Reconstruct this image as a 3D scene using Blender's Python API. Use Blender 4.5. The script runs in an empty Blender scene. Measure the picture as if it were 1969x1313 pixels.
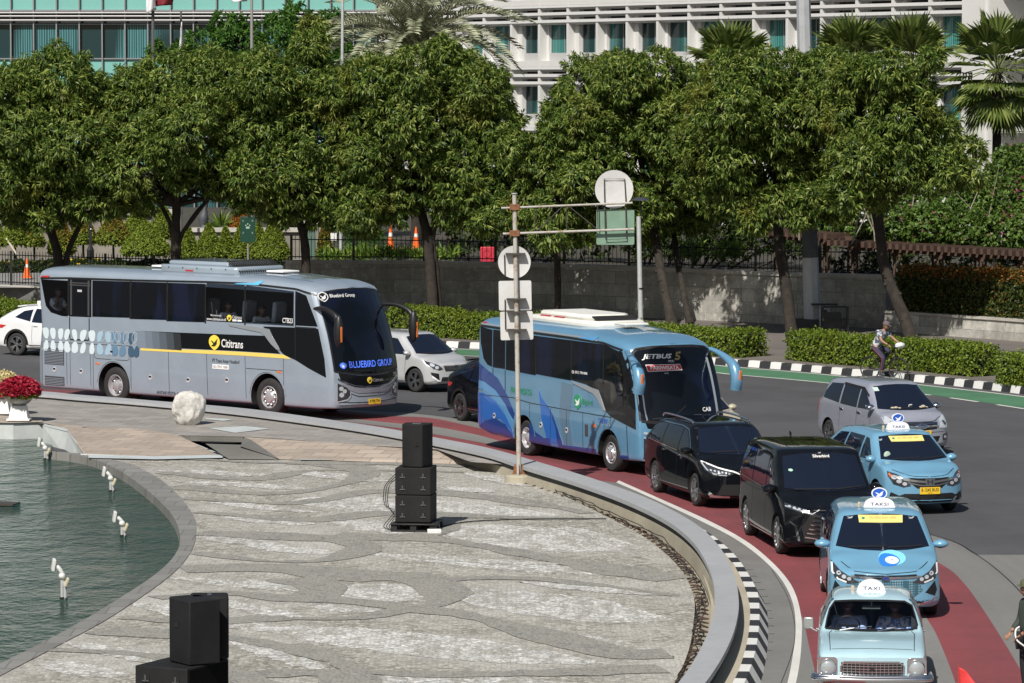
import bpy,bmesh,math,random
import numpy as np
from mathutils import Vector,Matrix,Euler
from mathutils.bvhtree import BVHTree
R=math.radians
rng=random.Random(7)
nrg=np.random.default_rng(11)
scene=bpy.context.scene
COL=scene.collection
F_PX,CX,CY,PITCH,CAM_H=7554.0,984.5,656.5,0.06578,8.65
cam=bpy.data.cameras.new('camera')
cam.sensor_width=36.0
cam.lens=F_PX/1969.0*36.0
cam.clip_start=1.0
cam.clip_end=3000.0
cam_ob=bpy.data.objects.new('camera',cam)
cam_ob.location=(0,0,CAM_H)
cam_ob.rotation_euler=(math.pi/2-PITCH,0,0)
COL.objects.link(cam_ob)
scene.camera=cam_ob
SUN_TRAVEL=Vector((0.33,0.92,-1.0)).normalized()
sun_el=math.asin(-SUN_TRAVEL.z)
sun_rot=math.atan2(-SUN_TRAVEL.x,-SUN_TRAVEL.y)
world=bpy.data.worlds.new('World')
scene.world=world
world.use_nodes=True
nt=world.node_tree
sky=nt.nodes.new('ShaderNodeTexSky')
sky.sky_type='NISHITA'
sky.sun_disc=False
sky.sun_elevation=sun_el
sky.sun_rotation=sun_rot
sky.air_density=1.2
sky.dust_density=2.0
nt.links.new(sky.outputs[0],nt.nodes['Background'].inputs[0])
nt.nodes['Background'].inputs[1].default_value=0.052
sun=bpy.data.lights.new('sun','SUN')
sun.energy=4.9
sun.angle=R(0.53)
sun.color=(1.0,0.955,0.88)
sun_ob=bpy.data.objects.new('sun',sun)
sun_ob.rotation_euler=SUN_TRAVEL.to_track_quat('-Z','Y').to_euler()
sun_ob.location=(0,0,60)
COL.objects.link(sun_ob)
vs=scene.view_settings
vs.view_transform='Standard'
vs.look='None'
vs.exposure=0.12
vs.gamma=1.0
_cp,_sp=math.cos(PITCH),math.sin(PITCH)
def ray(u,v):
 a=(u-CX)/F_PX;b=(v-CY)/F_PX
 return Vector((a,_cp-b*_sp,-_sp-b*_cp))
def G(u,v,z=0.0):
 d=ray(u,v);t=(z-CAM_H)/d.z
 return Vector((d.x*t,d.y*t,z))
def at(u,v,Y):
 d=ray(u,v);t=Y/d.y
 return Vector((d.x*t,Y,CAM_H+d.z*t))
def px(Y):
 return Y/F_PX
class MB:
 def __init__(s):s.v=[];s.f=[];s.m=[]
 def add(s,vs_,fs,mat=0):
  o=len(s.v);s.v.extend([tuple(p)for p in vs_])
  s.f.extend([tuple(i+o for i in f)for f in fs]);s.m.extend([mat]*len(fs));return s
 def box(s,c,d,rot=None,mat=0,top=(1,1)):
  x,y,z=d[0]/2,d[1]/2,d[2]/2
  p=[Vector((sx*x*(top[0]if sz>0 else 1),sy*y*(top[1]if sz>0 else 1),sz*z))for sz in(-1,1)for sy in(-1,1)for sx in(-1,1)]
  if rot is not None:
   e=rot if isinstance(rot,Matrix)else Euler(rot).to_matrix()
   p=[e@q for q in p]
  p=[q+Vector(c)for q in p]
  return s.add(p,[(0,2,3,1),(4,5,7,6),(0,1,5,4),(2,6,7,3),(0,4,6,2),(1,3,7,5)],mat)
 def tube(s,path,r,n=8,mat=0,cap=True):
  path=[Vector(p)for p in path];k=len(path)
  rr=r if isinstance(r,(list,tuple))else[r]*k
  rings=[];up=None
  for i,p in enumerate(path):
   t=(path[min(i+1,k-1)]-path[max(i-1,0)])
   if t.length<1e-9:t=Vector((0,0,1))
   t.normalize()
   if up is None:
    up=Vector((0,0,1))if abs(t.z)<.9 else Vector((1,0,0))
   a=t.cross(up)
   if a.length<1e-6:a=t.orthogonal()
   a.normalize();b=a.cross(t).normalized();up=b
   rings.append([p+(a*math.cos(2*math.pi*j/n)+b*math.sin(2*math.pi*j/n))*rr[i]for j in range(n)])
  vs_=[q for rg in rings for q in rg];fs=[]
  for i in range(k-1):
   for j in range(n):
    a0=i*n+j;a1=i*n+(j+1)%n
    fs.append((a0,a1,a1+n,a0+n))
  if cap:
   fs.append(tuple(range(n))[::-1]);fs.append(tuple((k-1)*n+j for j in range(n)))
  return s.add(vs_,fs,mat)
 def lathe(s,prof,n=24,M_=None,mat=0,closed=False,caps=True):
  vs_=[];fs=[]
  for r,h in prof:
   for j in range(n):
    a=2*math.pi*j/n
    q=Vector((r*math.cos(a),r*math.sin(a),h))
    vs_.append(M_@q if M_ is not None else q)
  k=len(prof)
  for i in range(k-1+(1 if closed else 0)):
   for j in range(n):
    a0=i*n+j;a1=i*n+(j+1)%n;b=((i+1)%k)*n
    fs.append((a0,a1,b+(j+1)%n,b+j))
  if not closed and caps:
   if prof[0][0]>1e-6:fs.append(tuple(range(n))[::-1])
   if prof[-1][0]>1e-6:fs.append(tuple((k-1)*n+j for j in range(n)))
  return s.add(vs_,fs,mat)
 def prism(s,poly,z0,z1,mat=0,M_=None):
  n=len(poly)
  tri=tess(poly)
  lo=[Vector((p[0],p[1],z0))for p in poly];hi=[Vector((p[0],p[1],z1))for p in poly]
  al=lo+hi
  if M_ is not None:al=[M_@q for q in al]
  fs=[tuple(reversed(t))for t in tri]+[tuple(i+n for i in t)for t in tri]
  fs+=[(i,(i+1)%n,(i+1)%n+n,i+n)for i in range(n)]
  return s.add(al,fs,mat)
 def sheet(s,pts,mat=0):
  tri=tess([(p[0],p[1])for p in pts])
  return s.add(pts,tri,mat)
 def strip(s,a,b,mat=0):
  n=len(a)
  return s.add(list(a)+list(b),[(i,i+1,n+i+1,n+i)for i in range(n-1)],mat)
 def sphere(s,c,r,nu=12,nv=8,mat=0,f=None):
  r=(r,r,r)if not isinstance(r,(tuple,list))else r
  vs_=[];fs=[]
  for i in range(nv+1):
   th=math.pi*i/nv
   for j in range(nu):
    ph=2*math.pi*j/nu
    q=Vector((math.sin(th)*math.cos(ph),math.sin(th)*math.sin(ph),math.cos(th)))
    if f:q=f(q)
    vs_.append((c[0]+q.x*r[0],c[1]+q.y*r[1],c[2]+q.z*r[2]))
  for i in range(nv):
   for j in range(nu):
    a=i*nu+j;b=i*nu+(j+1)%nu
    fs.append((a,a+nu,b+nu,b))
  return s.add(vs_,fs,mat)
 def build(s,name,mats,parent=None,smooth=None,bevel=0.0,fix=True):
  me=bpy.data.meshes.new(name)
  me.from_pydata(s.v,[],s.f)
  mats=mats if isinstance(mats,(list,tuple))else[mats]
  for m_ in mats:me.materials.append(m_)
  if len(mats)>1:me.polygons.foreach_set('material_index',s.m)
  if fix:
   bm=bmesh.new();bm.from_mesh(me)
   bmesh.ops.remove_doubles(bm,verts=bm.verts,dist=1e-5)
   bmesh.ops.recalc_face_normals(bm,faces=bm.faces)
   bm.to_mesh(me);bm.free()
  if smooth is not None:
   me.polygons.foreach_set('use_smooth',[True]*len(me.polygons))
   me.set_sharp_from_angle(angle=R(smooth))
  me.update()
  o=bpy.data.objects.new(name,me);COL.objects.link(o)
  if parent is not None:o.parent=parent
  if bevel>0:
   md=o.modifiers.new('bevel','BEVEL');md.width=bevel;md.segments=2;md.limit_method='ANGLE';md.angle_limit=R(40)
   me.polygons.foreach_set('use_smooth',[True]*len(me.polygons));me.set_sharp_from_angle(angle=R(50))
  return o
def tess(poly):
 from mathutils.geometry import tessellate_polygon
 return[tuple(t)for t in tessellate_polygon([[Vector((p[0],p[1],0))for p in poly]])]
def np_mesh(name,V,Fq,mats,parent=None,smooth=False,midx=None):
 """V (n,3), Fq (m,k) index array with k = 3 or 4"""
 me=bpy.data.meshes.new(name)
 n,(m,k)=len(V),Fq.shape
 me.vertices.add(n);me.vertices.foreach_set('co',np.ascontiguousarray(V,dtype=np.float32).ravel())
 me.loops.add(m*k);me.loops.foreach_set('vertex_index',np.ascontiguousarray(Fq,dtype=np.int32).ravel())
 me.polygons.add(m);me.polygons.foreach_set('loop_start',np.arange(0,m*k,k,dtype=np.int32))
 me.polygons.foreach_set('loop_total',np.full(m,k,dtype=np.int32))
 mats=mats if isinstance(mats,(list,tuple))else[mats]
 for m_ in mats:me.materials.append(m_)
 if midx is not None:me.polygons.foreach_set('material_index',np.asarray(midx,dtype=np.int32))
 me.update(calc_edges=True)
 if smooth:me.polygons.foreach_set('use_smooth',[True]*m)
 o=bpy.data.objects.new(name,me);COL.objects.link(o)
 if parent is not None:o.parent=parent
 return o
def tag(o,label=None,cat=None,group=None,kind=None):
 if label:o['label']=label
 if cat:o['category']=cat
 if group:o['group']=group
 if kind:o['kind']=kind
 return o
def thing(name,label,cat,loc=(0,0,0),rz=0.0,group=None):
 o=bpy.data.objects.new(name,None);COL.objects.link(o)
 o.location=loc;o.rotation_euler=(0,0,rz);o.empty_display_size=0.3
 return tag(o,label,cat,group)
def dup(root,loc,rz=0.0,label=None,group=None,scale=None):
 def cp(o,par):
  c=o.copy();COL.objects.link(c);c.parent=par
  for ch in list(o.children):cp(ch,c)
  return c
 r=cp(root,None);r.location=loc;r.rotation_euler=(0,0,rz)
 if scale:r.scale=scale
 if label:r['label']=label
 if group:r['group']=group
 return r
def evalmesh(o,keep=False):
 dg=bpy.context.evaluated_depsgraph_get();dg.update()
 me=bpy.data.meshes.new_from_object(o.evaluated_get(dg),preserve_all_data_layers=True,depsgraph=dg)
 return me
def spline(pts,n=8):
 """Catmull-Rom through points"""
 P=[Vector(p)for p in pts];out=[]
 for i in range(len(P)-1):
  p0=P[i-1]if i>0 else P[0]*2-P[1];p1=P[i];p2=P[i+1];p3=P[i+2]if i+2<len(P)else P[-1]*2-P[-2]
  for j in range(n):
   t=j/n
   out.append(0.5*((2*p1)+(p2-p0)*t+(2*p0-5*p1+4*p2-p3)*t*t+(3*p1-p0-3*p2+p3)*t**3))
 out.append(P[-1]);return out
def offset(path,d):
 """offset a ground path sideways (to its left for d > 0)"""
 out=[]
 for i,p in enumerate(path):
  t=path[min(i+1,len(path)-1)]-path[max(i-1,0)];t.z=0;t.normalize()
  out.append(p+Vector((-t.y,t.x,0))*d)
 return out
def resample(path,step):
 L=[0.0]
 for i in range(1,len(path)):L.append(L[-1]+(path[i]-path[i-1]).length)
 n=max(2,int(L[-1]/step));out=[];j=0
 for i in range(n+1):
  s_=L[-1]*i/n
  while j<len(L)-2 and L[j+1]<s_:j+=1
  t=(s_-L[j])/max(1e-9,L[j+1]-L[j]);out.append(path[j].lerp(path[j+1],min(1,max(0,t))))
 return out
def srgb(r,g,b):
 f=lambda c:(c/255/12.92)if c/255<=.04045 else((c/255+.055)/1.055)**2.4
 return(f(r),f(g),f(b))
class N:
 """tiny node helper"""
 def __init__(s,name):
  s.m=bpy.data.materials.new(name);s.m.use_nodes=True;s.t=s.m.node_tree
  s.b=s.t.nodes['Principled BSDF'];s.out=s.t.nodes['Material Output']
 def n(s,typ,**kw):
  nd=s.t.nodes.new(typ)
  for k,v in kw.items():
   if k.startswith('i_'):
    key=k[2:];key=int(key)if key.isdigit()else key.replace('_',' ')
    nd.inputs[key].default_value=v
   else:setattr(nd,k,v)
  return nd
 def l(s,a,b):s.t.links.new(a,b)
 def coord(s,kind='Object'):
  return s.n('ShaderNodeTexCoord').outputs[kind]
 def mapping(s,scale=(1,1,1),rot=(0,0,0),kind='Object',vec=None):
  m=s.n('ShaderNodeMapping');m.inputs['Scale'].default_value=scale;m.inputs['Rotation'].default_value=rot
  s.l(vec if vec is not None else s.coord(kind),m.inputs['Vector']);return m.outputs[0]
 def noise(s,scale,detail=4,rough=.6,vec=None,out=0):
  nd=s.n('ShaderNodeTexNoise');nd.inputs['Scale'].default_value=scale;nd.inputs['Detail'].default_value=detail;nd.inputs['Roughness'].default_value=rough
  s.l(vec if vec is not None else s.coord(),nd.inputs['Vector']);return nd.outputs[out]
 def ramp(s,fac,stops):
  r=s.n('ShaderNodeValToRGB');e=r.color_ramp.elements
  while len(e)>1:e.remove(e[0])
  e[0].position=stops[0][0];e[0].color=(*stops[0][1],1)
  for p,c in stops[1:]:
   q=e.new(p);q.color=(*c,1)
  s.l(fac,r.inputs[0]);return r.outputs[0]
 def mix(s,fac,a,b,mode='MIX'):
  m=s.n('ShaderNodeMix',data_type='RGBA',blend_type=mode)
  for sock,val in((m.inputs[0],fac),(m.inputs[6],a),(m.inputs[7],b)):
   if isinstance(val,bpy.types.NodeSocket):s.l(val,sock)
   elif isinstance(val,(int,float)):sock.default_value=val
   else:sock.default_value=(*val,1)
  return m.outputs[2]
 def bump(s,h,strength=.3,dist=.01):
  b=s.n('ShaderNodeBump');b.inputs['Strength'].default_value=strength;b.inputs['Distance'].default_value=dist
  s.l(h,b.inputs['Height']);s.l(b.outputs[0],s.b.inputs['Normal'])
 def base(s,c):
  if isinstance(c,bpy.types.NodeSocket):s.l(c,s.b.inputs['Base Color'])
  else:s.b.inputs['Base Color'].default_value=(*c,1)
 def set(s,**kw):
  for k,v in kw.items():s.b.inputs[k.replace('_',' ')].default_value=v
_mc={}
def plain(name,col,rough=.5,metal=0.0,var=0.0,vs_=6.0,coat=0.0,spec=None,bump=0.0,bs=40.0):
 if name in _mc:return _mc[name]
 q=N(name)
 if var>0:
  nz=q.noise(vs_,5,.65)
  d=tuple(max(0,c*(1-var))for c in col);e=tuple(min(1,c*(1+var))for c in col)
  q.base(q.ramp(nz,[(.3,d),(.7,e)]))
 else:q.base(col)
 q.set(Roughness=rough,Metallic=metal)
 if coat:q.set(Coat_Weight=coat,Coat_Roughness=.03)
 if spec is not None:q.b.inputs['Specular IOR Level'].default_value=spec
 if bump:q.bump(q.noise(bs,6,.7),bump,.01)
 _mc[name]=q.m;return q.m
def paint(name,col,metal=.0,rough=.32,coat=1.0):
 if name in _mc:return _mc[name]
 q=N(name)
 nz=q.noise(1.3,4,.6);fl=q.noise(900,1,.5)
 c=q.ramp(nz,[(.3,tuple(x*.94 for x in col)),(.7,tuple(min(1,x*1.05)for x in col))])
 dirt=q.noise(3.5,6,.7)
 k_=.16 if max(col)>.05 else .03
 c=q.mix(q.ramp(dirt,[(.52,(0,0,0)),(.8,(k_,)*3)]),c,(.22,.2,.17))
 q.base(c);q.set(Roughness=rough,Metallic=metal,Coat_Weight=coat,Coat_Roughness=.03)
 if max(col)<.05:q.b.inputs['Specular IOR Level'].default_value=0;q.set(Roughness=.5,Metallic=0)
 q.bump(q.noise(1.8,2,.4),.06,.03)
 _mc[name]=q.m;return q.m
BLACK=plain('black_plastic',(.012,.012,.013),.45,var=.2)
RUBBER=plain('tyre_rubber',(.022,.022,.023),.85,var=.25,vs_=9)
CHROME=plain('chrome',(.75,.76,.78),.12,1.0)
ALLOY=plain('alloy',(.55,.56,.58),.28,1.0,var=.1)
DALLOY=plain('dark_alloy',(.045,.046,.05),.3,.8)
WELL=plain('wheel_well',(.008,.008,.008),.9)
SEAM=plain('panel_gap',(.012,.013,.015),.8)
WHITE=plain('white_sticker',(.8,.8,.8),.5)
LENS=plain('lamp_lens',(.62,.66,.70),.08,.35,coat=1.0)
LAMPDARK=plain('lamp_housing',(.05,.055,.065),.15,.3,coat=1.0)
ORANGE=plain('indicator_orange',(.75,.19,.03),.3,coat=1)
REDL=plain('tail_lamp_red',(.5,.02,.02),.2,coat=1)
YELLOWP=plain('plate_yellow',(.78,.50,.03),.45,var=.06)
def glassy(name,col=(.006,.009,.014),rough=.03):
 if name in _mc:return _mc[name]
 q=N(name);q.base(col);q.set(Roughness=rough);q.b.inputs['IOR'].default_value=1.52
 q.bump(q.noise(1.1,2,.4),.12,.03)
 _mc[name]=q.m;return q.m
GLASS=glassy('dark_glass',(.008,.012,.024))
def tint(name,trans=.25,col=(.3,.36,.42)):
 """see-through tinted pane: clear-ish transmission plus mirror reflection"""
 if name in _mc:return _mc[name]
 q=N(name);t=q.t
 tr=q.n('ShaderNodeBsdfTransparent');tr.inputs[0].default_value=(col[0]*trans*3,col[1]*trans*3,col[2]*trans*3,1)
 gl=q.n('ShaderNodeBsdfGlossy');gl.inputs['Roughness'].default_value=.03
 fr=q.n('ShaderNodeFresnel');fr.inputs[0].default_value=1.5
 mx=q.n('ShaderNodeMixShader');q.l(fr.outputs[0],mx.inputs[0]);q.l(tr.outputs[0],mx.inputs[1]);q.l(gl.outputs[0],mx.inputs[2])
 q.l(mx.outputs[0],q.out.inputs[0]);_mc[name]=q.m;return q.m
# SETTING
def track(q,c,amt=.28):
 vm=q.n('ShaderNodeVectorMath',operation='DISTANCE');vm.inputs[1].default_value=(-58.3,66,0);q.l(q.coord(),vm.inputs[0])
 cx_=q.n('ShaderNodeCombineXYZ');q.l(vm.outputs['Value'],cx_.inputs[0])
 nz=q.noise(.9,3,.6,vec=cx_.outputs[0]);st=q.noise(.25,5,.7)
 mu=q.n('ShaderNodeMath',operation='MULTIPLY');q.l(nz,mu.inputs[0]);q.l(st,mu.inputs[1])
 c=q.mix(q.ramp(mu.outputs[0],[(.18,(0,0,0)),(.36,(amt,)*3)]),c,(.03,.03,.032))
 sp=q.noise(1.1,8,.85)
 return q.mix(q.ramp(sp,[(.66,(0,0,0)),(.72,(amt*1.1,)*3)]),c,(.025,.025,.026))
def asphalt(name,col,var=.22):
 q=N(name)
 big=q.noise(.16,5,.6);mid=q.noise(1.7,5,.7);fine=q.noise(55,3,.8)
 c=q.ramp(big,[(.3,tuple(x*(1-var)for x in col)),(.7,tuple(x*(1+var)for x in col))])
 c=q.mix(q.ramp(mid,[(.35,(0,0,0)),(.75,(.5,.5,.5))]),c,tuple(x*.72 for x in col))
 c=q.mix(q.ramp(fine,[(.45,(0,0,0)),(.8,(.5,.5,.5))]),c,tuple(min(1,x*1.8)for x in col))
 v=q.n('ShaderNodeTexVoronoi',feature='DISTANCE_TO_EDGE');v.inputs['Scale'].default_value=.11
 wv=q.n('ShaderNodeVectorMath',operation='ADD');q.l(q.coord(),wv.inputs[0])
 sc=q.n('ShaderNodeVectorMath',operation='SCALE');sc.inputs['Scale'].default_value=2.2
 q.l(q.noise(.5,4,.6,out=1),sc.inputs[0]);q.l(sc.outputs[0],wv.inputs[1]);q.l(wv.outputs[0],v.inputs['Vector'])
 c=q.mix(q.ramp(v.outputs['Distance'],[(.0,(.45,.45,.45)),(.006,(0,0,0))]),c,tuple(x*.5 for x in col))
 q.base(track(q,c));q.set(Roughness=.9);q.bump(fine,.25,.004);return q.m
def concrete(name,col,var=.2,rough=.85,big=.5,joint=None):
 q=N(name)
 c=q.ramp(q.noise(big,6,.65),[(.28,tuple(x*(1-var)for x in col)),(.72,tuple(min(1,x*(1+var))for x in col))])
 c=q.mix(q.ramp(q.noise(6,6,.75),[(.5,(0,0,0)),(.8,(.45,.45,.45))]),c,tuple(x*.6 for x in col))
 c=q.mix(q.ramp(q.noise(60,3,.7),[(.4,(0,0,0)),(.85,(.3,.3,.3))]),c,tuple(x*.5 for x in col))
 if name in('road_concrete','gutter_concrete','sidewalk_paving'):c=track(q,c,.3)
 q.base(c);q.set(Roughness=rough);q.bump(q.noise(30,5,.7),.25,.006);return q.m
ASPH=asphalt('asphalt',(.070,.069,.074),.3)
CONC=concrete('road_concrete',(.20,.197,.188),.14)
GUTTER=concrete('gutter_concrete',(.18,.176,.168),.22)
CAPM=concrete('granite_cap',(.36,.37,.385),.10,.55)
CREAM=concrete('cream_concrete',(.40,.36,.28),.16)
DARKTILE=concrete('dark_tile',(.06,.062,.06),.4)
OLDCON=concrete('old_concrete',(.33,.30,.23),.25)
WALK=concrete('sidewalk_paving',(.165,.145,.13),.22)
def lane(name,col,worn):
 q=N(name)
 c=q.ramp(q.noise(.8,6,.7),[(.3,tuple(x*.86 for x in col)),(.72,tuple(min(1,x*1.12)for x in col))])
 c=q.mix(q.ramp(q.noise(3.2,7,.8),[(.55,(0,0,0)),(.75,(.55,.55,.55))]),c,worn)
 c=q.mix(q.ramp(q.noise(70,3,.8),[(.4,(0,0,0)),(.8,(.28,.28,.28))]),c,tuple(x*.45 for x in col))
 q.base(track(q,c,.35)if 'lane' in name else c);q.set(Roughness=.75);return q.m
REDM=lane('red_lane_paint',(.235,.052,.058),(.20,.082,.085))
GREENM=lane('green_lane_paint',(.070,.20,.105),(.10,.19,.12))
LINEM=lane('line_paint',(.62,.61,.58),(.40,.39,.37))
KWHITE=lane('kerb_white_paint',(.66,.66,.64),(.42,.41,.39))
KBLACK=lane('kerb_black_paint',(.022,.023,.026),(.05,.05,.05))
def structure(o):o['kind']='structure';return o
mb=MB();mb.sheet([(-1500,-300,0),(1500,-300,0),(1500,2500,0),(-1500,2500,0)])
structure(mb.build('road',ASPH))
def flat(name,pts,z,mat,n=0):
 P=[Vector((p[0],p[1],z))for p in pts]
 mb=MB();mb.sheet(P);o=mb.build(name,mat,fix=True)
 if o.data.polygons[0].normal.z<0:
  o.data.flip_normals()
 return structure(o)
CEN=Vector((-58.3,66.0,0))
capO_px=[(-120,742),(-40,745),(89.6,752.5),(144,758),(230,764.5),(300,770.5),(400,778.5),(497,788),(640,807.5),(740,822.5),(829.7,839.4),(937,860.5),(1028.5,886),(1142.8,920.6),(1241,956),(1312.7,991.5),(1357,1022),(1390,1060.6),(1413,1108),(1420.5,1154.6),(1417.8,1187.8),(1406.7,1226.5),(1384.6,1270.7),(1352,1318),(1305,1372),(1250,1430)]
capI_px=[(-120,747),(-40,750),(89.6,758.5),(144,763.5),(230,770),(300,776),(400,785.5),(497,796.5),(640,816),(740,832),(829.7,849.5),(937,873),(1006,896),(1106,927),(1200,961),(1276.8,998),(1323.8,1033),(1352,1070),(1370.8,1115.9),(1374,1154.6),(1370.8,1185),(1357,1226.5),(1332,1273.5),(1300,1318),(1255,1372),(1205,1430)]
capO=resample(spline([G(u,v,.55)for u,v in capO_px],6),.5)
capI=resample(spline([G(u,v,.55)for u,v in capI_px],6),.5)
def lvl(path,z):return[Vector((p.x,p.y,z))for p in path]
def toward(path,d):
 out=[]
 for p in path:
  r=Vector((p.x-CEN.x,p.y-CEN.y,0));out.append(Vector((p.x,p.y,p.z))+r.normalized()*d)
 return out
edge=[G(u,v)for u,v in[(560,783),(826,798),(1000,832),(1300,905),(1600,982),(1811,1034.5),(1878,1067)]]
conc=spline(edge,6)+[G(2300,1067),G(2300,1600),G(1100,1600)]+lvl(toward(capO,-.1),0)[::-1]
flat('concrete_lane',conc,.004,CONC)
mb=MB()
jp=spline([G(u,v)for u,v in[(1878,1067),(1910,1090),(1954,1130),(2010,1195),(2060,1280)]],6)
mb.strip(lvl(offset(jp,.012),.0065),lvl(offset(jp,-.012),.0065));mb.strip(lvl(offset(spline(edge,6),.03),.0062),lvl(offset(spline(edge,6),-.015),.0062))
structure(mb.build('concrete_joint',SEAM))
redfar=spline([G(u,v)for u,v in[(-60,738),(80,748),(300,760),(600,783),(735,799),(826,804),(914,822)]]+[Vector((2.6,89.5,0)),Vector((5.6,80.5,0)),Vector((7.2,74,0)),G(1812,1087),G(1850,1118),G(1890,1172),G(1940,1251),G(1985,1330),G(2030,1420)],6)
redfar2=redfar
near=lvl(capO,0)
flat('red_lane',redfar2+near[::-1],.008,REDM)
lens=spline([G(u,v)for u,v in[(60,752),(400,775),(735,812),(826,819.5),(930,840),(1045,876)]],5)+spline([G(u,v)for u,v in[(1045,879),(983,863),(826,834),(735,820),(400,781),(60,757)]],5)
flat('concrete_strip',lens,.012,CONC)
wedge=spline([G(u,v)for u,v in[(1730,1105),(1760,1150),(1785,1195),(1800,1220),(1825,1280),(1842,1330),(1862,1400)]],5)+spline([G(u,v)for u,v in[(1660,1400),(1668,1330),(1680,1240),(1700,1160),(1725,1105)]],5)
flat('concrete_wedge',wedge,.012,CONC)
whO=spline([G(u,v)for u,v in[(1190,925),(1262,957),(1362,1002),(1432,1040),(1480,1078),(1514.5,1115.9),(1532,1150),(1541,1190),(1542,1215),(1539,1265),(1531,1313),(1515,1370),(1490,1440)]],6)
whI=spline([G(u,v)for u,v in[(1185,929),(1241,953.5),(1345.9,1002.5),(1415,1038.5),(1470,1080),(1506,1121),(1525.6,1165.6),(1529.7,1215.4),(1524,1265),(1514.5,1313),(1496,1370),(1468,1440)]],6)
leftred=spline([G(u,v)for u,v in[(1538,1180),(1545,1195),(1556,1245),(1572,1313),(1592,1400),(1605,1450)]],5)
flat('concrete_margin',leftred+[G(1480,1450)]+whO[::-1][:22],.012,CONC)
flat('gutter',whI+lvl(capO,0)[::-1],.012,GUTTER)
mb=MB();mb.strip(lvl(whI,.016),lvl(whO,.016));structure(mb.build('edge_line',LINEM))
kO=spline([G(u,v,.25)for u,v in[(1318,999),(1345,1013),(1379,1035.7),(1415,1068.9),(1439.9,1104.8),(1456.5,1138),(1460,1165.6),(1460,1193),(1456.5,1229),(1448,1268),(1434,1306.6),(1412,1352),(1380,1410)]],6)
kI=spline([G(u,v,.25)for u,v in[(1313,1001),(1338,1014),(1369,1035.7),(1395.6,1066),(1415,1091),(1431.6,1127),(1441,1160),(1442,1187.8),(1437,1232),(1423,1281.8),(1410,1310),(1385,1356),(1352,1412)]],6)
kO=resample(kO,.66);kI2=resample(kI,.05)
def nearest(path,p):return min(path,key=lambda q:(q-p).length_squared)
kb=lvl(toward(kO,.13),0.0)
mb=MB()
for i in range(len(kO)-1):
 a,b=kO[i],kO[i+1]
 def ip(p,z):
  q=nearest(kI2,p);return Vector((q.x,q.y,z))
 def op(p):
  q=toward([p],.14)[0];return Vector((q.x,q.y,0.013))
 sub=3
 for j in range(sub):
  p0=a.lerp(b,j/sub);p1=a.lerp(b,(j+1)/sub)
  mb.add([ip(p0,.25),p0,op(p0),ip(p0,.1),ip(p1,.25),p1,op(p1),ip(p1,.1)],[(0,1,5,4),(1,2,6,5),(3,0,4,7)],i%2)
structure(mb.build('inner_kerb',[KWHITE,KBLACK],smooth=30))
mb=MB();mb.strip(lvl(resample(kI,.5),.235),lvl(toward(resample(kI,.5),-.62),.235));structure(mb.build('cream_ledge',CREAM))
GRATE=plain('drain_dark',(.02,.02,.02),.8)
g1=offset(resample(spline([G(u,v)for u,v in[(1440,1097),(1466,1143),(1478,1190),(1479,1225),(1470,1262),(1450,1310),(1425,1360)]],6),.9),0)
mb=MB()
for i,p in enumerate(g1[:-1]):
 t=(g1[i+1]-p).normalized();nrm=Vector((-t.y,t.x,0))*-1
 a=math.atan2(t.y,t.x)
 mb.box(p+nrm*.35+Vector((0,0,.012)),(.012,.85,.012),(0,0,a))
 if i%3==1:mb.box(p+nrm*.18+t*.3+Vector((0,0,.014)),(.34,.26,.012),(0,0,a))
for i in range(len(g1)-1):
 pass
mb.strip([p+Vector((.40,0,.0165))for p in g1],[p+Vector((.41,0,.0165))for p in g1])
structure(mb.build('gutter_joints',GRATE))
rw=thing('ring_wall','low curved wall with pale granite cap round the plaza, beside the red lane','wall',(0,0,0))
mb=MB()
capIn=[nearest(capI,p)for p in capO]
mb.strip(lvl(capO,.55),capIn);mb.strip(lvl(capO,.47),lvl(capO,.55));mb.strip(capIn,lvl(capIn,.47));mb.strip(lvl(toward(capO,-.12),.468),lvl(capO,.47))
mb.build('cap',CAPM,rw,smooth=30)
mb=MB();inn=toward(capIn,.06)
mb.strip(lvl(inn,.47),lvl(inn,.36));mb.build('dark_tile_course',DARKTILE,rw)
mb=MB();inn2=toward(capIn,.03)
mb.strip(lvl(toward(capIn,.06),.36),lvl(inn2,.36));mb.strip(lvl(inn2,.36),lvl(toward(capIn,-.02),.12));mb.build('inner_face',OLDCON,rw)
mb=MB();mb.strip(lvl(toward(capO,-.1),.48),lvl(toward(capO,-.1),0.0));mb.build('outer_face',DARKTILE,rw)
def paving():
 q=N('plaza_cobbles')
 vec=q.mapping((1,1,1))
 v=q.n('ShaderNodeTexVoronoi');v.inputs['Scale'].default_value=13;v.inputs['Randomness'].default_value=.75;q.l(vec,v.inputs['Vector'])
 e=q.n('ShaderNodeTexVoronoi',feature='DISTANCE_TO_EDGE');e.inputs['Scale'].default_value=13;e.inputs['Randomness'].default_value=.75;q.l(vec,e.inputs['Vector'])
 return q,v,e
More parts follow.
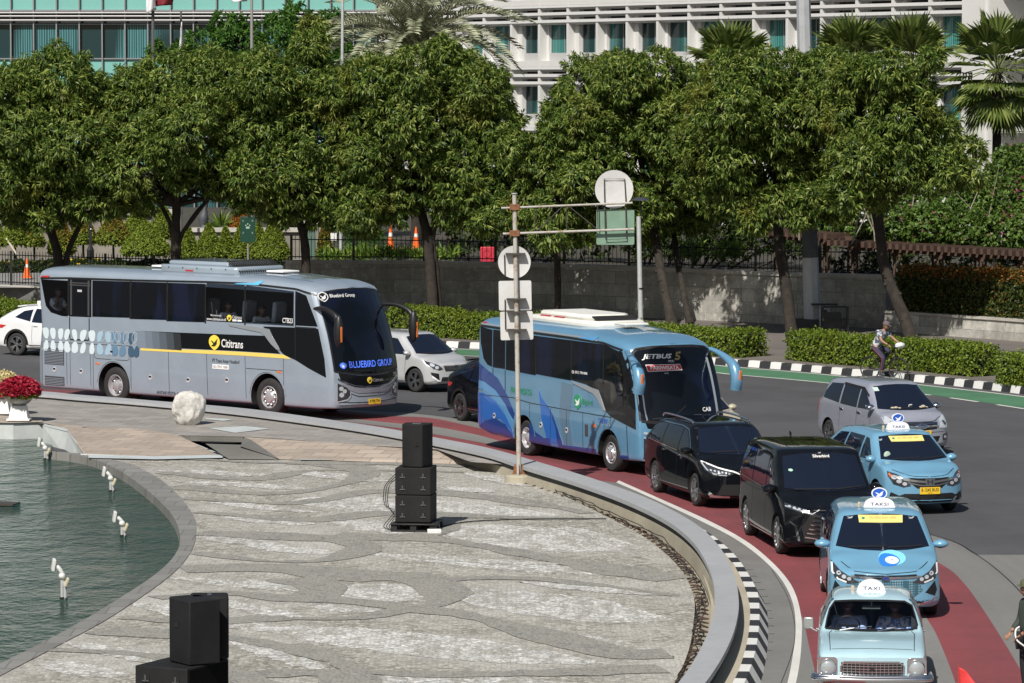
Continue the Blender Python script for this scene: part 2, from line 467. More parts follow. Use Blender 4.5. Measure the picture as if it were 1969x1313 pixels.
def cobble(name,lo,hi,alt,altamt,streak,blend=0,bl=(.33,.32,.28)):
 q,v,e=paving();q.m.name=name
 sep=q.n('ShaderNodeSeparateColor');q.l(v.outputs['Color'],sep.inputs[0])
 c=q.ramp(sep.outputs[0],[(.0,tuple(x*.8 for x in lo)),(.9,tuple(min(1,x*1.1)for x in hi)),(1.0,tuple(min(1,x*1.35)for x in hi))])
 st=q.noise(1.0,6,.7,vec=q.mapping((.55,.35,1),rot=(0,0,.25)))
 c=q.mix(q.ramp(st,[(.42,(0,0,0)),(.66,(altamt,)*3)]),c,alt)
 c=q.mix(q.ramp(q.noise(1.1,7,.8),[(.45,(0,0,0)),(.8,(.5,.5,.5))]),c,streak)
 if blend:c=q.mix(q.ramp(q.noise(2.6,8,.85,vec=q.mapping((1.3,.5,1))),[(.50-blend*.12,(0,0,0)),(.56-blend*.06,(.92,)*3)]),c,bl)
 c=q.mix(q.ramp(e.outputs['Distance'],[(.0,(.62,.62,.62)),(.10,(0,0,0))]),c,(.085,.08,.07))
 q.base(c);q.set(Roughness=.85)
 q.bump(e.outputs['Distance'],.6,.02);return q.m
PAV_T=cobble('cobble_tan',(.235,.222,.188),(.41,.39,.34),(.49,.48,.445),.85,(.17,.165,.15))
PAV_W=cobble('cobble_white',(.38,.375,.36),(.64,.635,.61),(.64,.635,.61),.4,(.42,.41,.385),.08)
PAV_D=cobble('cobble_grey',(.205,.202,.186),(.29,.285,.262),(.25,.247,.23),.5,(.17,.17,.16),.6,(.30,.29,.255))
def rimtile(name,col,sc=(1,1,1),rot=0):
 q=N(name)
 b=q.n('ShaderNodeTexBrick');b.inputs['Scale'].default_value=1.0;b.inputs['Mortar Size'].default_value=.012
 b.inputs['Brick Width'].default_value=.62;b.inputs['Row Height'].default_value=.42
 b.inputs['Color1'].default_value=(*[x*.8 for x in col],1);b.inputs['Color2'].default_value=(*[min(1,x*1.15)for x in col],1);b.inputs['Mortar'].default_value=(*[x*.45 for x in col],1)
 q.l(q.mapping(sc,rot=(0,0,rot)),b.inputs['Vector'])
 c=q.mix(q.ramp(q.noise(.8,6,.75),[(.38,(0,0,0)),(.7,(.6,.6,.6))]),b.outputs[0],tuple(x*.72 for x in col))
 c=q.mix(q.ramp(q.noise(5,6,.8),[(.5,(0,0,0)),(.8,(.5,.5,.5))]),c,tuple(min(1,x*1.35)for x in col))
 q.base(c);q.set(Roughness=.62);q.bump(q.noise(3,4,.6),.12,.01);return q.m
TILE_B=rimtile('beige_stone_tile',(.40,.335,.275),rot=.3)
TILE_G=rimtile('grey_stone_tile',(.31,.29,.265),rot=.3)
RIM=rimtile('pond_rim_stone',(.225,.22,.205),(1.1,.5,1))
PZ=.2
pond_px=[(-200,860),(90,868),(165,880),(225,903),(285,945),(330,990),(346,1030),(338,1065),(295,1108),(180,1182),(90,1232),(0,1277),(-60,1305),(-300,1400)]
pond=resample(spline([G(u,v,PZ)for u,v in pond_px[1:]],8),.5)
rimO_px=[(150,872),(250,893),(318,930),(368,985),(377,1025),(365,1065),(322,1112),(215,1186),(120,1238),(20,1290),(-40,1320),(-280,1420)]
rimO=resample(spline([G(u,v,PZ)for u,v in rimO_px],8),.5)
trI_px=[(960,905),(1010,922),(1060,942),(1120,970),(1180,999.8),(1235,1030),(1285,1068.9),(1318,1107.6),(1334.8,1151.8),(1333.4,1198.8),(1323.8,1251),(1298.9,1309),(1260,1370),(1215,1430)]
trI=resample(spline([G(u,v,PZ)for u,v in trI_px],8),.5)
far_px=[(150,872),(330,876),(620,881),(800,884),(905,892),(960,905)]
plz=[G(u,v,PZ)for u,v in far_px[:-1]]+trI+[Vector((-10,45,PZ)),Vector((-14,50,PZ))]+pond[::-1][3:]
mb=MB();mb.sheet([Vector((p.x,p.y,PZ))for p in plz],0)
def rag(path,amp=.045):
 return[p+Vector((rng.uniform(-amp,amp),rng.uniform(-amp,amp)*2.2,0))for p in path]
def lobe(u0,v0,u1,v1,th,m,r0=.5,r1=0,bow=0):
 """tapered lens of stone between two photo points; th = thickness in px, r0/r1 = roundness of the ends"""
 up=[];dn=[];n=26
 for i in range(n+1):
  t=i/n
  u=u0+(u1-u0)*t;v=v0+(v1-v0)*t+bow*math.sin(math.pi*t)
  a=(1-(1-min(1,t*2.2))**2)**(.5 if r0>.2 else 1)if t<.46 else 1
  b=(1-(1-min(1,(1-t)*2.2))**2)**(.5 if r1>.2 else 1.2)if t>.54 else 1
  w=th/2*min(a,b)+.3
  up.append(G(u,v-w,PZ+.004));dn.append(G(u,v+w,PZ+.004))
 L=rag(up)+rag(dn)[::-1]
 lobe.k=getattr(lobe,'k',0)+1
 mb.sheet([Vector((p.x,p.y,PZ+.002+.0002*lobe.k))for p in L],m)
def band(pts,th,z=2):
 P=resample(spline([G(u,v,PZ)for u,v in pts],8),.35)
 wd=[th*(p.y**2/65343)*(.42+.16*math.sin(i*.23+z*1.7)+.07*math.sin(i*.71+z))for i,p in enumerate(P)]
 def off(sg):
  o=[]
  for i,p in enumerate(P):
   t=P[min(i+2,len(P)-1)]-P[max(i-2,0)];t.z=0;t.normalize();o.append(p+Vector((-t.y,t.x,0))*sg*wd[i])
  return rag(o,.035)
 a,b=off(1),off(-1)
 mb.strip(lvl(a,PZ+.0085+.0002*z),lvl(b,PZ+.0085+.0002*z),2);band.z=z
for L in[(560,962,1079,990,31,1,.5,0),(636,1003,820,1022,22,1,0,.5),(846,1020,1240,1052,44,1,.5,0),(700,1064,1250,1108,17,1,0,0),(624,1136,826,1142,34,1,0,.5),(868,1142,1300,1192,46,1,.5,0),(596,1166,735,1174,12,1,0,0),(470,1205,1175,1276,44,1,0,0),(690,1306,1115,1316,22,1,.5,0),(400,1118,585,1128,14,1,0,.5),(330,1110,575,1136,12,1,0,0),(250,1160,560,1215,28,1,0,0),(60,1275,250,1300,24,1,0,0),(380,1150,600,1190,16,1,0,0),(430,1230,640,1290,22,1,0,0),(470,1050,640,1062,13,1,0,.5),(375,1032,560,1050,12,1,0,0),(430,995,605,1006,12,1,0,.5),(400,965,610,985,9,1,0,0),(300,905,560,915,8,1,0,0),(330,925,620,940,9,1,0,0),(560,908,760,925,12,1,0,0),(880,905,1020,935,12,1,0,0),(840,938,960,945,8,1,0,0),(1060,1010,1200,1042,12,1,0,0),(1000,1120,1310,1145,12,1,0,0),(980,1215,1300,1262,30,1,0,0),(830,1075,1080,1085,8,1,0,0),(120,1235,420,1290,20,1,0,0),(700,886,930,892,6,1,0,0)]:
 lobe(*L[:6],*L[6:])
BD=[([(310,908),(480,922),(600,905),(760,905),(900,908)],5),([(330,935),(520,950),(660,930),(700,908),(640,893),(560,890)],7),([(350,958),(560,968),(720,945),(880,950),(1060,974),(1130,988)],8),([(378,985),(600,1000),(720,988),(900,992),(1060,998),(1130,996)],9),([(376,1025),(500,1030),(640,1035),(800,1030),(870,1008),(830,990)],11),([(640,1030),(860,1040),(1060,1075),(1240,1105),(1300,1114)],13),([(370,1062),(520,1080),(640,1075),(700,1052),(640,1035)],9),([(350,1095),(520,1092),(700,1108),(800,1112),(855,1135),(845,1160),(780,1172)],17),([(560,1112),(620,1128),(600,1148),(540,1150),(420,1140),(300,1150)],13),([(600,1150),(760,1166),(900,1185),(1060,1225),(1200,1258),(1285,1256)],17),([(560,1190),(700,1188),(790,1168)],12),([(230,1188),(400,1195),(560,1188)],10),([(180,1212),(420,1225),(520,1240),(640,1270),(700,1294)],14),([(560,1240),(640,1265),(690,1290),(900,1298),(1120,1292),(1275,1286)],14),([(100,1250),(300,1262),(450,1300),(540,1330)],13),([(440,1300),(640,1294),(680,1325)],16),([(860,1115),(1000,1112),(1180,1130),(1300,1146)],8),([(300,880),(520,890),(760,892),(900,897)],5)]
for i,(p,th)in enumerate(BD):band(p,th,i)
structure(mb.build('plaza_paving',[PAV_T,PAV_W,PAV_D]))
mb=MB();a=lvl(pond,PZ+.012);b=[nearest(rimO,p)for p in pond];b=lvl(b,PZ+.012)
mb.strip(a,b);structure(mb.build('pond_rim',RIM))
mb=MB();mb.strip(a,lvl(toward(pond,-.04),-.3));structure(mb.build('pond_edge_wall',RIM))
foot=[nearest(lvl(toward(capIn,-.02),PZ),p)for p in trI]
mb=MB();mb.strip(lvl(trI,PZ),lvl(trI,.1));mb.strip(lvl(toward(trI,-.01),.1),lvl(foot,.1));structure(mb.build('trench_floor',OLDCON))
tg=thing('trench_grating','row of rusty steel bars over the narrow trench along the wall foot','grating',trI[20]);RST=plain('rusty_steel',(.07,.045,.035),.8,var=.5)
for i in range(4,len(trI)-1,1):
 for s_ in(0,.5):
  p=trI[i].lerp(trI[i+1],s_);q=nearest(lvl(toward(capIn,-.1),PZ),p)
  if(q-p).length<.12:continue
  p=p+Vector((rng.uniform(-.05,.05),rng.uniform(-.05,.05),0));o_=Vector(trI[20]);mb=MB()
  mb.tube([p-o_+Vector((0,0,-.02)),p.lerp(q,.5)-o_+Vector((0,0,rng.uniform(-.02,.03))),q-o_+Vector((0,0,-.02))],.014,5);mb.build('bar',RST,tg)
mb=MB()
CABLE=plain('cable_black',(.012,.012,.014),.6)
for k in range(2):
 pts=[]
 for i in range(2,len(trI)-6):
  q=nearest(foot,trI[i]);t=.35+.5*math.sin(i*.35*(1+k*.3)+k*1.9)*.5+.12*k/3
  p=trI[i].lerp(q,min(.95,max(.05,t)))+Vector((rng.uniform(-.05,.05),rng.uniform(-.08,.08),.05+rng.uniform(0,.03)))
  pts.append(p)
 mb.tube(spline(pts,3),.009,5)
tag(mb.build('cable_bundle',CABLE),'tangled black cables lying along the trench at the wall foot','cable')
def zed(path_px,zs):return[G(u,v,z)for(u,v),z in zip(path_px,zs)]
mb=MB()
backI=[p for p in capI if p.x<-.2]
backI=lvl(toward(backI,.08),.47)
front=[(-120,810),(60,812),(170,822),(245,823),(345,837),(480,840),(560,845),(700,856),(840,864),(905,888)]
ft=[G(u,v,.42)for u,v in front]
top=[Vector((p.x,p.y,.42))for p in backI]+ft[::-1]
mb.sheet([Vector((p.x,p.y,.42))for p in top],1)
sl1=[G(155,822,.425),G(262,823,.425),G(342,836,.425),G(427,878,.215),G(168,876,.215)]
sl2=[G(470,840,.425),G(700,855,.425),G(840,860,.425),G(908,884,.3),G(915,893,.215),G(536,883,.215)]
mb.sheet(sl1,0);mb.sheet(sl2,0)
mb.sheet([G(84,812,.423),G(158,820,.423),G(170,877,.213),G(161,873,.205),G(128,826,.42)],0)
structure(mb.build('tiled_terrace',[TILE_B,TILE_G]))
mb=MB();MARB=plain('pale_marble',(.52,.56,.56),.4,var=.12,vs_=2.5)
for pp in([(400,823),(470,819),(520,824),(452,832)],[(396,803),(450,806),(430,809),(396,806)]):
 mb.sheet([G(u,v,.432)for u,v in pp])
mb.strip([G(170,874,.25),G(300,877,.25),G(428,874,.25)],[G(170,880,.235),G(300,883,.235),G(428,880,.235)])
mb.strip([G(575,881,.23),G(640,881,.23),G(700,882,.23)],[G(578,884,.23),G(640,884.5,.23),G(700,885,.23)])
mb.sheet([G(352,851,.236),G(372,851,.236),G(428,874,.236),G(400,874,.236)])
structure(mb.build('marble_edging',MARB))
mb=MB()
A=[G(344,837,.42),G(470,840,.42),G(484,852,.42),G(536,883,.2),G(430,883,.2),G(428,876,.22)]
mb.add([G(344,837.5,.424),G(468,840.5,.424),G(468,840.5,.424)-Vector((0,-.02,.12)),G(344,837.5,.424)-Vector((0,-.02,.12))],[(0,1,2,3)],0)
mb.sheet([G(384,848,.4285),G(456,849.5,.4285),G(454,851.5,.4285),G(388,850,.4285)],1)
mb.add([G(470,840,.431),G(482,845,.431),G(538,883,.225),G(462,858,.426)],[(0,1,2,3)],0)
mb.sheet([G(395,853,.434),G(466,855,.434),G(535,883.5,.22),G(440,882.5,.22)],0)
structure(mb.build('terrace_recess',[concrete('recess_shade_stone',(.17,.165,.15),.25),WELL]))  # flat dark sheets and a black strip paint the shade of the recess
WZ=.04
q=N('pond_water');q.base(q.ramp(q.noise(.5,4,.6),[(.3,(.006,.032,.020)),(.7,(.016,.052,.034))]))
q.set(Roughness=.04);q.b.inputs['IOR'].default_value=1.25
w1=q.noise(1.5,3,.6,vec=q.mapping((1.0,.6,1),rot=(0,0,.2)));w2=q.noise(7.5,4,.6,vec=q.mapping((1,.7,1),rot=(0,0,-.3)))
ad=q.n('ShaderNodeMath',operation='MULTIPLY_ADD');ad.inputs[1].default_value=.35;q.l(w2,ad.inputs[0]);q.l(w1,ad.inputs[2])
q.bump(ad.outputs[0],1.0,.26);WATER=q.m
mb=MB();mb.sheet([Vector((p.x,p.y,WZ))for p in toward(pond,.1)]+[Vector((-60,40,WZ)),Vector((-60,130,WZ)),Vector((-13.5,101,WZ)),G(100,840,WZ)])
structure(mb.build('pond_water',WATER))
fk=resample(spline([G(u,v,.2)for u,v in[(-500,601),(-200,619),(0,633),(300,645),(500,649),(700,651.5),(894,657.5),(1100,669),(1362,687.5),(1490,696.5),(1610,707),(1800,724.5),(1969,744),(2150,769),(2400,810)]],8),.46)
mb=MB()
for i in range(len(fk)-1):
 a,b=fk[i],fk[i+1]
 out=(b-a).cross(Vector((0,0,1))).normalized()
 A0,B0=a+out*.05,b+out*.05
 mb.add([Vector((A0.x,A0.y,0)),Vector((B0.x,B0.y,0)),b,a,a-out*.16,b-out*.16],[(0,1,2,3),(3,2,5,4)],i%2)
structure(mb.build('outer_kerb',[KWHITE,KBLACK]))
gn=[G(u,v)for u,v in[(-200,640),(0,655),(300,668),(500,672),(700,676),(894,684),(1100,694),(1362,715),(1400,719),(1585,735.5),(1778.6,758),(1969,785.5),(2200,822)]]
gf=[G(u,v)for u,v in[(-200,629),(0,643),(300,657),(500,661),(700,664),(894,671.5),(1100,683),(1362,701),(1400,704.6),(1591,720.5),(1764,739),(1969,762.5),(2200,796)]]
gnp=resample(spline(gn,8),.5);gfp=resample(spline(gf,8),.5)
mb=MB();mb.strip(lvl([gfp[round(i*(len(gfp)-1)/(len(gnp)-1))]for i in range(len(gnp))],.004),lvl(gnp,.004));structure(mb.build('green_lane',GREENM))
mb=MB();mb.strip(lvl(gfp,.008),lvl(offset(gfp,-.12),.008))
for i in range(len(gnp)-1):
 if gnp[i].x>10.6 and i%5 in(3,4):continue
 mb.strip(lvl(gnp[i:i+2],.008),lvl(offset(gnp,-.13)[i:i+2],.008))
structure(mb.build('lane_line',LINEM))
pav=[Vector((p.x,p.y,.19))for p in[q-(fk[min(i+1,len(fk)-1)]-fk[max(0,i-1)]).cross(Vector((0,0,1))).normalized()*.1 for i,q in enumerate(fk)]]
mb=MB();mb.sheet(pav+[Vector((60,160,.19)),Vector((60,175,.19)),Vector((-60,175,.19))]);structure(mb.build('pavement',WALK))
# BUILDINGS
BW=plain('white_facade',(.60,.595,.58),.7,var=.05,vs_=.4)
BG=plain('grey_facade_panel',(.40,.40,.40),.7,var=.06,vs_=.6)
LOUV=plain('louvre_grey',(.46,.455,.45),.5,var=.05)
BD_=plain('facade_recess',(.02,.021,.024),.9)
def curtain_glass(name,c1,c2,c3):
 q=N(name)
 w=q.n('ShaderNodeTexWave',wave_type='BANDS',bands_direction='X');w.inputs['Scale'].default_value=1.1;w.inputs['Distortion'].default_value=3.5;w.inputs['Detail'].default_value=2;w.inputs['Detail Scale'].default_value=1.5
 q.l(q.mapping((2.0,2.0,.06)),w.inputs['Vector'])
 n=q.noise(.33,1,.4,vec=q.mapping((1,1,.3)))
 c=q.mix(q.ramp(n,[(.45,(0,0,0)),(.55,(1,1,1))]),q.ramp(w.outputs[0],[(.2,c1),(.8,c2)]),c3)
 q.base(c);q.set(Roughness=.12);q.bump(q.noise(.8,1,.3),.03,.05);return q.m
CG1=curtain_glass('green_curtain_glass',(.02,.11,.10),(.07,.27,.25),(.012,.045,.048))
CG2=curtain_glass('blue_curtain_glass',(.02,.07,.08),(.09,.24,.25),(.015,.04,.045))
SPAN=plain('mint_spandrel_glass',(.19,.44,.40),.25,var=.04,vs_=.3)
ALU=plain('anodised_frame',(.30,.31,.32),.4,.4)
fd=Vector((.545,-.838,0));fn=Vector((-.838,-.545,0))
org=Vector((0,215,0));BAY=2.77;FL=3.3
wb=thing('hotel_building','white hotel block with louvred window bays and deep fins, behind the trees at right','building',org,math.atan2(fd.y,fd.x))
S0,S1=-5*BAY,14*BAY
zb=9.8
body=MB();body.box(((S0+S1)/2,8.6,10),(S1-S0,15,26));body.build('wall',BW,wb)
fins=MB();slab=MB();lou=MB();sill=MB();rec=MB()
for k in range(-3,3):
 z0=zb+k*FL
 if z0<-1:continue
 slab.box(((S0+S1)/2,.42,z0-.14),(S1-S0,.96,.32))
 rec.box(((S0+S1)/2,.72,z0+FL*.5),(S1-S0,.12,FL-.34))
 sill.box(((S0+S1)/2,.56,z0+.23),(S1-S0,.2,.44))
 for j in range(3):
  zz=z0+FL-.42-j*.40
  lou.box(((S0+S1)/2,.06,zz),(S1-S0,.30,.17),(R(-24),0,0))
 pass
for i in range(-5,15):
 fins.box((i*BAY,.38,12),(.2,.9,26))
 if i%2==0:fins.box((i*BAY+.30,.5,12),(.44,.34,26))
 else:fins.box((i*BAY+.17,.55,12),(.2,.3,26))
fins.build('fin',BW,wb,bevel=0);slab.build('floor_slab',BW,wb);lou.build('louvre',LOUV,wb);sill.build('sill_panel',BG,wb);rec.build('recess',BD_,wb)
wn=None
for k in range(-3,2):
 for i in range(-5,14):
  z0=zb+k*FL
  x0=i*BAY+(.52 if i%2==0 else .27);x1=(i+1)*BAY-.1
  m=MB();m.box(((x0+x1)/2,.62,z0+.45+.86),(x1-x0,.06,1.72))
  w=m.build('window',CG1,wb)
  m=MB();xm=(x0+x1)/2+.1
  m.box((xm,.58,z0+1.31),(.06,.06,1.72));m.box((x0+.03,.58,z0+1.31),(.06,.06,1.72));m.box((x1-.03,.58,z0+1.31),(.06,.06,1.72))
  m.build('frame',ALU,w)
m=MB();m.box((S1+.8,.2,12),(1.6,1.2,26));m.box((S1+1.7,1.2,12),(.25,3.0,26));m.build('end_wall',BW,wb)
m=MB();m.box((S1+6.0,5.4,12),(10,7,26));m.build('side_wall',BW,wb)
for k in(-2,-1,0,1):
 m=MB();z0=zb+k*FL
 m.box((S1+6.0,1.2,z0),(8.8,2.2,.25));m.box((S1+6.0,.12,z0+.45),(8.8,.12,1.0));b=m.build('balcony',BW,wb)
 m=MB();m.tube([(S1+1.6,.1,z0+1.12),(S1+10.2,.1,z0+1.12)],.05,6);m.build('rail',BLACK,b)
 m=MB();m.box((S1+5.2,1.88,z0+1.3),(1.8,.08,2.0));m.build('balcony_door',CG1,b)
gb=thing('glass_building','mint green glass office block with louvre bands, at left behind the flagpoles','building',(-8,232,0),0)
X0,X1=-27,6.8
u2=lambda u:(u-CX)*232/F_PX+8
zz=lambda v:8.65+(159-v)*232/F_PX
m=MB();m.box(((X0+X1)/2,6,8),(X1-X0,11,26));m.build('wall',BD_,gb)
FH=4.6
sp=MB();fr=MB();lv=MB()
PW=1.345
n=int((X1-X0)/PW)
for k in range(-3,3):
 top=zz(20)+k*FH
 sp.box(((X0+X1)/2,.30,top+.86),(X1-X0,.1,1.74))
 for t in(.16,.36,.60):lv.tube([(X0,-.12,top-t),(X1,-.12,top-t)],.055,6)
 fr.box(((X0+X1)/2,.2,top-.02),(X1-X0,.18,.1));fr.box(((X0+X1)/2,.2,zz(113)+k*FH),(X1-X0,.18,.07));fr.box(((X0+X1)/2,.2,zz(47)+k*FH),(X1-X0,.14,.05))
for i in range(n+1):fr.box((X0+i*PW+.1,.12,9),(.075,.24,24))
sp.build('spandrel',SPAN,gb);fr.build('mullion',ALU,gb);lv.build('louvre',LOUV,gb)
for k in range(-2,2):
 for i in range(n):
  zt=zz(47)+k*FH;zl=zz(113)+k*FH
  m=MB();m.box((X0+(i+.5)*PW+.1,.34,(zt+zl)/2),(PW-.07,.06,zt-zl-.04));m.build('window',CG2,gb)
# RETAINING WALL, FENCES, TERRACE
def blockwall(name,col,sx=1.0):
 q=N(name)
 b=q.n('ShaderNodeTexBrick');b.inputs['Scale'].default_value=1.0;b.inputs['Mortar Size'].default_value=.012;b.inputs['Mortar Smooth'].default_value=.4
 b.inputs['Brick Width'].default_value=1.25*sx;b.inputs['Row Height'].default_value=.46;b.inputs['Bias'].default_value=-.1
 b.inputs['Color1'].default_value=(*[x*.62 for x in col],1);b.inputs['Color2'].default_value=(*[min(1,x*1.12)for x in col],1);b.inputs['Mortar'].default_value=(*[x*.3 for x in col],1)
 sep=q.n('ShaderNodeSeparateXYZ');q.l(q.coord(),sep.inputs[0]);cb=q.n('ShaderNodeCombineXYZ')
 q.l(sep.outputs[0],cb.inputs[0]);q.l(sep.outputs[2],cb.inputs[1]);q.l(cb.outputs[0],b.inputs['Vector'])
 c=q.mix(q.ramp(q.noise(.7,7,.8),[(.36,(0,0,0)),(.6,(.9,.9,.9))]),b.outputs[0],tuple(x*.42 for x in col))
 c=q.mix(q.ramp(q.noise(3.5,8,.85),[(.52,(0,0,0)),(.68,(.7,.7,.7))]),c,tuple(min(1,x*1.25)for x in col))
 st=q.noise(1.4,6,.8,vec=q.mapping((1.5,1.5,.25)))
 c=q.mix(q.ramp(st,[(.5,(0,0,0)),(.75,(.75,.75,.75))]),c,tuple(x*.32 for x in col))
 q.base(c);q.set(Roughness=.9);q.bump(b.outputs['Fac'],-.5,.02);return q.m
BLOCK=blockwall('stone_block_wall',(.56,.545,.49))
def wall_run(name,label,pts,ztop,thick,mat,capmat,cap=.1,z0=.0):
 t=thing(name,label,'wall',(0,0,0))
 P=[Vector((p[0],p[1],0))for p in pts]
 m=MB();c=MB()
 back=offset(P,thick)
 zt=ztop if isinstance(ztop,list)else[ztop]*len(P)
 A=[Vector((p.x,p.y,z0))for p in P];B=[Vector((p.x,p.y,z-cap))for p,z in zip(P,zt)]
 Cc=[Vector((p.x,p.y,z-cap))for p,z in zip(back,zt)];D=[Vector((p.x,p.y,z0))for p in back]
 m.strip(A,B);m.strip(B,Cc);m.strip(Cc,D);m.add([A[0],B[0],Cc[0],D[0]],[(0,1,2,3)]);m.add([A[-1],B[-1],Cc[-1],D[-1]],[(0,1,2,3)])
 m.build('masonry',mat,t)
 f_=offset(P,-.06);b_=offset(P,thick+.06)
 E_=[Vector((p.x,p.y,z-cap))for p,z in zip(f_,zt)];F_=[Vector((p.x,p.y,z))for p,z in zip(f_,zt)]
 G_=[Vector((p.x,p.y,z))for p,z in zip(b_,zt)];H_=[Vector((p.x,p.y,z-cap))for p,z in zip(b_,zt)]
 c.strip(E_,F_);c.strip(F_,G_);c.strip(G_,H_);c.strip(H_,E_)
 c.add([E_[0],F_[0],G_[0],H_[0]],[(0,1,2,3)]);c.add([E_[-1],F_[-1],G_[-1],H_[-1]],[(0,1,2,3)])
 c.build('coping',capmat,t);return t
COPE=concrete('wall_coping',(.42,.40,.36),.25)
def wp(u,v,z=.19):return G(u,v,z)
wl=spline([wp(560,607),wp(760,600),wp(1000,603),wp(1240,611),wp(1499,622.5),wp(1622,628.5),wp(1703,632)],5)
ztp=[]
for p in wl:
 d=p.y;u=CX+F_PX*p.x/d
 vt=np.interp(u,[560,760,1000,1240,1499,1703],[500,500.5,505,512,523.5,528.5])
 ztp.append(8.65+(159-vt)*d/F_PX)
tw=wall_run('stone_wall','tall weathered stone block wall behind the street trees',wl,ztp,.5,BLOCK,COPE,.12)
wl2=spline([wp(1700,637),wp(1721,638.5),wp(1850,648),wp(1969,657),wp(2150,675)],4)
wall_run('planter_wall','low stone wall under the red-tipped hedge at right',wl2,.19+.72,.4,BLOCK,COPE,.08)
wl3=[wp(-250,578),wp(-60,584),wp(70,589),wp(560,607)]
wall_run('fence_wall','low dark concrete wall under the iron fence at left',wl3,.95,.35,plain('dark_concrete',(.13,.13,.125),.9,var=.3,vs_=2),COPE,.06)
IRON=plain('iron_black',(.012,.012,.013),.5)
def fence(name,label,path,zs,h,step,rz=.014):
 t=thing(name,label,'fence')
 P=resample([Vector((p[0],p[1],z))for p,z in zip(path,zs)],step)
 m=MB();r_=MB()
 for i,p in enumerate(P):
  if i%16==0:r_.box(p+Vector((0,0,h/2)),(.09,.09,h+.12))
  else:m.tube([p+Vector((0,0,.04)),p+Vector((0,0,h)),p+Vector((0,0,h+.08))],[rz,rz,.002],4)
 q=MB();q.tube([p+Vector((0,0,.12))for p in P[::8]+[P[-1]]],.02,4);q.tube([p+Vector((0,0,h-.1))for p in P[::8]+[P[-1]]],.02,4)
 m.build('pickets',IRON,t);r_.build('post',IRON,t);q.build('rail',IRON,t);return t
fence('iron_fence','black iron picket fence on the low wall at left, behind the grey coach',[p+Vector((0,.2,0))for p in wl3],[.95]*4,1.25,.14)
wback=[p+Vector((0,.25,0))for p in wl]
fence('scroll_fence','thin dark iron railing on top of the tall stone wall',wback,ztp,.85,.17,.011)
EARTH=plain('garden_soil',(.045,.04,.03),.95,var=.4,vs_=1.5)
DRIVE=concrete('driveway',(.24,.235,.225),.15)
mb=MB();mb.sheet([Vector((p.x,p.y+.45,1.55))for p in wl]+[Vector((40,120,1.55)),Vector((60,185,1.55)),Vector((-8.4,190,1.55))]);structure(mb.build('garden_ground',EARTH))
mb=MB();mb.sheet([Vector((-60,153,.9)),Vector((-8.3,147.6,.9)),Vector((-8.3,164,1.3)),Vector((-60,164,1.3))]);structure(mb.build('driveway',DRIVE))
YK=plain('yellow_kerb_paint',(.70,.50,.04),.7,var=.1)
def yk(u0,u1,v,Y):
 a=at(u0,v,Y);b=at(u1,v,Y);m=MB();m.box(((a.x+b.x)/2,Y,a.z),(b.x-a.x,.5,.3));return m
tag(yk(-30,140,509,157).build('painted_kerb',YK),'yellow painted kerb seen through the iron fence at far left','kerb')
tag(yk(135,192,504,159).build('painted_kerb',YK),'short yellow painted kerb behind the fence, just above the coach roof','kerb')
BEIGE=plain('beige_plaster',(.20,.185,.155),.9,var=.25,vs_=.8)
Yt=168
def zv(v,Y):return 8.65+(159-v)*Y/F_PX
t=thing('terrace_wall','beige plastered terrace wall behind the cone-clipped shrubs','wall')
m=MB();a=at(-60,430,Yt).x;b=at(345,430,Yt).x;m.box(((a+b)/2,Yt+.3,(1+zv(412,Yt))/2),(b-a,.4,zv(412,Yt)-1));m.build('masonry',BEIGE,t)
m=MB();m.box(((a+b)/2,Yt+.25,zv(412,Yt)+.1),(b-a+.2,.7,.24));m.build('coping',COPE,t)
t=thing('garden_wall','pale garden wall with flat coping behind the green sign','wall')
m=MB();a=at(372,445,Yt-2).x;b=at(640,445,Yt-2).x;zt=zv(444,Yt-2);m.box(((a+b)/2,Yt-2,(1+zt)/2),(b-a,.4,zt-1));m.build('masonry',BEIGE,t)
m=MB();m.box(((a+b)/2,Yt-2,zt+.06),(b-a+.2,.7,.17));m.build('coping',COPE,t)
t=thing('stone_gatepost','beige stone gate post with dark glazed panel, right of the green sign','gate post')
m=MB();p=at(598,500,160);m.box((p.x,160,zv(468,160)),(.66,.6,zv(430,160)-zv(506,160)));m.build('pillar',BEIGE,t,bevel=.03)
m=MB();m.box((p.x,159.68,zv(466,160)),(.36,.04,1.2));m.build('panel',plain('green_glass_panel',(.10,.16,.13),.2),t)
m=MB();m.box((p.x,160,zv(430,160)+.06),(.85,.8,.13));m.build('cap',COPE,t)
mb=MB();mb.sheet([Vector((-80,164,1.3)),Vector((60,186,1.3)),Vector((60,400,1.3)),Vector((-80,400,1.3))]);structure(mb.build('rear_ground',EARTH))
# FOLIAGE
def leafmat(name,stops,rough=.5,trans=.3,patch=None,pamt=.8,scale=.35):
 q=N(name)
 g=q.n('ShaderNodeNewGeometry')
 c=q.ramp(g.outputs['Random Per Island'],stops)
 if patch is not None:
  c=q.mix(q.ramp(q.noise(scale,3,.6),[(.56,(0,0,0)),(.70,(pamt,)*3)]),c,patch)
 q.base(c);q.set(Roughness=rough)
 q.b.inputs['Specular IOR Level'].default_value=.35
 tr=q.n('ShaderNodeBsdfTranslucent');q.l(c,tr.inputs[0])
 mx=q.n('ShaderNodeMixShader');mx.inputs[0].default_value=trans
 q.l(q.b.outputs[0],mx.inputs[1]);q.l(tr.outputs[0],mx.inputs[2]);q.l(mx.outputs[0],q.out.inputs[0])
 return q.m
LEAF=leafmat('mango_leaves',[(0,(.018,.042,.008)),(.25,(.055,.110,.015)),(.62,(.150,.225,.036)),(1,(.37,.42,.11))],.5,.38,(.25,.22,.035),.55,.45)
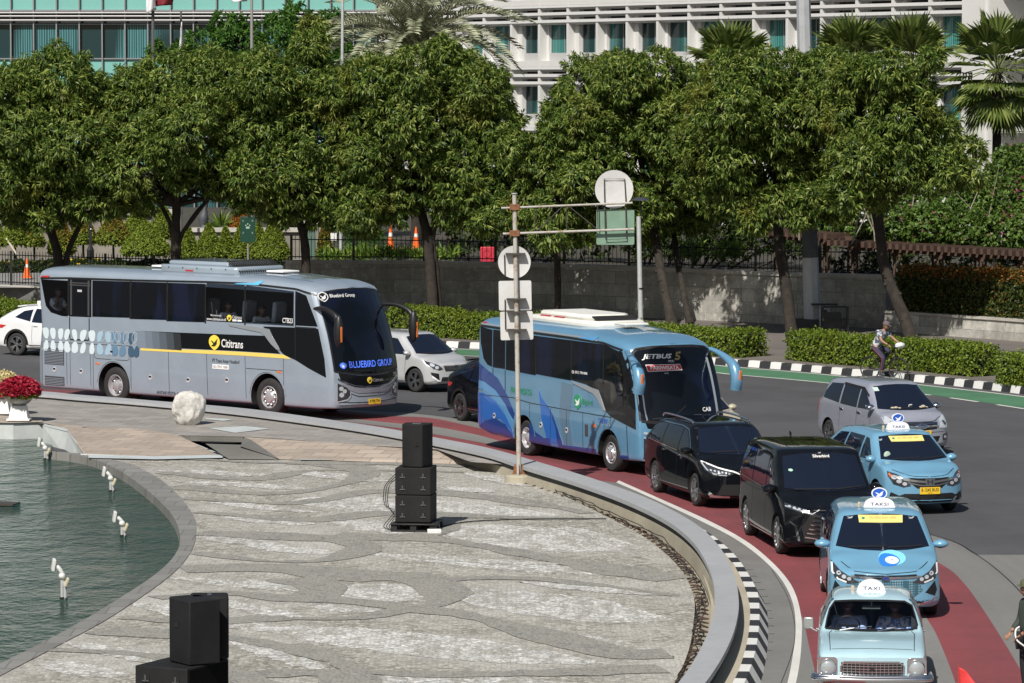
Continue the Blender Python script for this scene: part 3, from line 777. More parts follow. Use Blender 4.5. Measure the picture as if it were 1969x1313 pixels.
LEAF_L=leafmat('light_tree_leaves',[(0,(.03,.085,.014)),(.5,(.06,.15,.02)),(1,(.11,.21,.035))],.5,.35)
HEDGE=leafmat('hedge_leaves',[(0,(.06,.10,.012)),(.45,(.14,.21,.022)),(1,(.28,.35,.045))],.5,.35,(.20,.17,.02),.3,.6)
TOPI=leafmat('clipped_leaves',[(0,(.08,.115,.014)),(.6,(.19,.26,.028)),(1,(.30,.36,.045))],.6,.3)
TOPIR=leafmat('reddish_leaves',[(0,(.09,.09,.012)),(.5,(.20,.12,.02)),(1,(.34,.15,.035))],.6,.3)
REDH=leafmat('photinia_leaves',[(0,(.02,.04,.008)),(.5,(.05,.085,.014)),(.85,(.10,.11,.02)),(1,(.24,.10,.025))],.5,.3)
REDT=leafmat('orange_tip_leaves',[(0,(.12,.08,.012)),(.5,(.33,.13,.02)),(1,(.48,.17,.03))],.5,.3)
BOUG=leafmat('climber_leaves',[(0,(.04,.075,.018)),(.5,(.09,.17,.025)),(1,(.17,.25,.05))],.5,.35)
BOUGP=leafmat('bract_pink',[(0,(.30,.06,.08)),(.6,(.42,.10,.16)),(1,(.25,.10,.22))],.6,.4)
PALMG=leafmat('date_palm_leaf',[(0,(.14,.155,.095)),(.5,(.28,.30,.19)),(1,(.46,.48,.33))],.5,.2)
FANG=leafmat('fan_palm_leaf',[(0,(.05,.08,.018)),(.6,(.12,.17,.035)),(1,(.24,.28,.08))],.4,.3)
BARK=plain('tree_bark',(.030,.024,.019),.95,var=.5,vs_=5,bump=.8,bs=14)
def quads(c,d,nrm,L,W,fold=.25):
 """diamond leaves: centre base c, direction d, normal nrm (n,3), lengths, widths"""
 n=len(c)
 side=np.cross(d,nrm);side/=np.linalg.norm(side,axis=1)[:,None]+1e-9
 L=L[:,None];W=W[:,None]
 mid=c+d*L*.42+nrm*W*fold
 tip=c+d*L-np.array([0,0,1])*L*.12
 V=np.stack([c,mid+side*W*.5,tip,mid-side*W*.5],1).reshape(-1,3)
 return V,np.arange(n*4).reshape(n,4)
def unit(a):return a/(np.linalg.norm(a,axis=1)[:,None]+1e-9)
def rosettes(C,Nn,k,L,W,droop=.55,g=None):
 """k long leaves drooping round each point C with outward direction Nn"""
 g=g or nrg
 n=len(C);C=np.repeat(C,k,0);O=np.repeat(Nn,k,0)
 rnd=unit(g.normal(size=(n*k,3)))
 d=unit(rnd*.95+O*.55+np.array([0,0,-droop]))
 nm=unit(O+g.normal(size=(n*k,3))*.45+np.array([0,0,.5]))
 l=L*g.uniform(.65,1.25,n*k);w=W*g.uniform(.75,1.2,n*k)
 return quads(C+g.normal(size=(n*k,3))*L*.12,d,nm,l,w)
def crown(lobes,dens,k,L,W,g,droop=.55):
 C=[];O=[]
 tot=sum(l[3]**2 for l in lobes)
 for(x,y,z,r)in lobes:
  n=int(dens*r*r*4*math.pi)
  d=unit(g.normal(size=(n,3)))
  bump_=1+.16*np.sin(d[:,0]*5+x*3)*np.cos(d[:,2]*6+z*2)+.12*np.sin(d[:,1]*8+y)
  rr=r*bump_*np.where(g.random(n)<.78,g.uniform(.86,1.08,n),g.uniform(.45,.9,n))
  C.append(np.array([x,y,z])+d*rr[:,None]*np.array([1,1,.88]));O.append(d)
 C=np.concatenate(C);O=np.concatenate(O)
 ns_=np.sin(C[:,0]*2.1+C[:,2]*1.3)+np.sin(C[:,1]*2.6-C[:,2]*2.2+1)+np.sin(C[:,2]*3.1+C[:,0]*1.7+2)+.8*np.sin(C[:,0]*5.3+C[:,2]*4.1)
 keep=~((ns_<-1.35)&(g.random(len(C))<.8))
 for(x,y,z,r)in lobes:
  q=(C-np.array([x,y,z]))/np.array([1,1,.88]);keep&=~((np.linalg.norm(q,axis=1)<r*.74)&(g.random(len(C))<.85))
 return rosettes(C[keep],O[keep],k,L,W,droop,g)
def trunk_path(p0,p1,wob,g,n=6):
 P=[]
 for i in range(n+1):
  t=i/n;P.append(p0.lerp(p1,t)+Vector((g.uniform(-wob,wob),g.uniform(-wob,wob),0))*math.sin(math.pi*t))
 return spline(P,3)
TREES='mango street trees in a row before the wall'
def street_tree(label,base,stems,lobes_px,Y,seed,r0=.17,dens=34,knobs=False,z0=.19):
 g=np.random.default_rng(seed);rr=random.Random(seed)
 b=Vector((base[0],base[1],z0))
 t=thing('street_tree',label,'tree',b,0,TREES)
 L=[];BK=[]
 for(u,v,rp)in lobes_px:
  y=Y-1.5+rr.uniform(-.9,.9);p=at(u,v,y);L.append((p.x-b.x,p.y-b.y,p.z-b.z,rp*px(y)))
  y=Y+1.5+rr.uniform(-.5,.7);p=at(u+rr.uniform(-8,8),v+rr.uniform(-6,4),y);BK.append((p.x-b.x,p.y-b.y,p.z-b.z,rp*px(y)*.92))
 ox=[l for l in L]
 for _ in range(28):
  l=ox[rr.randrange(len(ox))];a=rr.uniform(0,6.28);e=rr.uniform(-.4,1.2);r_=l[3]*rr.uniform(.18,.40)
  L.append((l[0]+math.cos(a)*math.cos(e)*l[3]*.9,l[1]+math.sin(a)*math.cos(e)*l[3]*.9,l[2]+math.sin(e)*l[3]*1.05,r_))
 V,F=crown(L,dens*1.35,12,.215,.052,g)
 V2,F2=crown(BK,dens*.75,9,.26,.075,g);F=np.concatenate([F,F2+len(V)]);V=np.concatenate([V,V2])
 V2,F2=crown([(x,y,z+r*.1,r*.5)for x,y,z,r in ox],8,5,.4,.16,g);F=np.concatenate([F,F2+len(V)]);V=np.concatenate([V,V2])
 np_mesh('crown',V,F,LEAF,t)
 m=MB()
 for st in stems:
  P=[Vector(q)-b for q in st['p']];P=spline(P,4);k=len(P)
  P=[p+Vector((rr.uniform(-.02,.02),rr.uniform(-.02,.02),0))for p in P]
  ra,rb=st.get('r',(r0,r0*.7))
  m.tube(P,[ra*(1.25 if i==0 else 1)+(rb-ra)*i/(k-1)+rr.uniform(-.008,.012)for i in range(k)],9)
  if knobs:
   for j in range(14):
    q=P[rr.randrange(0,max(1,int(k*.6)))];a=rr.uniform(0,6.28)
    m.sphere(q+Vector((math.cos(a),math.sin(a),rr.uniform(-.2,.2)))*ra*.85,(rr.uniform(.035,.07),)*3,6,4)
  topp=P[-1]
  for l in ox:
   c=Vector(l[:3]);
   if(c-topp).length<3.6 or len(stems)==1:
    m.tube(spline([P[-2],topp.lerp(c,.35)+Vector((0,0,-.12*l[3])),topp.lerp(c,.7),c+Vector((0,0,l[3]*.3))],3),[rb*.6]*4+[rb*.4]*3+[rb*.2]*3,6)
    for _ in range(4):
     d=Vector((rr.uniform(-1,1),rr.uniform(-1,1),rr.uniform(-.3,1)))*l[3]*.7
     m.tube([topp.lerp(c,.55),topp.lerp(c,.8)+d*.5,c+d],[rb*.3,rb*.2,.01],5)
 m.build('trunk',BARK,t,smooth=60)
 return t
def bp(u,v,z=.19):
 p=G(u,v,z);return p
# TREES
def pl(pts,Y):return[at(u,v,Y)for u,v in pts]
def stem(base,pts,Y,r):
 b=bp(*base);return dict(p=[b]+pl(pts,b.y+(Y-b.y)*.6)[:0]+[at(u,v,b.y+(Y-b.y)*min(1,(i+1)/3))for i,(u,v)in enumerate(pts)],r=r)
street_tree('mango tree with forked trunk and yellowing leaves, leftmost of the street row',bp(118,609),[stem((118,609),[(112,500),(95,430),(80,340)],142,(.197,.139)),stem((120,609),[(125,510),(150,440),(190,385)],142,(.123,.074))],[(-15,200,75),(60,160,58),(118,148,56),(172,190,55),(40,255,88),(140,270,82),(0,345,66),(88,350,58),(190,330,55),(232,262,45),(218,200,36),(225,350,38),(40,405,34),(120,400,38),(80,425,22),(170,385,34)],142,1,dens=24)
street_tree('mango tree with candelabra branching, second from the left above the coach',bp(338,612),[stem((338,612),[(338,500),(338,440),(340,380)],141,(.197,.164)),stem((338,612),[(340,480),(370,420),(410,370)],141,(.098,.074)),stem((338,612),[(334,470),(318,410),(290,370)],141,(.098,.066))],[(256,168,42),(318,155,58),(400,150,62),(455,150,50),(270,245,70),(365,245,78),(440,235,66),(245,325,52),(335,320,45),(425,330,52),(210,260,40),(470,300,46),(480,210,44),(470,380,30),(275,385,30),(215,390,30)],141,2,dens=24)
street_tree('mango tree with leaning dark trunk, right above the front of the grey coach',bp(590,615),[stem((590,615),[(588,500),(580,440),(552,370)],140,(.180,.131)),stem((590,615),[(586,500),(590,430),(620,360)],140,(.098,.074))],[(510,155,58),(585,150,56),(645,175,52),(520,250,76),(610,260,76),(560,335,66),(482,330,50),(648,345,56),(596,88,34),(545,400,34),(625,405,38),(670,260,48),(672,190,40),(600,55,24),(665,400,40),(520,400,30),(700,430,26)],140,3,dens=24)
street_tree('wide mango tree with twin dark trunks, left of the truss sign post',bp(832,618),[stem((834,618),[(826,500),(818,440),(795,340)],139.5,(.197,.139)),stem((846,617),[(838,520),(832,440),(860,350)],139.5,(.139,.107))],[(718,155,52),(790,140,56),(860,140,56),(925,165,52),(700,230,68),(780,230,78),(870,235,78),(945,245,58),(720,325,66),(810,325,70),(895,330,62),(690,395,42),(985,285,40),(935,372,44),(995,345,38),(850,98,28),(760,395,40),(690,170,44),(1010,310,36),(870,400,40),(930,425,26),(700,300,50)],139.5,4,dens=24)
street_tree('slim low mango tree, behind the truss sign',bp(1072,621),[stem((1072,621),[(1072,510),(1070,450),(1078,390)],138.5,(.123,.098)),stem((1072,621),[(1068,500),(1040,455),(1010,410)],138.5,(.049,.041))],[(1062,262,34),(1052,330,46),(1000,400,46),(1075,400,54),(1110,345,42),(955,415,32),(1120,430,40),(1060,450,36)],138.5,5,dens=24)
street_tree('mango tree with knobbly pale trunk, right of the thin lamp post',bp(1292,628),[stem((1292,628),[(1275,540),(1262,470),(1250,380)],139,(.189,.123))],[(1125,160,50),(1195,148,54),(1265,140,52),(1320,165,48),(1130,235,62),(1210,235,72),(1290,240,68),(1140,310,52),(1230,315,66),(1310,330,56),(1082,215,40),(1180,375,38),(1260,385,44),(1350,240,46),(1345,300,46),(1090,290,40),(1220,420,28),(1375,390,30)],139,6,dens=24,knobs=True)
street_tree('thin dark-trunked mango tree, just right of the knobbly pale trunk',bp(1328,624),[stem((1328,624),[(1310,540),(1298,470),(1290,400)],141,(.123,.090))],[(1300,370,44),(1340,410,40),(1270,420,36),(1240,440,30),(1350,350,40)],141.5,7,dens=24)
street_tree('mango tree with stout leaning trunk, left of the concrete pillar',bp(1524,647),[stem((1524,647),[(1512,560),(1500,480),(1494,400)],131.5,(.205,.172))],[(1398,140,46),(1468,140,52),(1538,150,52),(1590,128,40),(1400,215,66),(1490,215,72),(1572,215,66),(1398,300,64),(1490,305,70),(1572,305,62),(1415,375,44),(1500,385,40),(1562,375,32),(1350,350,42),(1362,190,44),(1345,270,46),(1612,215,44),(1615,300,44),(1450,420,30),(1540,415,28),(1605,400,32)],131.5,8,dens=25)
street_tree('mango tree with long bent knobbly trunk, behind the cyclist',bp(1755,657),[stem((1755,657),[(1735,600),(1705,530),(1692,450),(1685,370)],129,(.221,.164))],[(1640,150,46),(1702,140,46),(1762,165,44),(1650,225,66),(1738,235,66),(1798,250,46),(1650,310,60),(1730,315,60),(1808,320,50),(1858,290,36),(1622,375,34),(1688,372,34),(1870,335,30),(1790,110,22)],129,9,dens=25,knobs=True)
g=np.random.default_rng(30)
t=thing('garden_tree','bright green feathery tree rising behind the street row, in front of the glass block','tree',at(560,500,178))
bb=Vector(t.location);L=[]
for(u,v,r)in[(400,100,45),(460,85,45),(560,70,55),(620,75,50),(350,110,30),(500,130,60),(600,140,60),(680,120,36),(440,50,30),(570,30,26),(640,40,24),(300,95,16),(520,200,70),(640,200,60)]:
 p=at(u,v,178+g.uniform(-1.5,1.5));L.append((p.x-bb.x,p.y-bb.y,p.z-bb.z,r*px(178)))
V,F=crown(L,15,12,.26,.10,g,.15);np_mesh('crown',V,F,LEAF_L,t)
m=MB();m.tube([(0,0,0),(.1,0,3),(0,.2,6),(.3,0,8)],[.28,.22,.17,.1],8)
for l in L:m.tube([(0,0,4.5),tuple(Vector(l[:3])*.6+Vector((0,0,2))),l[:3]],[.1,.07,.02],5)
m.build('trunk',BARK,t,smooth=60)
def bush(name,label,cat,lobes,Y,mat,L=.16,W=.07,dens=30,k=8,seed=0,droop=.2,extra=None,group=None,base_z=None):
 g=np.random.default_rng(seed)
 c=at(lobes[0][0],lobes[0][1],Y);c.z=base_z if base_z is not None else c.z-1
 t=thing(name,label,cat,c,0,group);LL=[]
 for(u,v,r)in lobes:
  p=at(u,v,Y+g.uniform(-.5,.5));LL.append((p.x-c.x,p.y-c.y,p.z-c.z,r*px(Y)))
 V,F=crown(LL,dens,k,L,W,g,droop);np_mesh('foliage',V,F,mat,t)
 if extra:
  m2,frac=extra;C=[]
  for(x,y,z,r)in LL:
   n=int(frac*r*r*12);d=unit(g.normal(size=(n,3)));C.append(np.array([x,y,z])+d*r*1.03)
  C=np.concatenate(C);V,F=rosettes(C,unit(C-np.array(LL[0][:3])),5,.09,.07,0,g);np_mesh('blossom',V,F,m2,t)
 m=MB()
 for(x,y,z,r)in LL:m.tube([(x*.6,y,0),(x,y,z)],[.05,.02],5)
 m.build('stem',BARK,t);return t
DK=leafmat('shade_toned_leaves',[(0,(.015,.03,.006)),(.6,(.035,.06,.012)),(1,(.07,.10,.02))],.5,.3)  # leaf greens darkened so the colour itself carries the shade
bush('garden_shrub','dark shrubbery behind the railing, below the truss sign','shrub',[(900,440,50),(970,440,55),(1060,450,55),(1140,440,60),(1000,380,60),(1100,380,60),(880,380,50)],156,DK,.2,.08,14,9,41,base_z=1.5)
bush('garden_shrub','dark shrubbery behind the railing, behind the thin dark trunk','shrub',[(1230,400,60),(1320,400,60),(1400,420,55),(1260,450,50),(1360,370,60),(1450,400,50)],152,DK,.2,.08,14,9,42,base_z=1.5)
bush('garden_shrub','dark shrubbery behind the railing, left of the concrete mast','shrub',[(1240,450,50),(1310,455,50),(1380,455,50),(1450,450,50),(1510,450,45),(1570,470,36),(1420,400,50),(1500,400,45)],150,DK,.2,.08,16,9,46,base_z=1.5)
bush('garden_shrub','dark bushes added to fill the shaded space under the pergola at right','shrub',[(1650,505,38),(1710,510,38),(1770,512,38),(1830,514,38),(1890,518,38),(1950,520,38),(2010,520,38)],146,DK,.2,.08,16,9,47,base_z=1.4)  # bushes added to make the view through the pergola dark
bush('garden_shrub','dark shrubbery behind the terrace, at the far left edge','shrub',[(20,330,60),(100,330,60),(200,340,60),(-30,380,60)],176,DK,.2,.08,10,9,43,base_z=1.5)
bush('garden_shrub','dark leafy shrub behind the garden wall, right of the orange shrub','shrub',[(520,350,60),(600,360,60),(660,370,50),(450,350,50),(560,390,40)],176,DK,.2,.08,10,9,44,base_z=1.5)
def topiary(u,vt,vb,hw,Y,mat,label,seed,tip=None):
 g=np.random.default_rng(seed);vb+=10;b=at(u,vb,Y);h=(vb-vt)*px(Y);r=hw*1.15*px(Y)
 t=thing('topiary_shrub',label,'shrub',(b.x,b.y,b.z-.55),0,'clipped cone shrubs before the terrace wall')
 n=int(1500*h*r*1.5)
 f=g.random(n)**.75;ph=g.random(n)*2*np.pi
 prof=np.minimum(1,(1-f)*1.25)**.85*np.where(f<.12,.75+f*2,1)
 rad=r*prof*(1+.05*np.sin(ph*3+f*9)+g.normal(size=n)*.04)
 C=np.stack([rad*np.cos(ph),rad*np.sin(ph),.55+f*h],1);O=unit(np.stack([np.cos(ph),np.sin(ph),np.full(n,.45)],1))
 V,F=rosettes(C,O,3,.10,.065,-.1,g)
 if tip is None:np_mesh('foliage',V,F,mat,t)
 else:
  zc=V[F[:,0],2];mi=(g.random(len(F))<np.clip((zc-.55)/h*1.4-.25,0,1)).astype(int)
  np_mesh('foliage',V,F,[mat,tip],t,midx=mi)
 m=MB();m.lathe([(r*.8,.6),(r*.78,.55+h*.4),(r*.05,.55+h*.9)],10);m.tube([(0,0,0),(0,0,.8)],.05,6);m.build('stem',plain('shrub_core',(.012,.02,.005),.9),t)
for i,(u,a,b,w,Y,mt,tp,lb)in enumerate([(-8,420,466,16,158,TOPI,None,'clipped green cone shrub cut by the left frame edge'),(29,413,463,24,158,TOPI,None,'clipped green cone shrub above a leaning pale stick, far left'),(66,420,466,17,158,TOPI,TOPIR,'clipped shrub with reddish tips, left of the forked trunk'),(118,418,482,22,159,TOPI,TOPIR,'clipped shrub behind the forked trunk'),(160,402,462,21,159,TOPI,TOPIR,'tall clipped shrub with orange-red tip, right of the forked trunk'),(218,404,462,28,159,TOPI,TOPIR,'broad clipped shrub with rusty top, right of the dark garden post'),(262,400,458,25,161,TOPI,None,'clipped shrub just behind the big pale green cone'),(281,427,484,42,156,TOPI,None,'largest pale green clipped cone, in front of the other shrubs'),(315,397,452,25,161,TOPI,None,'clipped shrub between the big cone and the candelabra trunk'),(362,438,494,19,158,TOPI,None,'clipped shrub touching the right side of the candelabra trunk'),(402,432,494,24,158,TOPI,None,'clipped shrub with olive tip, first left of the green sign group'),(434,438,494,17,158.6,TOPI,None,'narrow clipped shrub just left of the green sign'),(466,430,494,24,158.8,TOPI,None,'clipped shrub right behind the green sign'),(498,432,494,18,158.2,TOPI,None,'clipped shrub just right of the green sign'),(526,420,494,26,157.6,TOPI,None,'tall pointed clipped shrub, left of the leaning trunk'),(461,398,442,19,168,REDT,None,'orange-leaved shrub above the garden wall, behind the green sign'),(625,420,496,13,158,TOPI,TOPIR,'slim clipped shrub beside the white post box')]):
 topiary(u,a,b,w,Y,mt,lb,60+i,tp)
def lowhedge(name,label,path,w,h,mat,seed,L=.08,W=.05,dens=330,z=.19,ragged=.05,tip=None,group=None,core=(.012,.018,.005)):
 g=np.random.default_rng(seed);P=resample(path,.25);n0=len(P)
 o=P[0].copy();t=thing(name,label,'hedge',(o.x,o.y,z),0,group)
 P=[Vector((p.x-o.x,p.y-o.y,0))for p in P]
 seg=(P[-1]-P[0]).length;area=seg*(w+2*h)+2*w*h;n=int(area*dens)
 s_=g.random(n)*(n0-1);i=np.clip(s_.astype(int),0,n0-2);f=s_-i
 A=np.array([tuple(p)for p in P]);base=A[i]*(1-f)[:,None]+A[i+1]*f[:,None]
 T=unit(A[i+1]-A[i]);Nn=np.stack([-T[:,1],T[:,0],np.zeros(n)],1)
 face=g.random(n)*(w+2*h);lat=np.where(face<w,face-w/2,np.where(face<w+h,-w/2,w/2));zz_=np.where(face<w,h,g.random(n)*h)
 O=np.where((face<w)[:,None],np.array([0,0,1.0]),Nn*np.sign(lat)[:,None])
 e=g.random(n)<(w*h*2/area)
 ei=g.random(n)<.5
 base[e]=np.where(ei[e][:,None],A[0],A[-1]);lat[e]=(g.random(e.sum())-.5)*w;zz_[e]=g.random(e.sum())*h;O[e]=np.where(ei[e][:,None],-T[0],T[-1])
 sl=base[:,0]*1.3+base[:,1]
 ww=1+.10*np.sin(sl*1.7)+.07*np.sin(sl*4.1+1);hh=1+.06*np.sin(sl*1.1+2)+.07*np.sin(sl*3.7)+.04*np.sin(sl*9)
 rd=1-.22*np.clip(zz_/h-.6,0,1)
 C=base+Nn*(lat*ww*rd)[:,None];C[:,2]+=zz_*hh;C+=g.normal(size=(n,3))*ragged*np.array([1,1,1])
 C[:,2]=np.maximum(C[:,2],.04)
 V,F=rosettes(C,unit(O+g.normal(size=(n,3))*.3),4,L,W,-.15,g)
 if tip is not None:
  zc=V[F[:,0],2];mi=(g.random(len(F))<np.clip((zc-h*.82)/(h*.25),0,1)*.6).astype(int);np_mesh('foliage',V,F,[mat,tip],t,midx=mi)
 else:np_mesh('foliage',V,F,mat,t)
 m=MB();inner=[p for p in P]
 a=offset(inner,w*.36);b=offset(inner,-w*.36)
 m.strip(lvl(a,.02),lvl(a,h*.82));m.strip(lvl(a,h*.82),lvl(b,h*.82));m.strip(lvl(b,h*.82),lvl(b,.02))
 m.add([lvl(a,0)[0],lvl(a,h*.82)[0],lvl(b,h*.82)[0],lvl(b,0)[0]],[(0,1,2,3)]);m.add([lvl(a,0)[-1],lvl(a,h*.82)[-1],lvl(b,h*.82)[-1],lvl(b,0)[-1]],[(0,1,2,3)])
 m.build('dark_core',plain('hedge_core',core,.95),t);return t  # solid dark box added inside the leaves against see-through gaps
def hpath(pts,w):
 P=spline([G(u,v,.19)for u,v in pts],6);return offset(P,w/2)
def fixdir(P):return P
HG='clipped hedges along the outer kerb'
for i,(pts,lb)in enumerate([([(-150,618),(-60,624),(40,630),(200,634)],'clipped hedge at far left behind the white car'),([(745,644),(894,652),(1100,664),(1250,675),(1360,684),(1420,688)],'long clipped hedge behind the silver car and the blue bus'),([(1515,692),(1610,701),(1750,713),(1858,724.5)],'clipped hedge behind the cyclist'),([(1918,738),(1969,744),(2080,757)],'clipped hedge cut by the right frame edge')]):
 lowhedge('kerb_hedge',lb,hpath(pts,1.25),1.25,.80,HEDGE,80+i,group=HG,dens=300)
lowhedge('tall_hedge','tall red-tipped hedge on the low stone wall at right',offset(spline([wp(1712,638),wp(1850,648),wp(1969,657),wp(2120,671)],6),.75),.8,1.38,REDH,90,.09,.06,260,z=.85,ragged=.09,tip=REDT)
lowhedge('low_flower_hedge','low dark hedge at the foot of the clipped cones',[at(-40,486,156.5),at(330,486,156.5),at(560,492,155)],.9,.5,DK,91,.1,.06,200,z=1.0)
g=np.random.default_rng(95)
BL=leafmat('blade_leaves',[(0,(.05,.10,.015)),(.5,(.14,.24,.03)),(1,(.32,.42,.07))],.5,.4)
def blades(label,cells,seed):
 g=np.random.default_rng(seed);C=[]
 for(u0,u1,v0,v1,Y,n)in cells:
  for _ in range(n):
   p=at(g.uniform(u0,u1),g.uniform(v0,v1),Y+g.uniform(-1,1));C.append(tuple(p))
 C=np.array(C);O=unit(g.normal(size=C.shape)*.6+np.array([0,0,1]));V,F=rosettes(C,O,7,.42,.07,-.6,g)
 o=np_mesh('spider_lily',V,F,BL);tag(o,label,'plant');return o
blades('strappy bright green lilies behind the wall top, below the traffic cones',[(620,700,488,500,151,60),(700,880,486,500,150,130)],96)
blades('broad bright leaves behind the railing, left of the concrete pillar',[(1305,1350,470,500,146,45),(1380,1430,470,500,146,50)],97)
def frond_palm(label,base,Hc,n,L,mat,seed,lw=.035,ll=.42):
 g=random.Random(seed);t=thing('date_palm',label,'palm',base)
 V=[];F=[]
 rach=MB()
 for i in range(n):
  a=i*2.39996;e=1.42-1.75*(i/n)**.9+g.uniform(-.1,.1)
  d=Vector((math.cos(a),math.sin(a),0));l=L*g.uniform(.85,1.1)
  P=[]
  for k in range(15):
   s_=k/14;ang=e-1.25*s_**1.6
   P.append((P[-1]+(d*math.cos(ang)+Vector((0,0,math.sin(ang))))*l/14)if P else Vector((0,0,Hc)))
  rach.tube(P[::2],[.035-.004*j for j in range(8)],5)
  side=d.cross(Vector((0,0,1)))
  for k in range(2,15):
   for sub in(0,.33,.66):
    if k==14 and sub>0:break
    p=P[k].lerp(P[min(k+1,14)],sub);tg=(P[min(k+1,14)]-P[k-1]).normalized()
    up=side.cross(tg).normalized()
    ln=ll*(1-.55*abs(k/14-.35))*g.uniform(.85,1.1)
    for s2 in(-1,1):
     dd=(tg*.75+side*s2*.75+up*(.35+g.uniform(-.15,.15))).normalized();w=side.cross(dd).cross(dd).normalized()if False else tg.cross(dd).normalized()
     w2=dd.cross(w).normalized()
     o=len(V);V+=[tuple(p+w2*lw),tuple(p+dd*ln*.55+w2*lw*.8-Vector((0,0,.01))),tuple(p+dd*ln-Vector((0,0,.05))),tuple(p+dd*ln*.55-w2*lw*.8)]
     F.append((o,o+1,o+2,o+3))
 np_mesh('fronds',np.array(V),np.array(F),mat,t);rach.build('rachis',plain('palm_rachis',(.25,.24,.14),.6),t)
 m=MB();m.tube([(0,0,0),(.05,0,Hc*.5),(0,0,Hc)],[.26,.22,.25],10);m.build('trunk',BARK,t,smooth=60);return t
Yp=166
p=at(800,92,Yp);frond_palm('grey-green date palm with long arching fronds, before the gap between the two buildings',(p.x,p.y,1.5),p.z-1.5,84,4.9,PALMG,5,.05,.72)
def fan_palm(label,u,v,Y,n,seed,Rf=.95,pet=1.0,low=True,z0=1.5):
 g=random.Random(seed);c=at(u,v,Y);t=thing('fan_palm',label,'palm',(c.x,c.y,z0),0,'fan palms behind the street trees')
 Hc=c.z-z0;V=[];F=[];st=MB()
 for i in range(n):
  a=i*2.39996+seed;e=1.4-(2.7 if low else 1.1)*(i/n)**.85+g.uniform(-.12,.12)
  d=Vector((math.cos(a)*math.cos(e),math.sin(a)*math.cos(e),math.sin(e)))
  L=pet*g.uniform(.85,1.15);b=Vector((0,0,Hc))+d*L-Vector((0,0,.08*L*L))
  st.tube([(0,0,Hc-.1),tuple(Vector((0,0,Hc))+d*L*.5),tuple(b)],.02,5)
  side=d.cross(Vector((0,0,1))).normalized();up=side.cross(d).normalized();k=22
  for j in range(k):
   f=(j+.5)/k*2-1;an=f*1.35;dd=(d*math.cos(an)+side*math.sin(an)).normalized()
   r1=Rf*.62;r2=Rf*g.uniform(.92,1.08)*(1-.18*abs(f));wj=side*math.cos(an)-d*math.sin(an)
   hw=math.tan(1.35/k)*1.02;z=up*(.03 if j%2 else-.03)
   drop=Vector((0,0,-1))*(.10*Rf*(1+abs(f)))
   o=len(V);V+=[tuple(b),tuple(b+dd*r1+wj*hw*r1+z),tuple(b+dd*r2+drop*.8),tuple(b+dd*r1-wj*hw*r1-z)];F.append((o,o+1,o+2,o+3))
 np_mesh('fronds',np.array(V),np.array(F),FANG,t);st.build('petioles',plain('palm_petiole',(.12,.15,.04),.6),t)
 m=MB();m.tube([(0,0,0),(0,0,Hc)],[.2,.16],9)
 for j in range(20):m.box((math.cos(j*2.4)*.16,math.sin(j*2.4)*.16,Hc-.1-j*.09),(.1,.1,.22),(0,.3,j*2.4))
 m.build('trunk',BARK,t);return t
fan_palm('fan palm tuft showing above the street trees, left of the concrete pillar',1405,128,168,18,3,1.6,.75,False)
fan_palm('fan palm tuft showing above the street trees, first right of the pillar',1640,118,166,18,8,1.6,.75,False)
fan_palm('fan palm tuft showing above the street trees, second right of the pillar',1752,118,163,18,5,1.6,.75,False)
fan_palm('whole fan palm with drooping skirt at the right edge of the photo',1918,132,150,46,11,1.28,1.3,True)
WOOD=plain('pergola_wood',(.075,.043,.03),.8,var=.35,vs_=4)
pg=thing('pergola','long dark-brown timber pergola under the flowering climber','pergola')
def perg(u0,v0,u1,v1,Y0,Y1,th,posts,vpost):
 a=at(u0,v0,Y0);b=at(u1,v1,Y1);m=MB()
 d=(b-a);L=d.length;ang=math.atan2(d.y,d.x);c=(a+b)/2
 m.box(c,(L,.12,.26),(0,-math.atan2(d.z,math.hypot(d.x,d.y)),ang));m.box(c+Vector((0,1.6,0)),(L,.12,.26),(0,-math.atan2(d.z,math.hypot(d.x,d.y)),ang))
 m.build('beam',WOOD,pg)
 r_=MB();n=int(L/.30)
 for i in range(n+1):
  q=a.lerp(b,i/n);r_.box(q+Vector((0,.55,.16)),(.14,2.9,.2),(0,0,ang));
 r_.build('rafters',WOOD,pg)
 for u in posts:
  t_=(u-u0)/(u1-u0);q=a.lerp(b,t_)
  for dy in(0,1.6):
   for dx in(-.09,.09):
    s_=MB();s_.box((q.x+dx,q.y+dy,(q.z+1.3)/2),(.07,.16,q.z-1.3));s_.build('post',WOOD,pg)
  s_=MB();s_.box((q.x,q.y+.0,q.z-.2),(.42,.2,.14));s_.build('bracket',WOOD,pg)
perg(1480,452,1640,462,146,143,.3,[1500,1590],0)
perg(1640,474,2060,498,143,137,.3,[1644,1727,1812,1895,1978],0)
perg(862,425,1010,424,158,157,.3,[865,1002],0)
def climber():
 g=np.random.default_rng(120);C=[];O=[];K=[]
 for(u,v,r,Y)in[(1600,425,38,145),(1660,430,40,144),(1720,430,42,143),(1790,432,44,142),(1860,440,44,141),(1930,445,46,140),(1990,450,48,139.5),(1760,395,34,146),(1830,400,44,144),(1900,390,54,143),(1960,385,60,142),(1980,320,46,144),(1930,340,34,145),(2020,400,60,142),(1560,425,24,146),(1870,360,30,146),(1945,300,26,145)]:
  p=at(u,v,Y);R_=r*px(Y);n=int(250*R_*R_*4);d=unit(g.normal(size=(n,3)))
  C.append(np.array(tuple(p))+d*np.array([1.25,1.1,.85])*R_*(g.uniform(.75,1.08,n)*(1+.12*np.sin(d[:,0]*7+u)*np.cos(d[:,2]*8)))[:,None]);O.append(d)
  K.append(((d[:,0]>-.2)&(u>1880)&(g.random(n)<.38))|(g.random(n)<(.13 if u<1700 else .05)))
 return np.concatenate(C),np.concatenate(O),np.concatenate(K),g
C,O,K,g=climber()
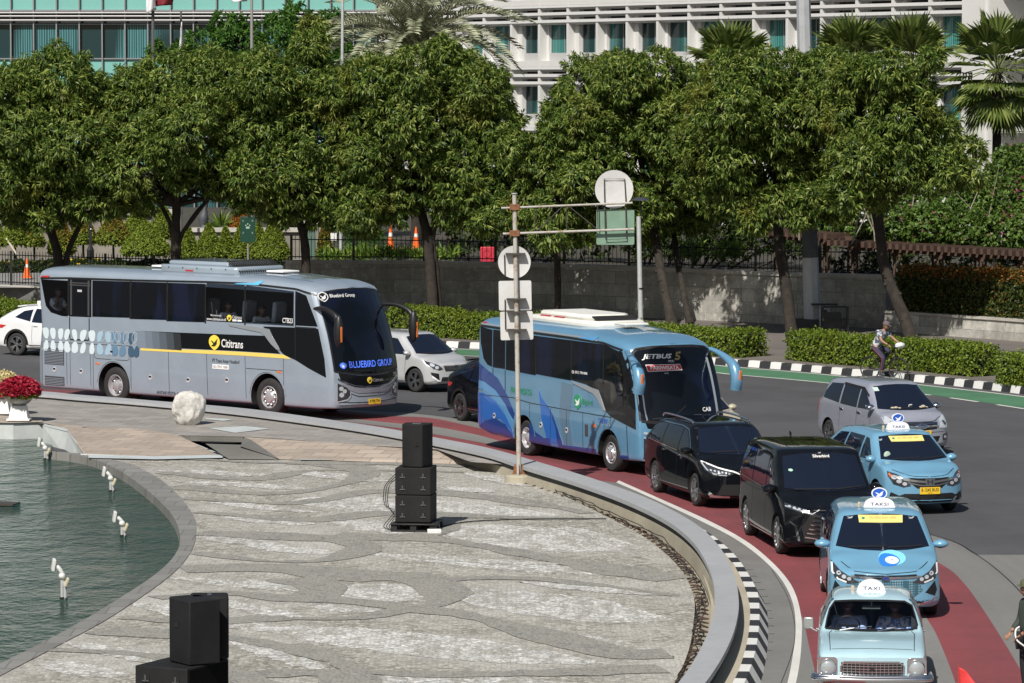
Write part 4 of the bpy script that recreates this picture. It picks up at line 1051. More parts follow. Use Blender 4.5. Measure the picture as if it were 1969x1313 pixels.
cl=thing('flowering_climber','bougainvillea with pink bracts sprawling over the pergola at right','climber',(C[:,0].mean(),C[:,1].mean(),1.5))
C=C-np.array(tuple(cl.location))
V,F=rosettes(C[~K],O[~K],4,.15,.11,.1,g);np_mesh('foliage',V,F,BOUG,cl)
V,F=rosettes(C[K],O[K],3,.09,.07,0,g);np_mesh('blossom',V,F,BOUGP,cl)
rr=random.Random(4)
for i in range(26):
 m=MB();p=Vector((rr.uniform(-7,7),rr.uniform(-2,1),rr.uniform(1,2.6)));m.tube([p,p+Vector((rr.uniform(-.6,.6),.2,1.0)),p+Vector((rr.uniform(-1,1),.2,1.9+rr.random()))],[.02,.015,.006],4);m.build('bare_stem',plain('grey_stem',(.30,.26,.22),.8),cl)
# STREET FURNITURE
GALV=plain('galvanised_steel',(.50,.51,.51),.45,.25,var=.12,vs_=5)
RUSTY=None
q=N('rusty_painted_steel')
c=q.ramp(q.noise(5,7,.8),[(.5,(.40,.385,.35)),(.6,(.30,.225,.165)),(.7,(.17,.085,.045))]);q.base(c);q.set(Roughness=.7);RUSTY=q.m
q=N('sign_back_grey');c=q.ramp(q.noise(2.5,6,.8),[(.35,(.50,.50,.49)),(.7,(.60,.60,.60))])
c=q.mix(q.ramp(q.noise(6,6,.8,vec=q.mapping((3,1,.5))),[(.6,(0,0,0)),(.8,(.35,.35,.35))]),c,(.30,.20,.13));q.base(c);q.set(Roughness=.5);SIGNB=q.m
GREENB=plain('sign_back_green',(.17,.27,.20),.5,var=.12,vs_=4)
DARKR=plain('bracket_dark',(.05,.04,.035),.7,var=.3)
b=at(998,912,82.9);Ys=b.y;s1=px(Ys)
sg=thing('sign_gantry','rusty white sign post with truss arm and pale sign backs, on the plaza edge','sign post',b)
L_=lambda u,v,dy=0:(at(u,v,Ys)-Vector(b))+Vector((0,dy,0))
m=MB();m.tube([(0,0,0),L_(994,640),L_(989,374)],[.052,.050,.047],14);m.build('post',RUSTY,sg,smooth=40)
m=MB();m.lathe([(.068,0),(.068,.02),(.0,.025)],12,Matrix.Translation(L_(989,373)));m.build('post_cap',GALV,sg)
m=MB();m.tube([L_(964,400),L_(1216,390)],.024,10);m.tube([L_(967,449.5),L_(1219,440.5)],.027,10);m.build('arm',RUSTY,sg,smooth=40)
m=MB()
for a_,b_ in[((1028,398),(1029,446)),((1089,396),(1090,445)),((1030,446),(1083,396)),((1093,396),(1150,442)),((1149,395),(1150,443))]:
 m.tube([L_(*a_),L_(*b_)],.012,6)
m.build('truss_bar',DARKR,sg)
m=MB()
for v in(398,448):m.box(L_(989,v,0),(.2,.16,.12),(0,0,.1))
m.build('clamp',plain('rust',(.20,.085,.04),.9,var=.4,vs_=12),sg)
def disc(u,v,r,dy,name,mat):
 c_=L_(u,v,dy);m=MB();M_=Matrix.Translation(c_)@Matrix.Rotation(R(90),4,'X');m.lathe([(r-.02,.0),(r,.004),(r,.016),(r-.02,.012)],40,M_)
 return m.build(name,mat,sg,smooth=30)
disc(1181,364,37*s1,.10,'round_sign_back',SIGNB);
disc(989,504,31.5*s1,.10,'round_sign_back',SIGNB)
def rrect(w,h,r,n=5):
 P=[]
 for cx_,cy_,a0 in((w/2-r,h/2-r,0),(-w/2+r,h/2-r,90),(-w/2+r,-h/2+r,180),(w/2-r,-h/2+r,270)):
  for i in range(n+1):a=R(a0+90*i/n);P.append((cx_+r*math.cos(a),cy_+r*math.sin(a)))
 return P
def plate(u0,v0,u1,v1,dy,name,mat,tilt=0):
 c_=L_((u0+u1)/2,(v0+v1)/2,dy);M_=Matrix.Translation(c_)@Matrix.Rotation(tilt,4,'Y')@Matrix.Rotation(R(90),4,'X')
 m=MB();m.prism(rrect((u1-u0)*s1,(v1-v0)*s1,.035),-.008,.008,M_=M_);return m.build(name,mat,sg)
plate(959,540,1022,597,.10,'square_sign_back',SIGNB,R(-1));plate(962,599,1025,654,.10,'square_sign_back',SIGNB,R(-1.5));plate(1147,403,1220,471,.12,'green_sign_back',GREENB)
m=MB()
def rodloop(pts,dy):m.tube([L_(u,v,dy)for u,v in pts],.013,5)
rodloop([(1164,442),(1162,344),(1201,344),(1204,392)],.05);rodloop([(1163,395),(1165,461),(1205,459),(1203,392)],.05)
for v,du in((488,0),(575,2),(600,3),(634,3)):m.box(L_(991+du,v,-.02),(.42,.16,.035))
rodloop([(970,490),(971,532)],.06);rodloop([(971,576),(972,634),(994,634)],.06)
m.build('bracket',DARKR,sg)
m=MB()
for a in range(4):m.box((.085*math.cos(a*1.57),.085*math.sin(a*1.57),.11),(.11,.012,.22),(0,0,a*1.57),top=(.2,1))
m.build('base_gusset',plain('rust',(.2,.09,.04)),sg)
m=MB();m.lathe([(.32,-.25),(.30,-.04),(.27,0),(0,.004)],20);m.build('base_plate',OLDCON,sg)
SPK=plain('speaker_black',(.013,.013,.014),.7,var=.25,vs_=3,bump=.3,bs=120,spec=.25)
GRIL=plain('speaker_grille',(.004,.004,.005),.9,spec=.1)
def spk_sub(loc,rz,label,w=.70,d=.85,h=.55,rows=2,sideh=False):
 t=thing('subwoofer',label,'loudspeaker',loc,rz)
 m=MB();m.box((0,0,h/2),(w,d,h-.012));m.build('cabinet',SPK,t,bevel=.012)
 for sx in(-1,1):
  for k in range(rows):
   z=h*(.29+.44*k);hd=MB();hd.prism(rrect(.105,.085,.015),0,.004,M_=Matrix.Translation((sx*w*.29,-d/2-.004,z))@Matrix.Rotation(R(90),4,'X'))
   o=hd.build('handle',WELL,t)
   hd=MB();hd.box((sx*w*.29,-d/2-.012,z-.01),(.025,.02,.085));hd.tube([(sx*w*.29-.05,-d/2-.01,z-.045),(sx*w*.29+.05,-d/2-.01,z-.045)],.009,5);hd.build('grip',plain('grip_grey',(.06,.06,.062),.5),o)
 if sideh:
  hd=MB();hd.box((w/2+.004,0,h*.5),(.008,d*.9,h*.88));hd.build('grille',GRIL,t)
 return t
def spk_top(loc,rz,label,w=.54,d=.5,h=.84,hx=0):
 t=thing('loudspeaker',label,'loudspeaker',loc,rz)
 poly=[(-w/2,-d*.28),(-w*.18,-d/2),(w*.28,-d/2),(w/2,-d*.1),(w/2,d/2),(-w/2,d/2)]
 m=MB();m.prism(poly,0,h);m.build('cabinet',SPK,t,bevel=.01)
 hd=MB();hd.prism(rrect(.1,.1,.015),0,.004,M_=Matrix.Translation((.03,-d/2-.004,h*.56))@Matrix.Rotation(R(90),4,'X'));o=hd.build('handle',WELL,t)
 hd=MB();hd.box((.03,-d/2-.012,h*.55),(.03,.02,.09));hd.build('grip',SPK,o)
 hd=MB();hd.box((0,0,h+.003),(.16,.1,.008));hd.build('fly_point',ALLOY,t)
 return t
sb=G(802,1001,PZ+.17);sb.z=PZ
pal=thing('pallet','black plastic pallet under the speaker tower in mid plaza','pallet',sb,R(-8))
m=MB()
for y in(-.40,0,.40):
 m.box((0,y,.025),(.86,.12,.03))
 for x in(-.37,0,.37):m.box((x,y,.085),(.12,.12,.09))
for i in range(5):m.box((0,-.42+i*.21,.15),(.86,.15,.025))
m.build('deck',BLACK,pal,bevel=.006)
m=MB();m.box((.26,-.50,.03),(.26,.12,.09),(.1,0,.1));o=m.build('foam_block',plain('white_foam',(.72,.72,.70),.8),None,bevel=.01);o.location=(sb.x+.08,sb.y-.12,PZ);tag(o,'small white block lying at the foot of the mid-plaza speaker tower','block')
o=Vector((sb.x-.02,sb.y,PZ))
spk_sub(o+Vector((0,0,.17)),R(-8),'black subwoofer, bottom box of the mid-plaza tower',.68,.72,.52)
spk_sub(o+Vector((0,0,.69)),R(-8),'black subwoofer, second box of the mid-plaza tower',.68,.72,.52)
spk_top(o+Vector((.02,0,1.215)),R(-8),'black loudspeaker standing on top of the mid-plaza tower',.52,.52,.80)
m=MB()
for k in range(3):
 m.tube(spline([o+Vector((-.36,-.2,1.0+k*.05)),o+Vector((-.50-.04*k,-.3,.85)),o+Vector((-.52-.03*k,-.28,.5)),o+Vector((-.40,-.3,.28+.05*k)),o+Vector((-.5-.05*k,-.35,.1)),o+Vector((-.38,-.4,.02))],6),.008,5)
tag(m.build('speaker_cable',CABLE),'looped black cables hanging down the left side of the mid-plaza tower','cable')
m=MB();m.tube(spline([o+Vector((.4,.2,.02)),G(900,1003,PZ+.02),G(1000,998,PZ+.02),G(1100,997,PZ+.02),G(1166,997,PZ+.02)],6),.012,5)
tag(m.build('floor_cable',CABLE),'thin black cable running from the speaker tower to the wall foot','cable')
nb=G(365,1273,PZ+1.2);nb.z=PZ
spk_sub((nb.x-.10,nb.y+.05,PZ+.12),R(-27),'black subwoofer, lowest visible box of the tower at bottom left',.76,1.0,.54,2,True)
spk_sub((nb.x-.10,nb.y+.05,PZ+.66),R(-27),'black subwoofer with handles, top one of the tower at bottom left',.76,1.0,.54,2,True)
m=MB();m.box((0,0,.06),(.98,.98,.11));o2=m.build('pallet',BLACK,None,bevel=.01);o2.location=(nb.x-.10,nb.y+.05,PZ);o2.rotation_euler=(0,0,R(-40));tag(o2,'black pallet under the tower at bottom left','pallet')
t=thing('loudspeaker','tall black loudspeaker with a small letter badge, on the tower at bottom left','loudspeaker',(nb.x+.02,nb.y+.02,PZ+1.205),R(35))
m=MB();m.prism([(-.20,-.30),(.24,-.30),(.24,.22),(.14,.30),(-.14,.30),(-.20,.2)],0,.80);m.build('cabinet',SPK,t,bevel=.012)
m=MB();m.box((.244,-.03,.40),(.008,.44,.74));m.build('grille',GRIL,t,bevel=.003)
m=MB();m.prism(rrect(.06,.1,.01),0,.004,M_=Matrix.Translation((-.204,0.02,.48))@Matrix.Rotation(R(-90),4,'Y'));m.build('handle',WELL,t)
SPKT=t
t=thing('loudspeaker','second black loudspeaker half hidden behind the tall one at bottom left','loudspeaker',(nb.x+.22,nb.y+.38,PZ+1.205),R(5))
m=MB();m.prism([(-.24,-.2),(.24,-.2),(.24,.2),(-.24,.2)],0,.80);m.build('cabinet',SPK,t,bevel=.03)
m=MB();m.box((0,0,.803),(.05,.08,.008));m.build('fly_point',ALLOY,t)
bb_=G(363,816,.42);r_=random.Random(3)
bm=bmesh.new();bmesh.ops.create_icosphere(bm,subdivisions=5,radius=1)
from mathutils import noise as mn
for v in bm.verts:
 d=v.co.normalized();w=1+.14*mn.noise(d*1.6+Vector((3,1,2)))+.06*mn.noise(d*4)+.02*mn.noise(d*11)
 for nn,dd in((Vector((.5,-.6,.6)),.86),(Vector((-.8,-.3,.2)),.88),(Vector((0,-.2,1)),.9),(Vector((.9,-.2,-.3)),.84),(Vector((-.2,-1,-.1)),.86)):
  n_=nn.normalized();k=d.dot(n_)
  if k*w>dd:w=dd/k*.5+w*.5
 v.co=Vector((d.x*.41*w,d.y*.38*w,d.z*.46*w+.40))
me=bpy.data.meshes.new('boulder');bm.to_mesh(me);bm.free()
q=N('pale_boulder');c=q.ramp(q.noise(2.2,8,.75),[(.35,(.30,.29,.27)),(.55,(.62,.60,.56)),(.75,(.74,.72,.68))])
c=q.mix(q.ramp(q.noise(4,8,.85),[(.55,(0,0,0)),(.68,(.75,.75,.75))]),c,(.15,.15,.145));q.base(c);q.set(Roughness=.9);q.bump(q.noise(9,8,.7),.6,.03)
me.materials.append(q.m);me.polygons.foreach_set('use_smooth',[True]*len(me.polygons));o=bpy.data.objects.new('boulder',me);COL.objects.link(o);o.location=bb_-Vector((0,0,.02));tag(o,'rounded pale grey-white boulder on the tiled terrace, in front of the grey coach','boulder')
WPL=plain('white_planter',(.72,.72,.71),.5,var=.05);SILV=plain('silver_bowl',(.34,.35,.35),.3,.3,var=.25,vs_=6)
def planter(u,v,label,flower,seed,group=None,ff=None):
 b=G(u,v,.46);t=thing('flower_urn',label,'planter',b,0,'urns on the pond plinth')
 m=MB();m.box((0,0,.03),(.56,.56,.05));m.box((0,0,.20),(.48,.48,.34),top=(.72,.72));m.build('pedestal',WPL,t,bevel=.008)
 m=MB();m.lathe([(.0,.37),(.14,.37),(.26,.44),(.36,.55),(.395,.66),(.385,.68),(.34,.66),(.0,.64)],28);m.build('bowl',SILV,t,smooth=40)
 g=np.random.default_rng(seed);n=420
 d=unit(g.normal(size=(n,3)));d[:,2]=np.abs(d[:,2])*.9
 C=d*np.array([.46,.46,.34])+np.array([0,0,.68]);
 V,F=rosettes(C,unit(d+np.array([0,0,.3])),8,.12,.065,.0,g);np_mesh('blossom',V,F,flower,t)
 n=160;a=g.random(n)*6.28;C=np.stack([np.cos(a)*.40,np.sin(a)*.40,g.uniform(.62,.75,n)],1);V,F=rosettes(C,unit(C*np.array([1,1,0])),5,.12,.08,.3,g);np_mesh('foliage',V,F,TOPI,t)
 return t
POIR=leafmat('poinsettia_red',[(0,(.22,.008,.03)),(.5,(.42,.018,.05)),(1,(.55,.05,.09))],.5,.25)
POIY=leafmat('poinsettia_cream',[(0,(.55,.45,.18)),(.6,(.75,.66,.36)),(1,(.85,.8,.55))],.5,.3)
planter(37,808,'white pedestal urn with crimson poinsettias, in front',POIR,1)
planter(2,795,'white pedestal urn with cream-yellow poinsettias, behind the crimson one',POIY,2)
PLM=plain('plinth_white_stone',(.50,.53,.52),.5,var=.12,vs_=2)
t=thing('pond_plinth','angular pale stone plinth rising from the pond under the urns','plinth')
P=[G(-60,808,.42),G(5,812,.42),G(26,813,.42),G(72,815,.42),G(85,820,.42),G(80,828,.42)]
lowv=[(-60,838),(5,843),(26,849),(72,846),(82,842),(80,842)]
m=MB()
c1=[G(-80,812,.44),G(25,813,.44),G(82,811,.44)]
b1=[Vector((p.x,p.y,.0))for p in c1]
m.strip(c1,b1);m.build('wall',PLM,t)
m=MB();m.sheet([G(-80,812,.445),G(25,813,.445),G(82,811,.445),G(80,802,.445),G(-80,795,.445)]);m.build('top_slab',TILE_B,t)
t=thing('pond_wingwall','sloping pale stone wing wall running down into the pond beside the plinth','wall')
m=MB()
a0,a1,a2=G(82,818,.45),G(130,830,.42),G(163,871,.20)
m.add([a0,a1,a2,Vector((a2.x,a2.y,-.1)),Vector((a1.x-.1,a1.y,-.1)),Vector((a0.x,a0.y,-.1))],[(0,1,4,5),(1,2,3,4)])
m.add([G(82,818,.452),G(130,830,.424),G(162,870,.21),G(168,872,.21),G(128,824,.43),G(86,815,.455)],[(0,1,4,5),(1,2,3,4)])
m.build('masonry',PLM,t)
t=thing('terrace_fascia','pale stone face of the terrace edge along the top of the pond','wall')
m=MB();m.strip([G(155,872,.24),G(300,878,.24)],[G(155,872,.24)-Vector((0,0,.3)),G(300,878,.24)-Vector((0,0,.3))]);m.build('masonry',PLM,t)
NW=plain('nozzle_white',(.66,.66,.64),.4)
def nozzle(u,v,h,label,flip=1):
 b=G(u,v,-.02);t=thing('pond_spotlight',label,'spotlight',b,0,'spotlights standing in the pond')
 m=MB();m.tube([(0,0,-.3),(0,0,h*.62)],.032,8);m.tube([(.05,0,-.3),(.05,0,h*.35),(.02,0,h*.5)],.028,8);m.build('pipe',GALV,t,smooth=40)
 m=MB();m.tube(spline([(0,0,h*.58),(0,-.02,h*.68),(-.05,-.03,h*.8),(-.10,-.02,h*.86)],4),.036,8);m.sphere((.0,-.02,h*.62),.06,10,6);m.build('elbow',NW,t,smooth=40)
 m=MB();m.box((-.14,-.02,h*.88),(.05,.16,.20),(.1,.15,.25));m.build('lamp_head',NW,t,bevel=.008)
 m=MB();m.box((.08,-.05,h*.48),(.04,.10,.15),(.2,.35,.3));m.build('lower_lamp',plain('aged_cream',(.55,.50,.36),.5),t,bevel=.008)
 m=MB();m.tube([(0,0,-.3),(0,0,.09)],.045,8);m.tube([(.055,0,-.3),(.055,0,.08)],.03,8);m.build('sleeve',BLACK,t)
nozzle(87,888,.52,'spotlight on a short pipe close to the wing wall');nozzle(213,950,.55,'spotlight on a pipe near the top of the pond rim curve');nozzle(235,1037,.50,'spotlight on a bent pipe, middle of the pond');nozzle(120,1158,.72,'nearest and tallest spotlight pipe in the pond')
m=MB();p=G(15,972,.0);m.box((p.x-.3,p.y,.0),(1.0,.5,.12),(0,0,-.2));m.box((p.x-.2,p.y-.5,.0),(1.0,.12,.08),(0,0,-.2));o=m.build('submerged_grating',plain('wet_wood',(.06,.045,.035),.4,var=.4));tag(o,'dark plank platform just breaking the water at the left edge','platform')
b=bp(1563,631);t=thing('concrete_pillar','tall octagonal concrete mast with white-painted base, behind the cyclist','mast',b)
tp=at(1544,-30,b.y)-b;nrm_=8
md_=at(1558,495,b.y)-b
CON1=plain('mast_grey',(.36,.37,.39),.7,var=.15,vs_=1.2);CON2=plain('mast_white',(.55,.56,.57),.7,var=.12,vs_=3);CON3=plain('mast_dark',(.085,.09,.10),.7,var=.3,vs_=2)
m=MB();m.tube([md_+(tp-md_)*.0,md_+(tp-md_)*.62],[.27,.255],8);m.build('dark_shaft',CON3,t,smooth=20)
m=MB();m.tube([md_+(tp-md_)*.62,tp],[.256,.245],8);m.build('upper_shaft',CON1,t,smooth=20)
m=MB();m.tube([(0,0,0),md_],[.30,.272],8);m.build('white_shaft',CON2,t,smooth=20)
m=MB();m.lathe([(.70,-.02),(.70,.28),(.62,.32),(0,.33)],16);m.build('plinth',DARKTILE,t)
b=bp(1605,640);t=thing('cage_box','black wire cage box on the pavement right of the mast','cage',b)
m=MB()
for x in(-.42,.42):
 for y in(-.3,.3):m.box((x,y,.45),(.05,.05,.9))
for z in(.05,.45,.88):
 for y in(-.3,.3):m.box((0,y,z),(.88,.04,.04))
 for x in(-.42,.42):m.box((x,0,z),(.04,.6,.04))
for i in range(9):m.box((-.36+i*.09,-.31,.45),(.012,.01,.85));m.box((-.36+i*.09,.31,.45),(.012,.01,.85))
m.build('frame',BLACK,t)
m=MB();m.box((-.1,0,.36),(.6,.5,.68));m.build('cabinet',plain('dark_blue_grey',(.02,.024,.03),.5),t,bevel=.01)
b=bp(1585,633);t=thing('meter_box','small white meter box between the mast and the cage','meter box',b)
m=MB();m.box((0,0,.42),(.36,.25,.84));m.build('case',plain('box_white',(.42,.43,.43),.5,var=.15),t,bevel=.02);m=MB();m.box((0,-.13,.6),(.16,.02,.16));m.build('dial',BLACK,t);m=MB();m.box((0,0,.86),(.9,.4,.05));m.build('lid',BLACK,t)
b=Vector(at(1233,600,127));b.z=.19;t=thing('lamp_post','thin pale post with a flat dark dish lamp, rising behind the blue bus','lamp post',b)
tp=at(1228,416,127)-b;m=MB();m.tube([(0,0,0),tp],[.085,.075],12);m.build('pole',GALV,t,smooth=40)
m=MB();m.tube([at(1232,553,127)-b,at(1232,556,127)-b],.095,12);m.build('band',BLACK,t)
t=thing('dish_lamp','dark dish lamp head beside the round sign back','lamp',Vector(at(1232,384,131)))
m=MB();m.lathe([(0,.10),(.12,.09),(.28,.03),(.33,-.02),(.30,-.02),(0,.0)],20);m.build('shade',plain('lamp_dark',(.04,.045,.055),.4),t,smooth=40);m=MB();m.tube([(0,0,-.02),(0,0,-3.0)],.03,8);m.build('stem',BLACK,t)
def flagpole(u,vt,vb,Y,r,mat,label,zb_=1.2):
 b=at(u,vb,Y);t=thing('flagpole',label,'flagpole',(b.x,Y,zb_));tp=at(u+(0 if u<600 else 4),vt,Y)
 m=MB();m.tube([(0,0,0),(tp.x-b.x,0,tp.z-zb_)],[r*1.15,r*.85],10);m.build('pole',mat,t,smooth=40);m=MB();m.lathe([(r*2.4,0),(r*2.4,.12),(0,.14)],12);m.build('base',mat,t);return b
flagpole(294,-30,480,163,.075,plain('pole_dark',(.10,.095,.095),.5),'dark flagpole carrying the red and white flag')
flagpole(348,22,480,164,.05,plain('pole_dark',(.10,.095,.095)),'flagpole with a furled white flag')
flagpole(484,-30,480,166,.07,plain('pole_grey',(.25,.24,.23),.5),'grey flagpole rising in front of the feathery tree')
flagpole(655,-30,497,152,.065,GALV,'tall pale pole left of the date palm')
def flagcloth(pts,Y,mats,label,mi=None):
 n=10;m=MB()
 (tl,tr,br,bl)=[at(u,v,Y)for u,v in pts];rows=8
 for i in range(n+1):
  for j in range(rows+1):
   s_,t_=i/n,j/rows;p=(tl*(1-s_)+tr*s_)*(1-t_)+(bl*(1-s_)+br*s_)*t_;p=p+Vector((0,.12*math.sin(s_*6+t_*2),0));m.v.append(tuple(p))
 for i in range(n):
  for j in range(rows):
   a=i*(rows+1)+j;m.f.append((a,a+1,a+rows+2,a+rows+1));m.m.append(mi(i/n,j/rows)if mi else 0)
 o=m.build('flag',mats,None,smooth=60);md=o.modifiers.new('t','SOLIDIFY');md.thickness=.012;return tag(o,label,'flag')
MAROON=plain('flag_red',(.17,.012,.02),.7);FW=plain('flag_white',(.70,.70,.72),.7)
flagcloth([(296,-25),(336,-18),(331,9),(300,12)],163,[MAROON,FW],'red part of the red and white flag at the top edge')
flagcloth([(280,-20),(296,-20),(300,18),(281,27)],162.8,[FW],'white folded part of the red and white flag, left of its pole')
flagcloth([(348,42),(350,42),(352,108),(342,112)],163.9,[FW],'furled white flag hanging down its pole')
flagcloth([(440,-8),(482,-12),(474,2),(448,4)],165.9,[FW],'bottom corner of a white flag at the top edge, left of the grey pole')
Yg=153;b=at(477,500,Yg);t=thing('green_sign','dark green notice board with small white symbols, on a post among the clipped shrubs','sign',(b.x,Yg,1.4))
gz=lambda v:zv(v,Yg)-1.4
m=MB();m.tube([(0,0,0),(0,0,gz(440))],.035,8);m.build('post',plain('pole_grey',(.2,.2,.2)),t)
m=MB();m.box((0,-.05,(gz(416)+gz(465))/2),(.58,.06,gz(416)-gz(465)));m.build('board',plain('board_green',(.012,.055,.035),.4),t,bevel=.01)
GSIGN=(t,gz)
m=MB()
for k,(x,z)in enumerate([(-.18,424),(.18,424),(-.18,447),(.18,447)]):m.box((x,-.086,gz(z)),(.07,.008,.02),(0,.8 if k in(0,3)else-.8,0));m.box((x,-.086,gz(z)),(.02,.008,.07))
for a in range(5):m.sphere((.08*math.cos(a*1.26+1.57),-.085,gz(434)+.08*math.sin(a*1.26+1.57)),(.028,.006,.028),8,6)
m.box((0,-.086,gz(437)),(.13,.008,.08));m.build('symbol',plain('sign_pale',(.35,.45,.38),.5),t)
def cone(u,vb,Y,h,label):
 b=at(u,vb,Y);t=thing('traffic_cone',label,'traffic cone',b,0,'traffic cones on the driveway');OR=plain('cone_orange',(.85,.14,.02),.5)
 m=MB();m.box((0,0,.02),(.36,.36,.04));m.lathe([(.15,.04),(.025,h),(0,h)],16);m.build('body',OR,t,smooth=30)
 m=MB()
 for a,c_ in((.55,.70),):m.lathe([(.15-.125*a+.004,h*a),(.15-.125*c_+.004,h*c_)],16,closed=False)
 m.build('reflective_band',plain('band_white',(.7,.7,.68),.5),t)
cone(751,480,158,.98,'orange traffic cone with white band, fully visible left of the twin trunks');cone(800,479,158.5,.9,'orange traffic cone half hidden by the twin trunks');cone(52,534,152.6,.75,'orange and white cone seen through the iron fence')
b=at(937,503,149);t=thing('red_box','red square box with a faint ring mark behind the railing, left of the sign post','box',b)
RB=plain('box_red',(.55,.035,.06),.5,var=.1);m=MB();m.box((0,0,.28),(.52,.4,.56));m.build('body',RB,t,bevel=.02)
m=MB();m.lathe([(.13,0),(.14,0),(.14,.006),(.13,.006)],24,Matrix.Translation((0,-.205,.30))@Matrix.Rotation(R(90),4,'X'),closed=True);m.build('ring_mark',plain('mark_dark',(.15,.01,.015),.5),t)
b=at(642,455,152.5);t=thing('post_box','small white box on the tall pale pole','box',b);m=MB();m.box((0,-.14,0),(.24,.15,.3));m.build('case',WPL,t,bevel=.01)
b=at(174,500,152);t=thing('garden_lamp','dark lantern post between the iron fence and the clipped shrubs','lamp post',(b.x,152,.9));h_=zv(412,152)-.9
m=MB();m.box((0,0,h_/2),(.11,.11,h_));m.lathe([(.14,0),(.14,.3),(.06,.5)],8,Matrix.Translation((0,0,zv(495,152)-.9)));m.build('post',IRON,t)
m=MB();m.sphere((.03,-.08,zv(440,152)-.9),.03,8,6);m.build('bulb',WHITE,t)
m=MB();a=at(12,458,157.5);b_=at(33,490,157);m.tube([a,b_],[.04,.04],6);o=m.build('pale_stick',plain('pale_wood',(.45,.40,.33),.8));tag(o,'pale stick leaning under the far left cone shrub','stick')
t=thing('statue','tall dark weathered sculpture behind the garden wall, right of the candelabra trunk','statue',(at(392,445,170).x,170,1.3))
hh=zv(378,170)-1.3;m=MB();m.tube(spline([(-.1,0,0),(.05,0,hh*.3),(-.02,.05,hh*.6),(.15,0,hh)],4),[.34-.02*i+.05*math.sin(i*1.7)for i in range(13)],9);o=m.build('figure',plain('dark_bronze',(.07,.075,.085),.5,var=.4,vs_=3),t,smooth=50)
t=thing('agave','spiky pale-edged agave behind the garden wall','plant',at(425,437,168));g=np.random.default_rng(6);C=np.zeros((60,3));O=unit(g.normal(size=(60,3))*.8+np.array([0,-.2,.5]));V,F=quads(C+O*.05,O,unit(g.normal(size=(60,3))),np.full(60,.85),np.full(60,.1),.1);np_mesh('leaves',V,F,BL,t)
t=thing('palm_shrub','bright feathery palm shrub behind the wall, left of the first traffic cone','plant',at(700,497,154));g=np.random.default_rng(9)
C=np.stack([g.uniform(-.7,.7,70),g.uniform(-.5,.5,70),g.uniform(.2,1.9,70)],1);V,F=rosettes(C,unit(C-np.array([0,0,.6])),12,.55,.05,.3,g);np_mesh('leaves',V,F,LEAF_L,t)
# VEHICLES
def pchip1(x,Y,xq):
 """monotone cubic through rows of Y at x; vectorised over columns"""
 x=np.asarray(x,float);Y=np.asarray(Y,float);h=np.diff(x);d=np.diff(Y,axis=0)/h[:,None]
 n=len(x);m=np.zeros_like(Y)
 if n>2:
  w1=(2*h[1:]+h[:-1])[:,None];w2=(h[1:]+2*h[:-1])[:,None]
  a=d[:-1];b=d[1:];ok=(a*b)>0
  with np.errstate(divide='ignore',invalid='ignore'):
   mm=(w1+w2)/(w1/np.where(a==0,1,a)+w2/np.where(b==0,1,b))
  m[1:-1]=np.where(ok,mm,0)
 m[0]=d[0];m[-1]=d[-1]
 i=np.clip(np.searchsorted(x,xq,side='right')-1,0,n-2);t=((xq-x[i])/h[i])[:,None];hh=h[i][:,None]
 return(2*t**3-3*t**2+1)*Y[i]+(t**3-2*t**2+t)*hh*m[i]+(-2*t**3+3*t**2)*Y[i+1]+(t**3-t**2)*hh*m[i+1]
def loft(ctrl,ns=5,nk=4,nc=9):
 """ctrl[i][k] = (x,y,z) for y>=0, k from sill centre to roof centre -> closed mesh; both ends closed with a curved grid"""
 C=np.array(ctrl,float);ni,nkk,_=C.shape
 si=np.zeros(ni);si[1:]=np.cumsum(np.linalg.norm(np.diff(C,axis=0),axis=2).mean(1))
 q=np.concatenate([np.linspace(si[i],si[i+1],ns,endpoint=False)for i in range(ni-1)]+[[si[-1]]])
 D=pchip1(si,C.reshape(ni,-1),q).reshape(len(q),nkk,3)
 sk=np.arange(nkk).astype(float);qk=np.concatenate([np.linspace(k,k+1,nk,endpoint=False)for k in range(nkk-1)]+[[nkk-1.0]])
 D2=D.transpose(1,0,2).reshape(nkk,-1);E_=pchip1(sk,D2,qk).reshape(len(qk),len(q),3).transpose(1,0,2)
 a=E_.shape[0];Rr=E_[:,::-1].copy();Rr[:,:,1]*=-1
 ring=np.concatenate([E_,Rr[:,1:-1]],1);V=[tuple(v)for v in ring.reshape(-1,3)];m=ring.shape[1];F=[]
 for i in range(a-1):
  for j in range(m):j2=(j+1)%m;F.append((i*m+j,i*m+j2,(i+1)*m+j2,(i+1)*m+j))
 n=len(qk)
 for i in(0,a-1):
  r=E_[i];x0=r[0,0];x1=r[-1,0];idx=[]
  for j in range(n):
   y=r[j,1]
   if y<1e-6:idx.append([i*m+j]*(nc+1));continue
   xc_=np.interp(r[j,2],sorted((r[0,2],r[-1,2])),(x0,x1))if i else None
   row=[]
   for k in range(nc+1):
    s_=1-2*k/nc
    if k==0:row.append(i*m+j)
    elif k==nc:row.append(i*m+(m-j)%m)
    else:
     bw=ring_bow[0]*y*y*(1-s_*s_)if i==0 else 0
     V.append((r[j,0]+bw,y*s_,r[j,2]));row.append(len(V)-1)
   idx.append(row)
  for j in range(n-1):
   for k in range(nc):
    f=[]
    for q_ in(idx[j][k],idx[j][k+1],idx[j+1][k+1],idx[j+1][k]):
     if q_ not in f:f.append(q_)
    if len(f)>2:F.append(tuple(f))
 return V,F
ring_bow=[0.0]
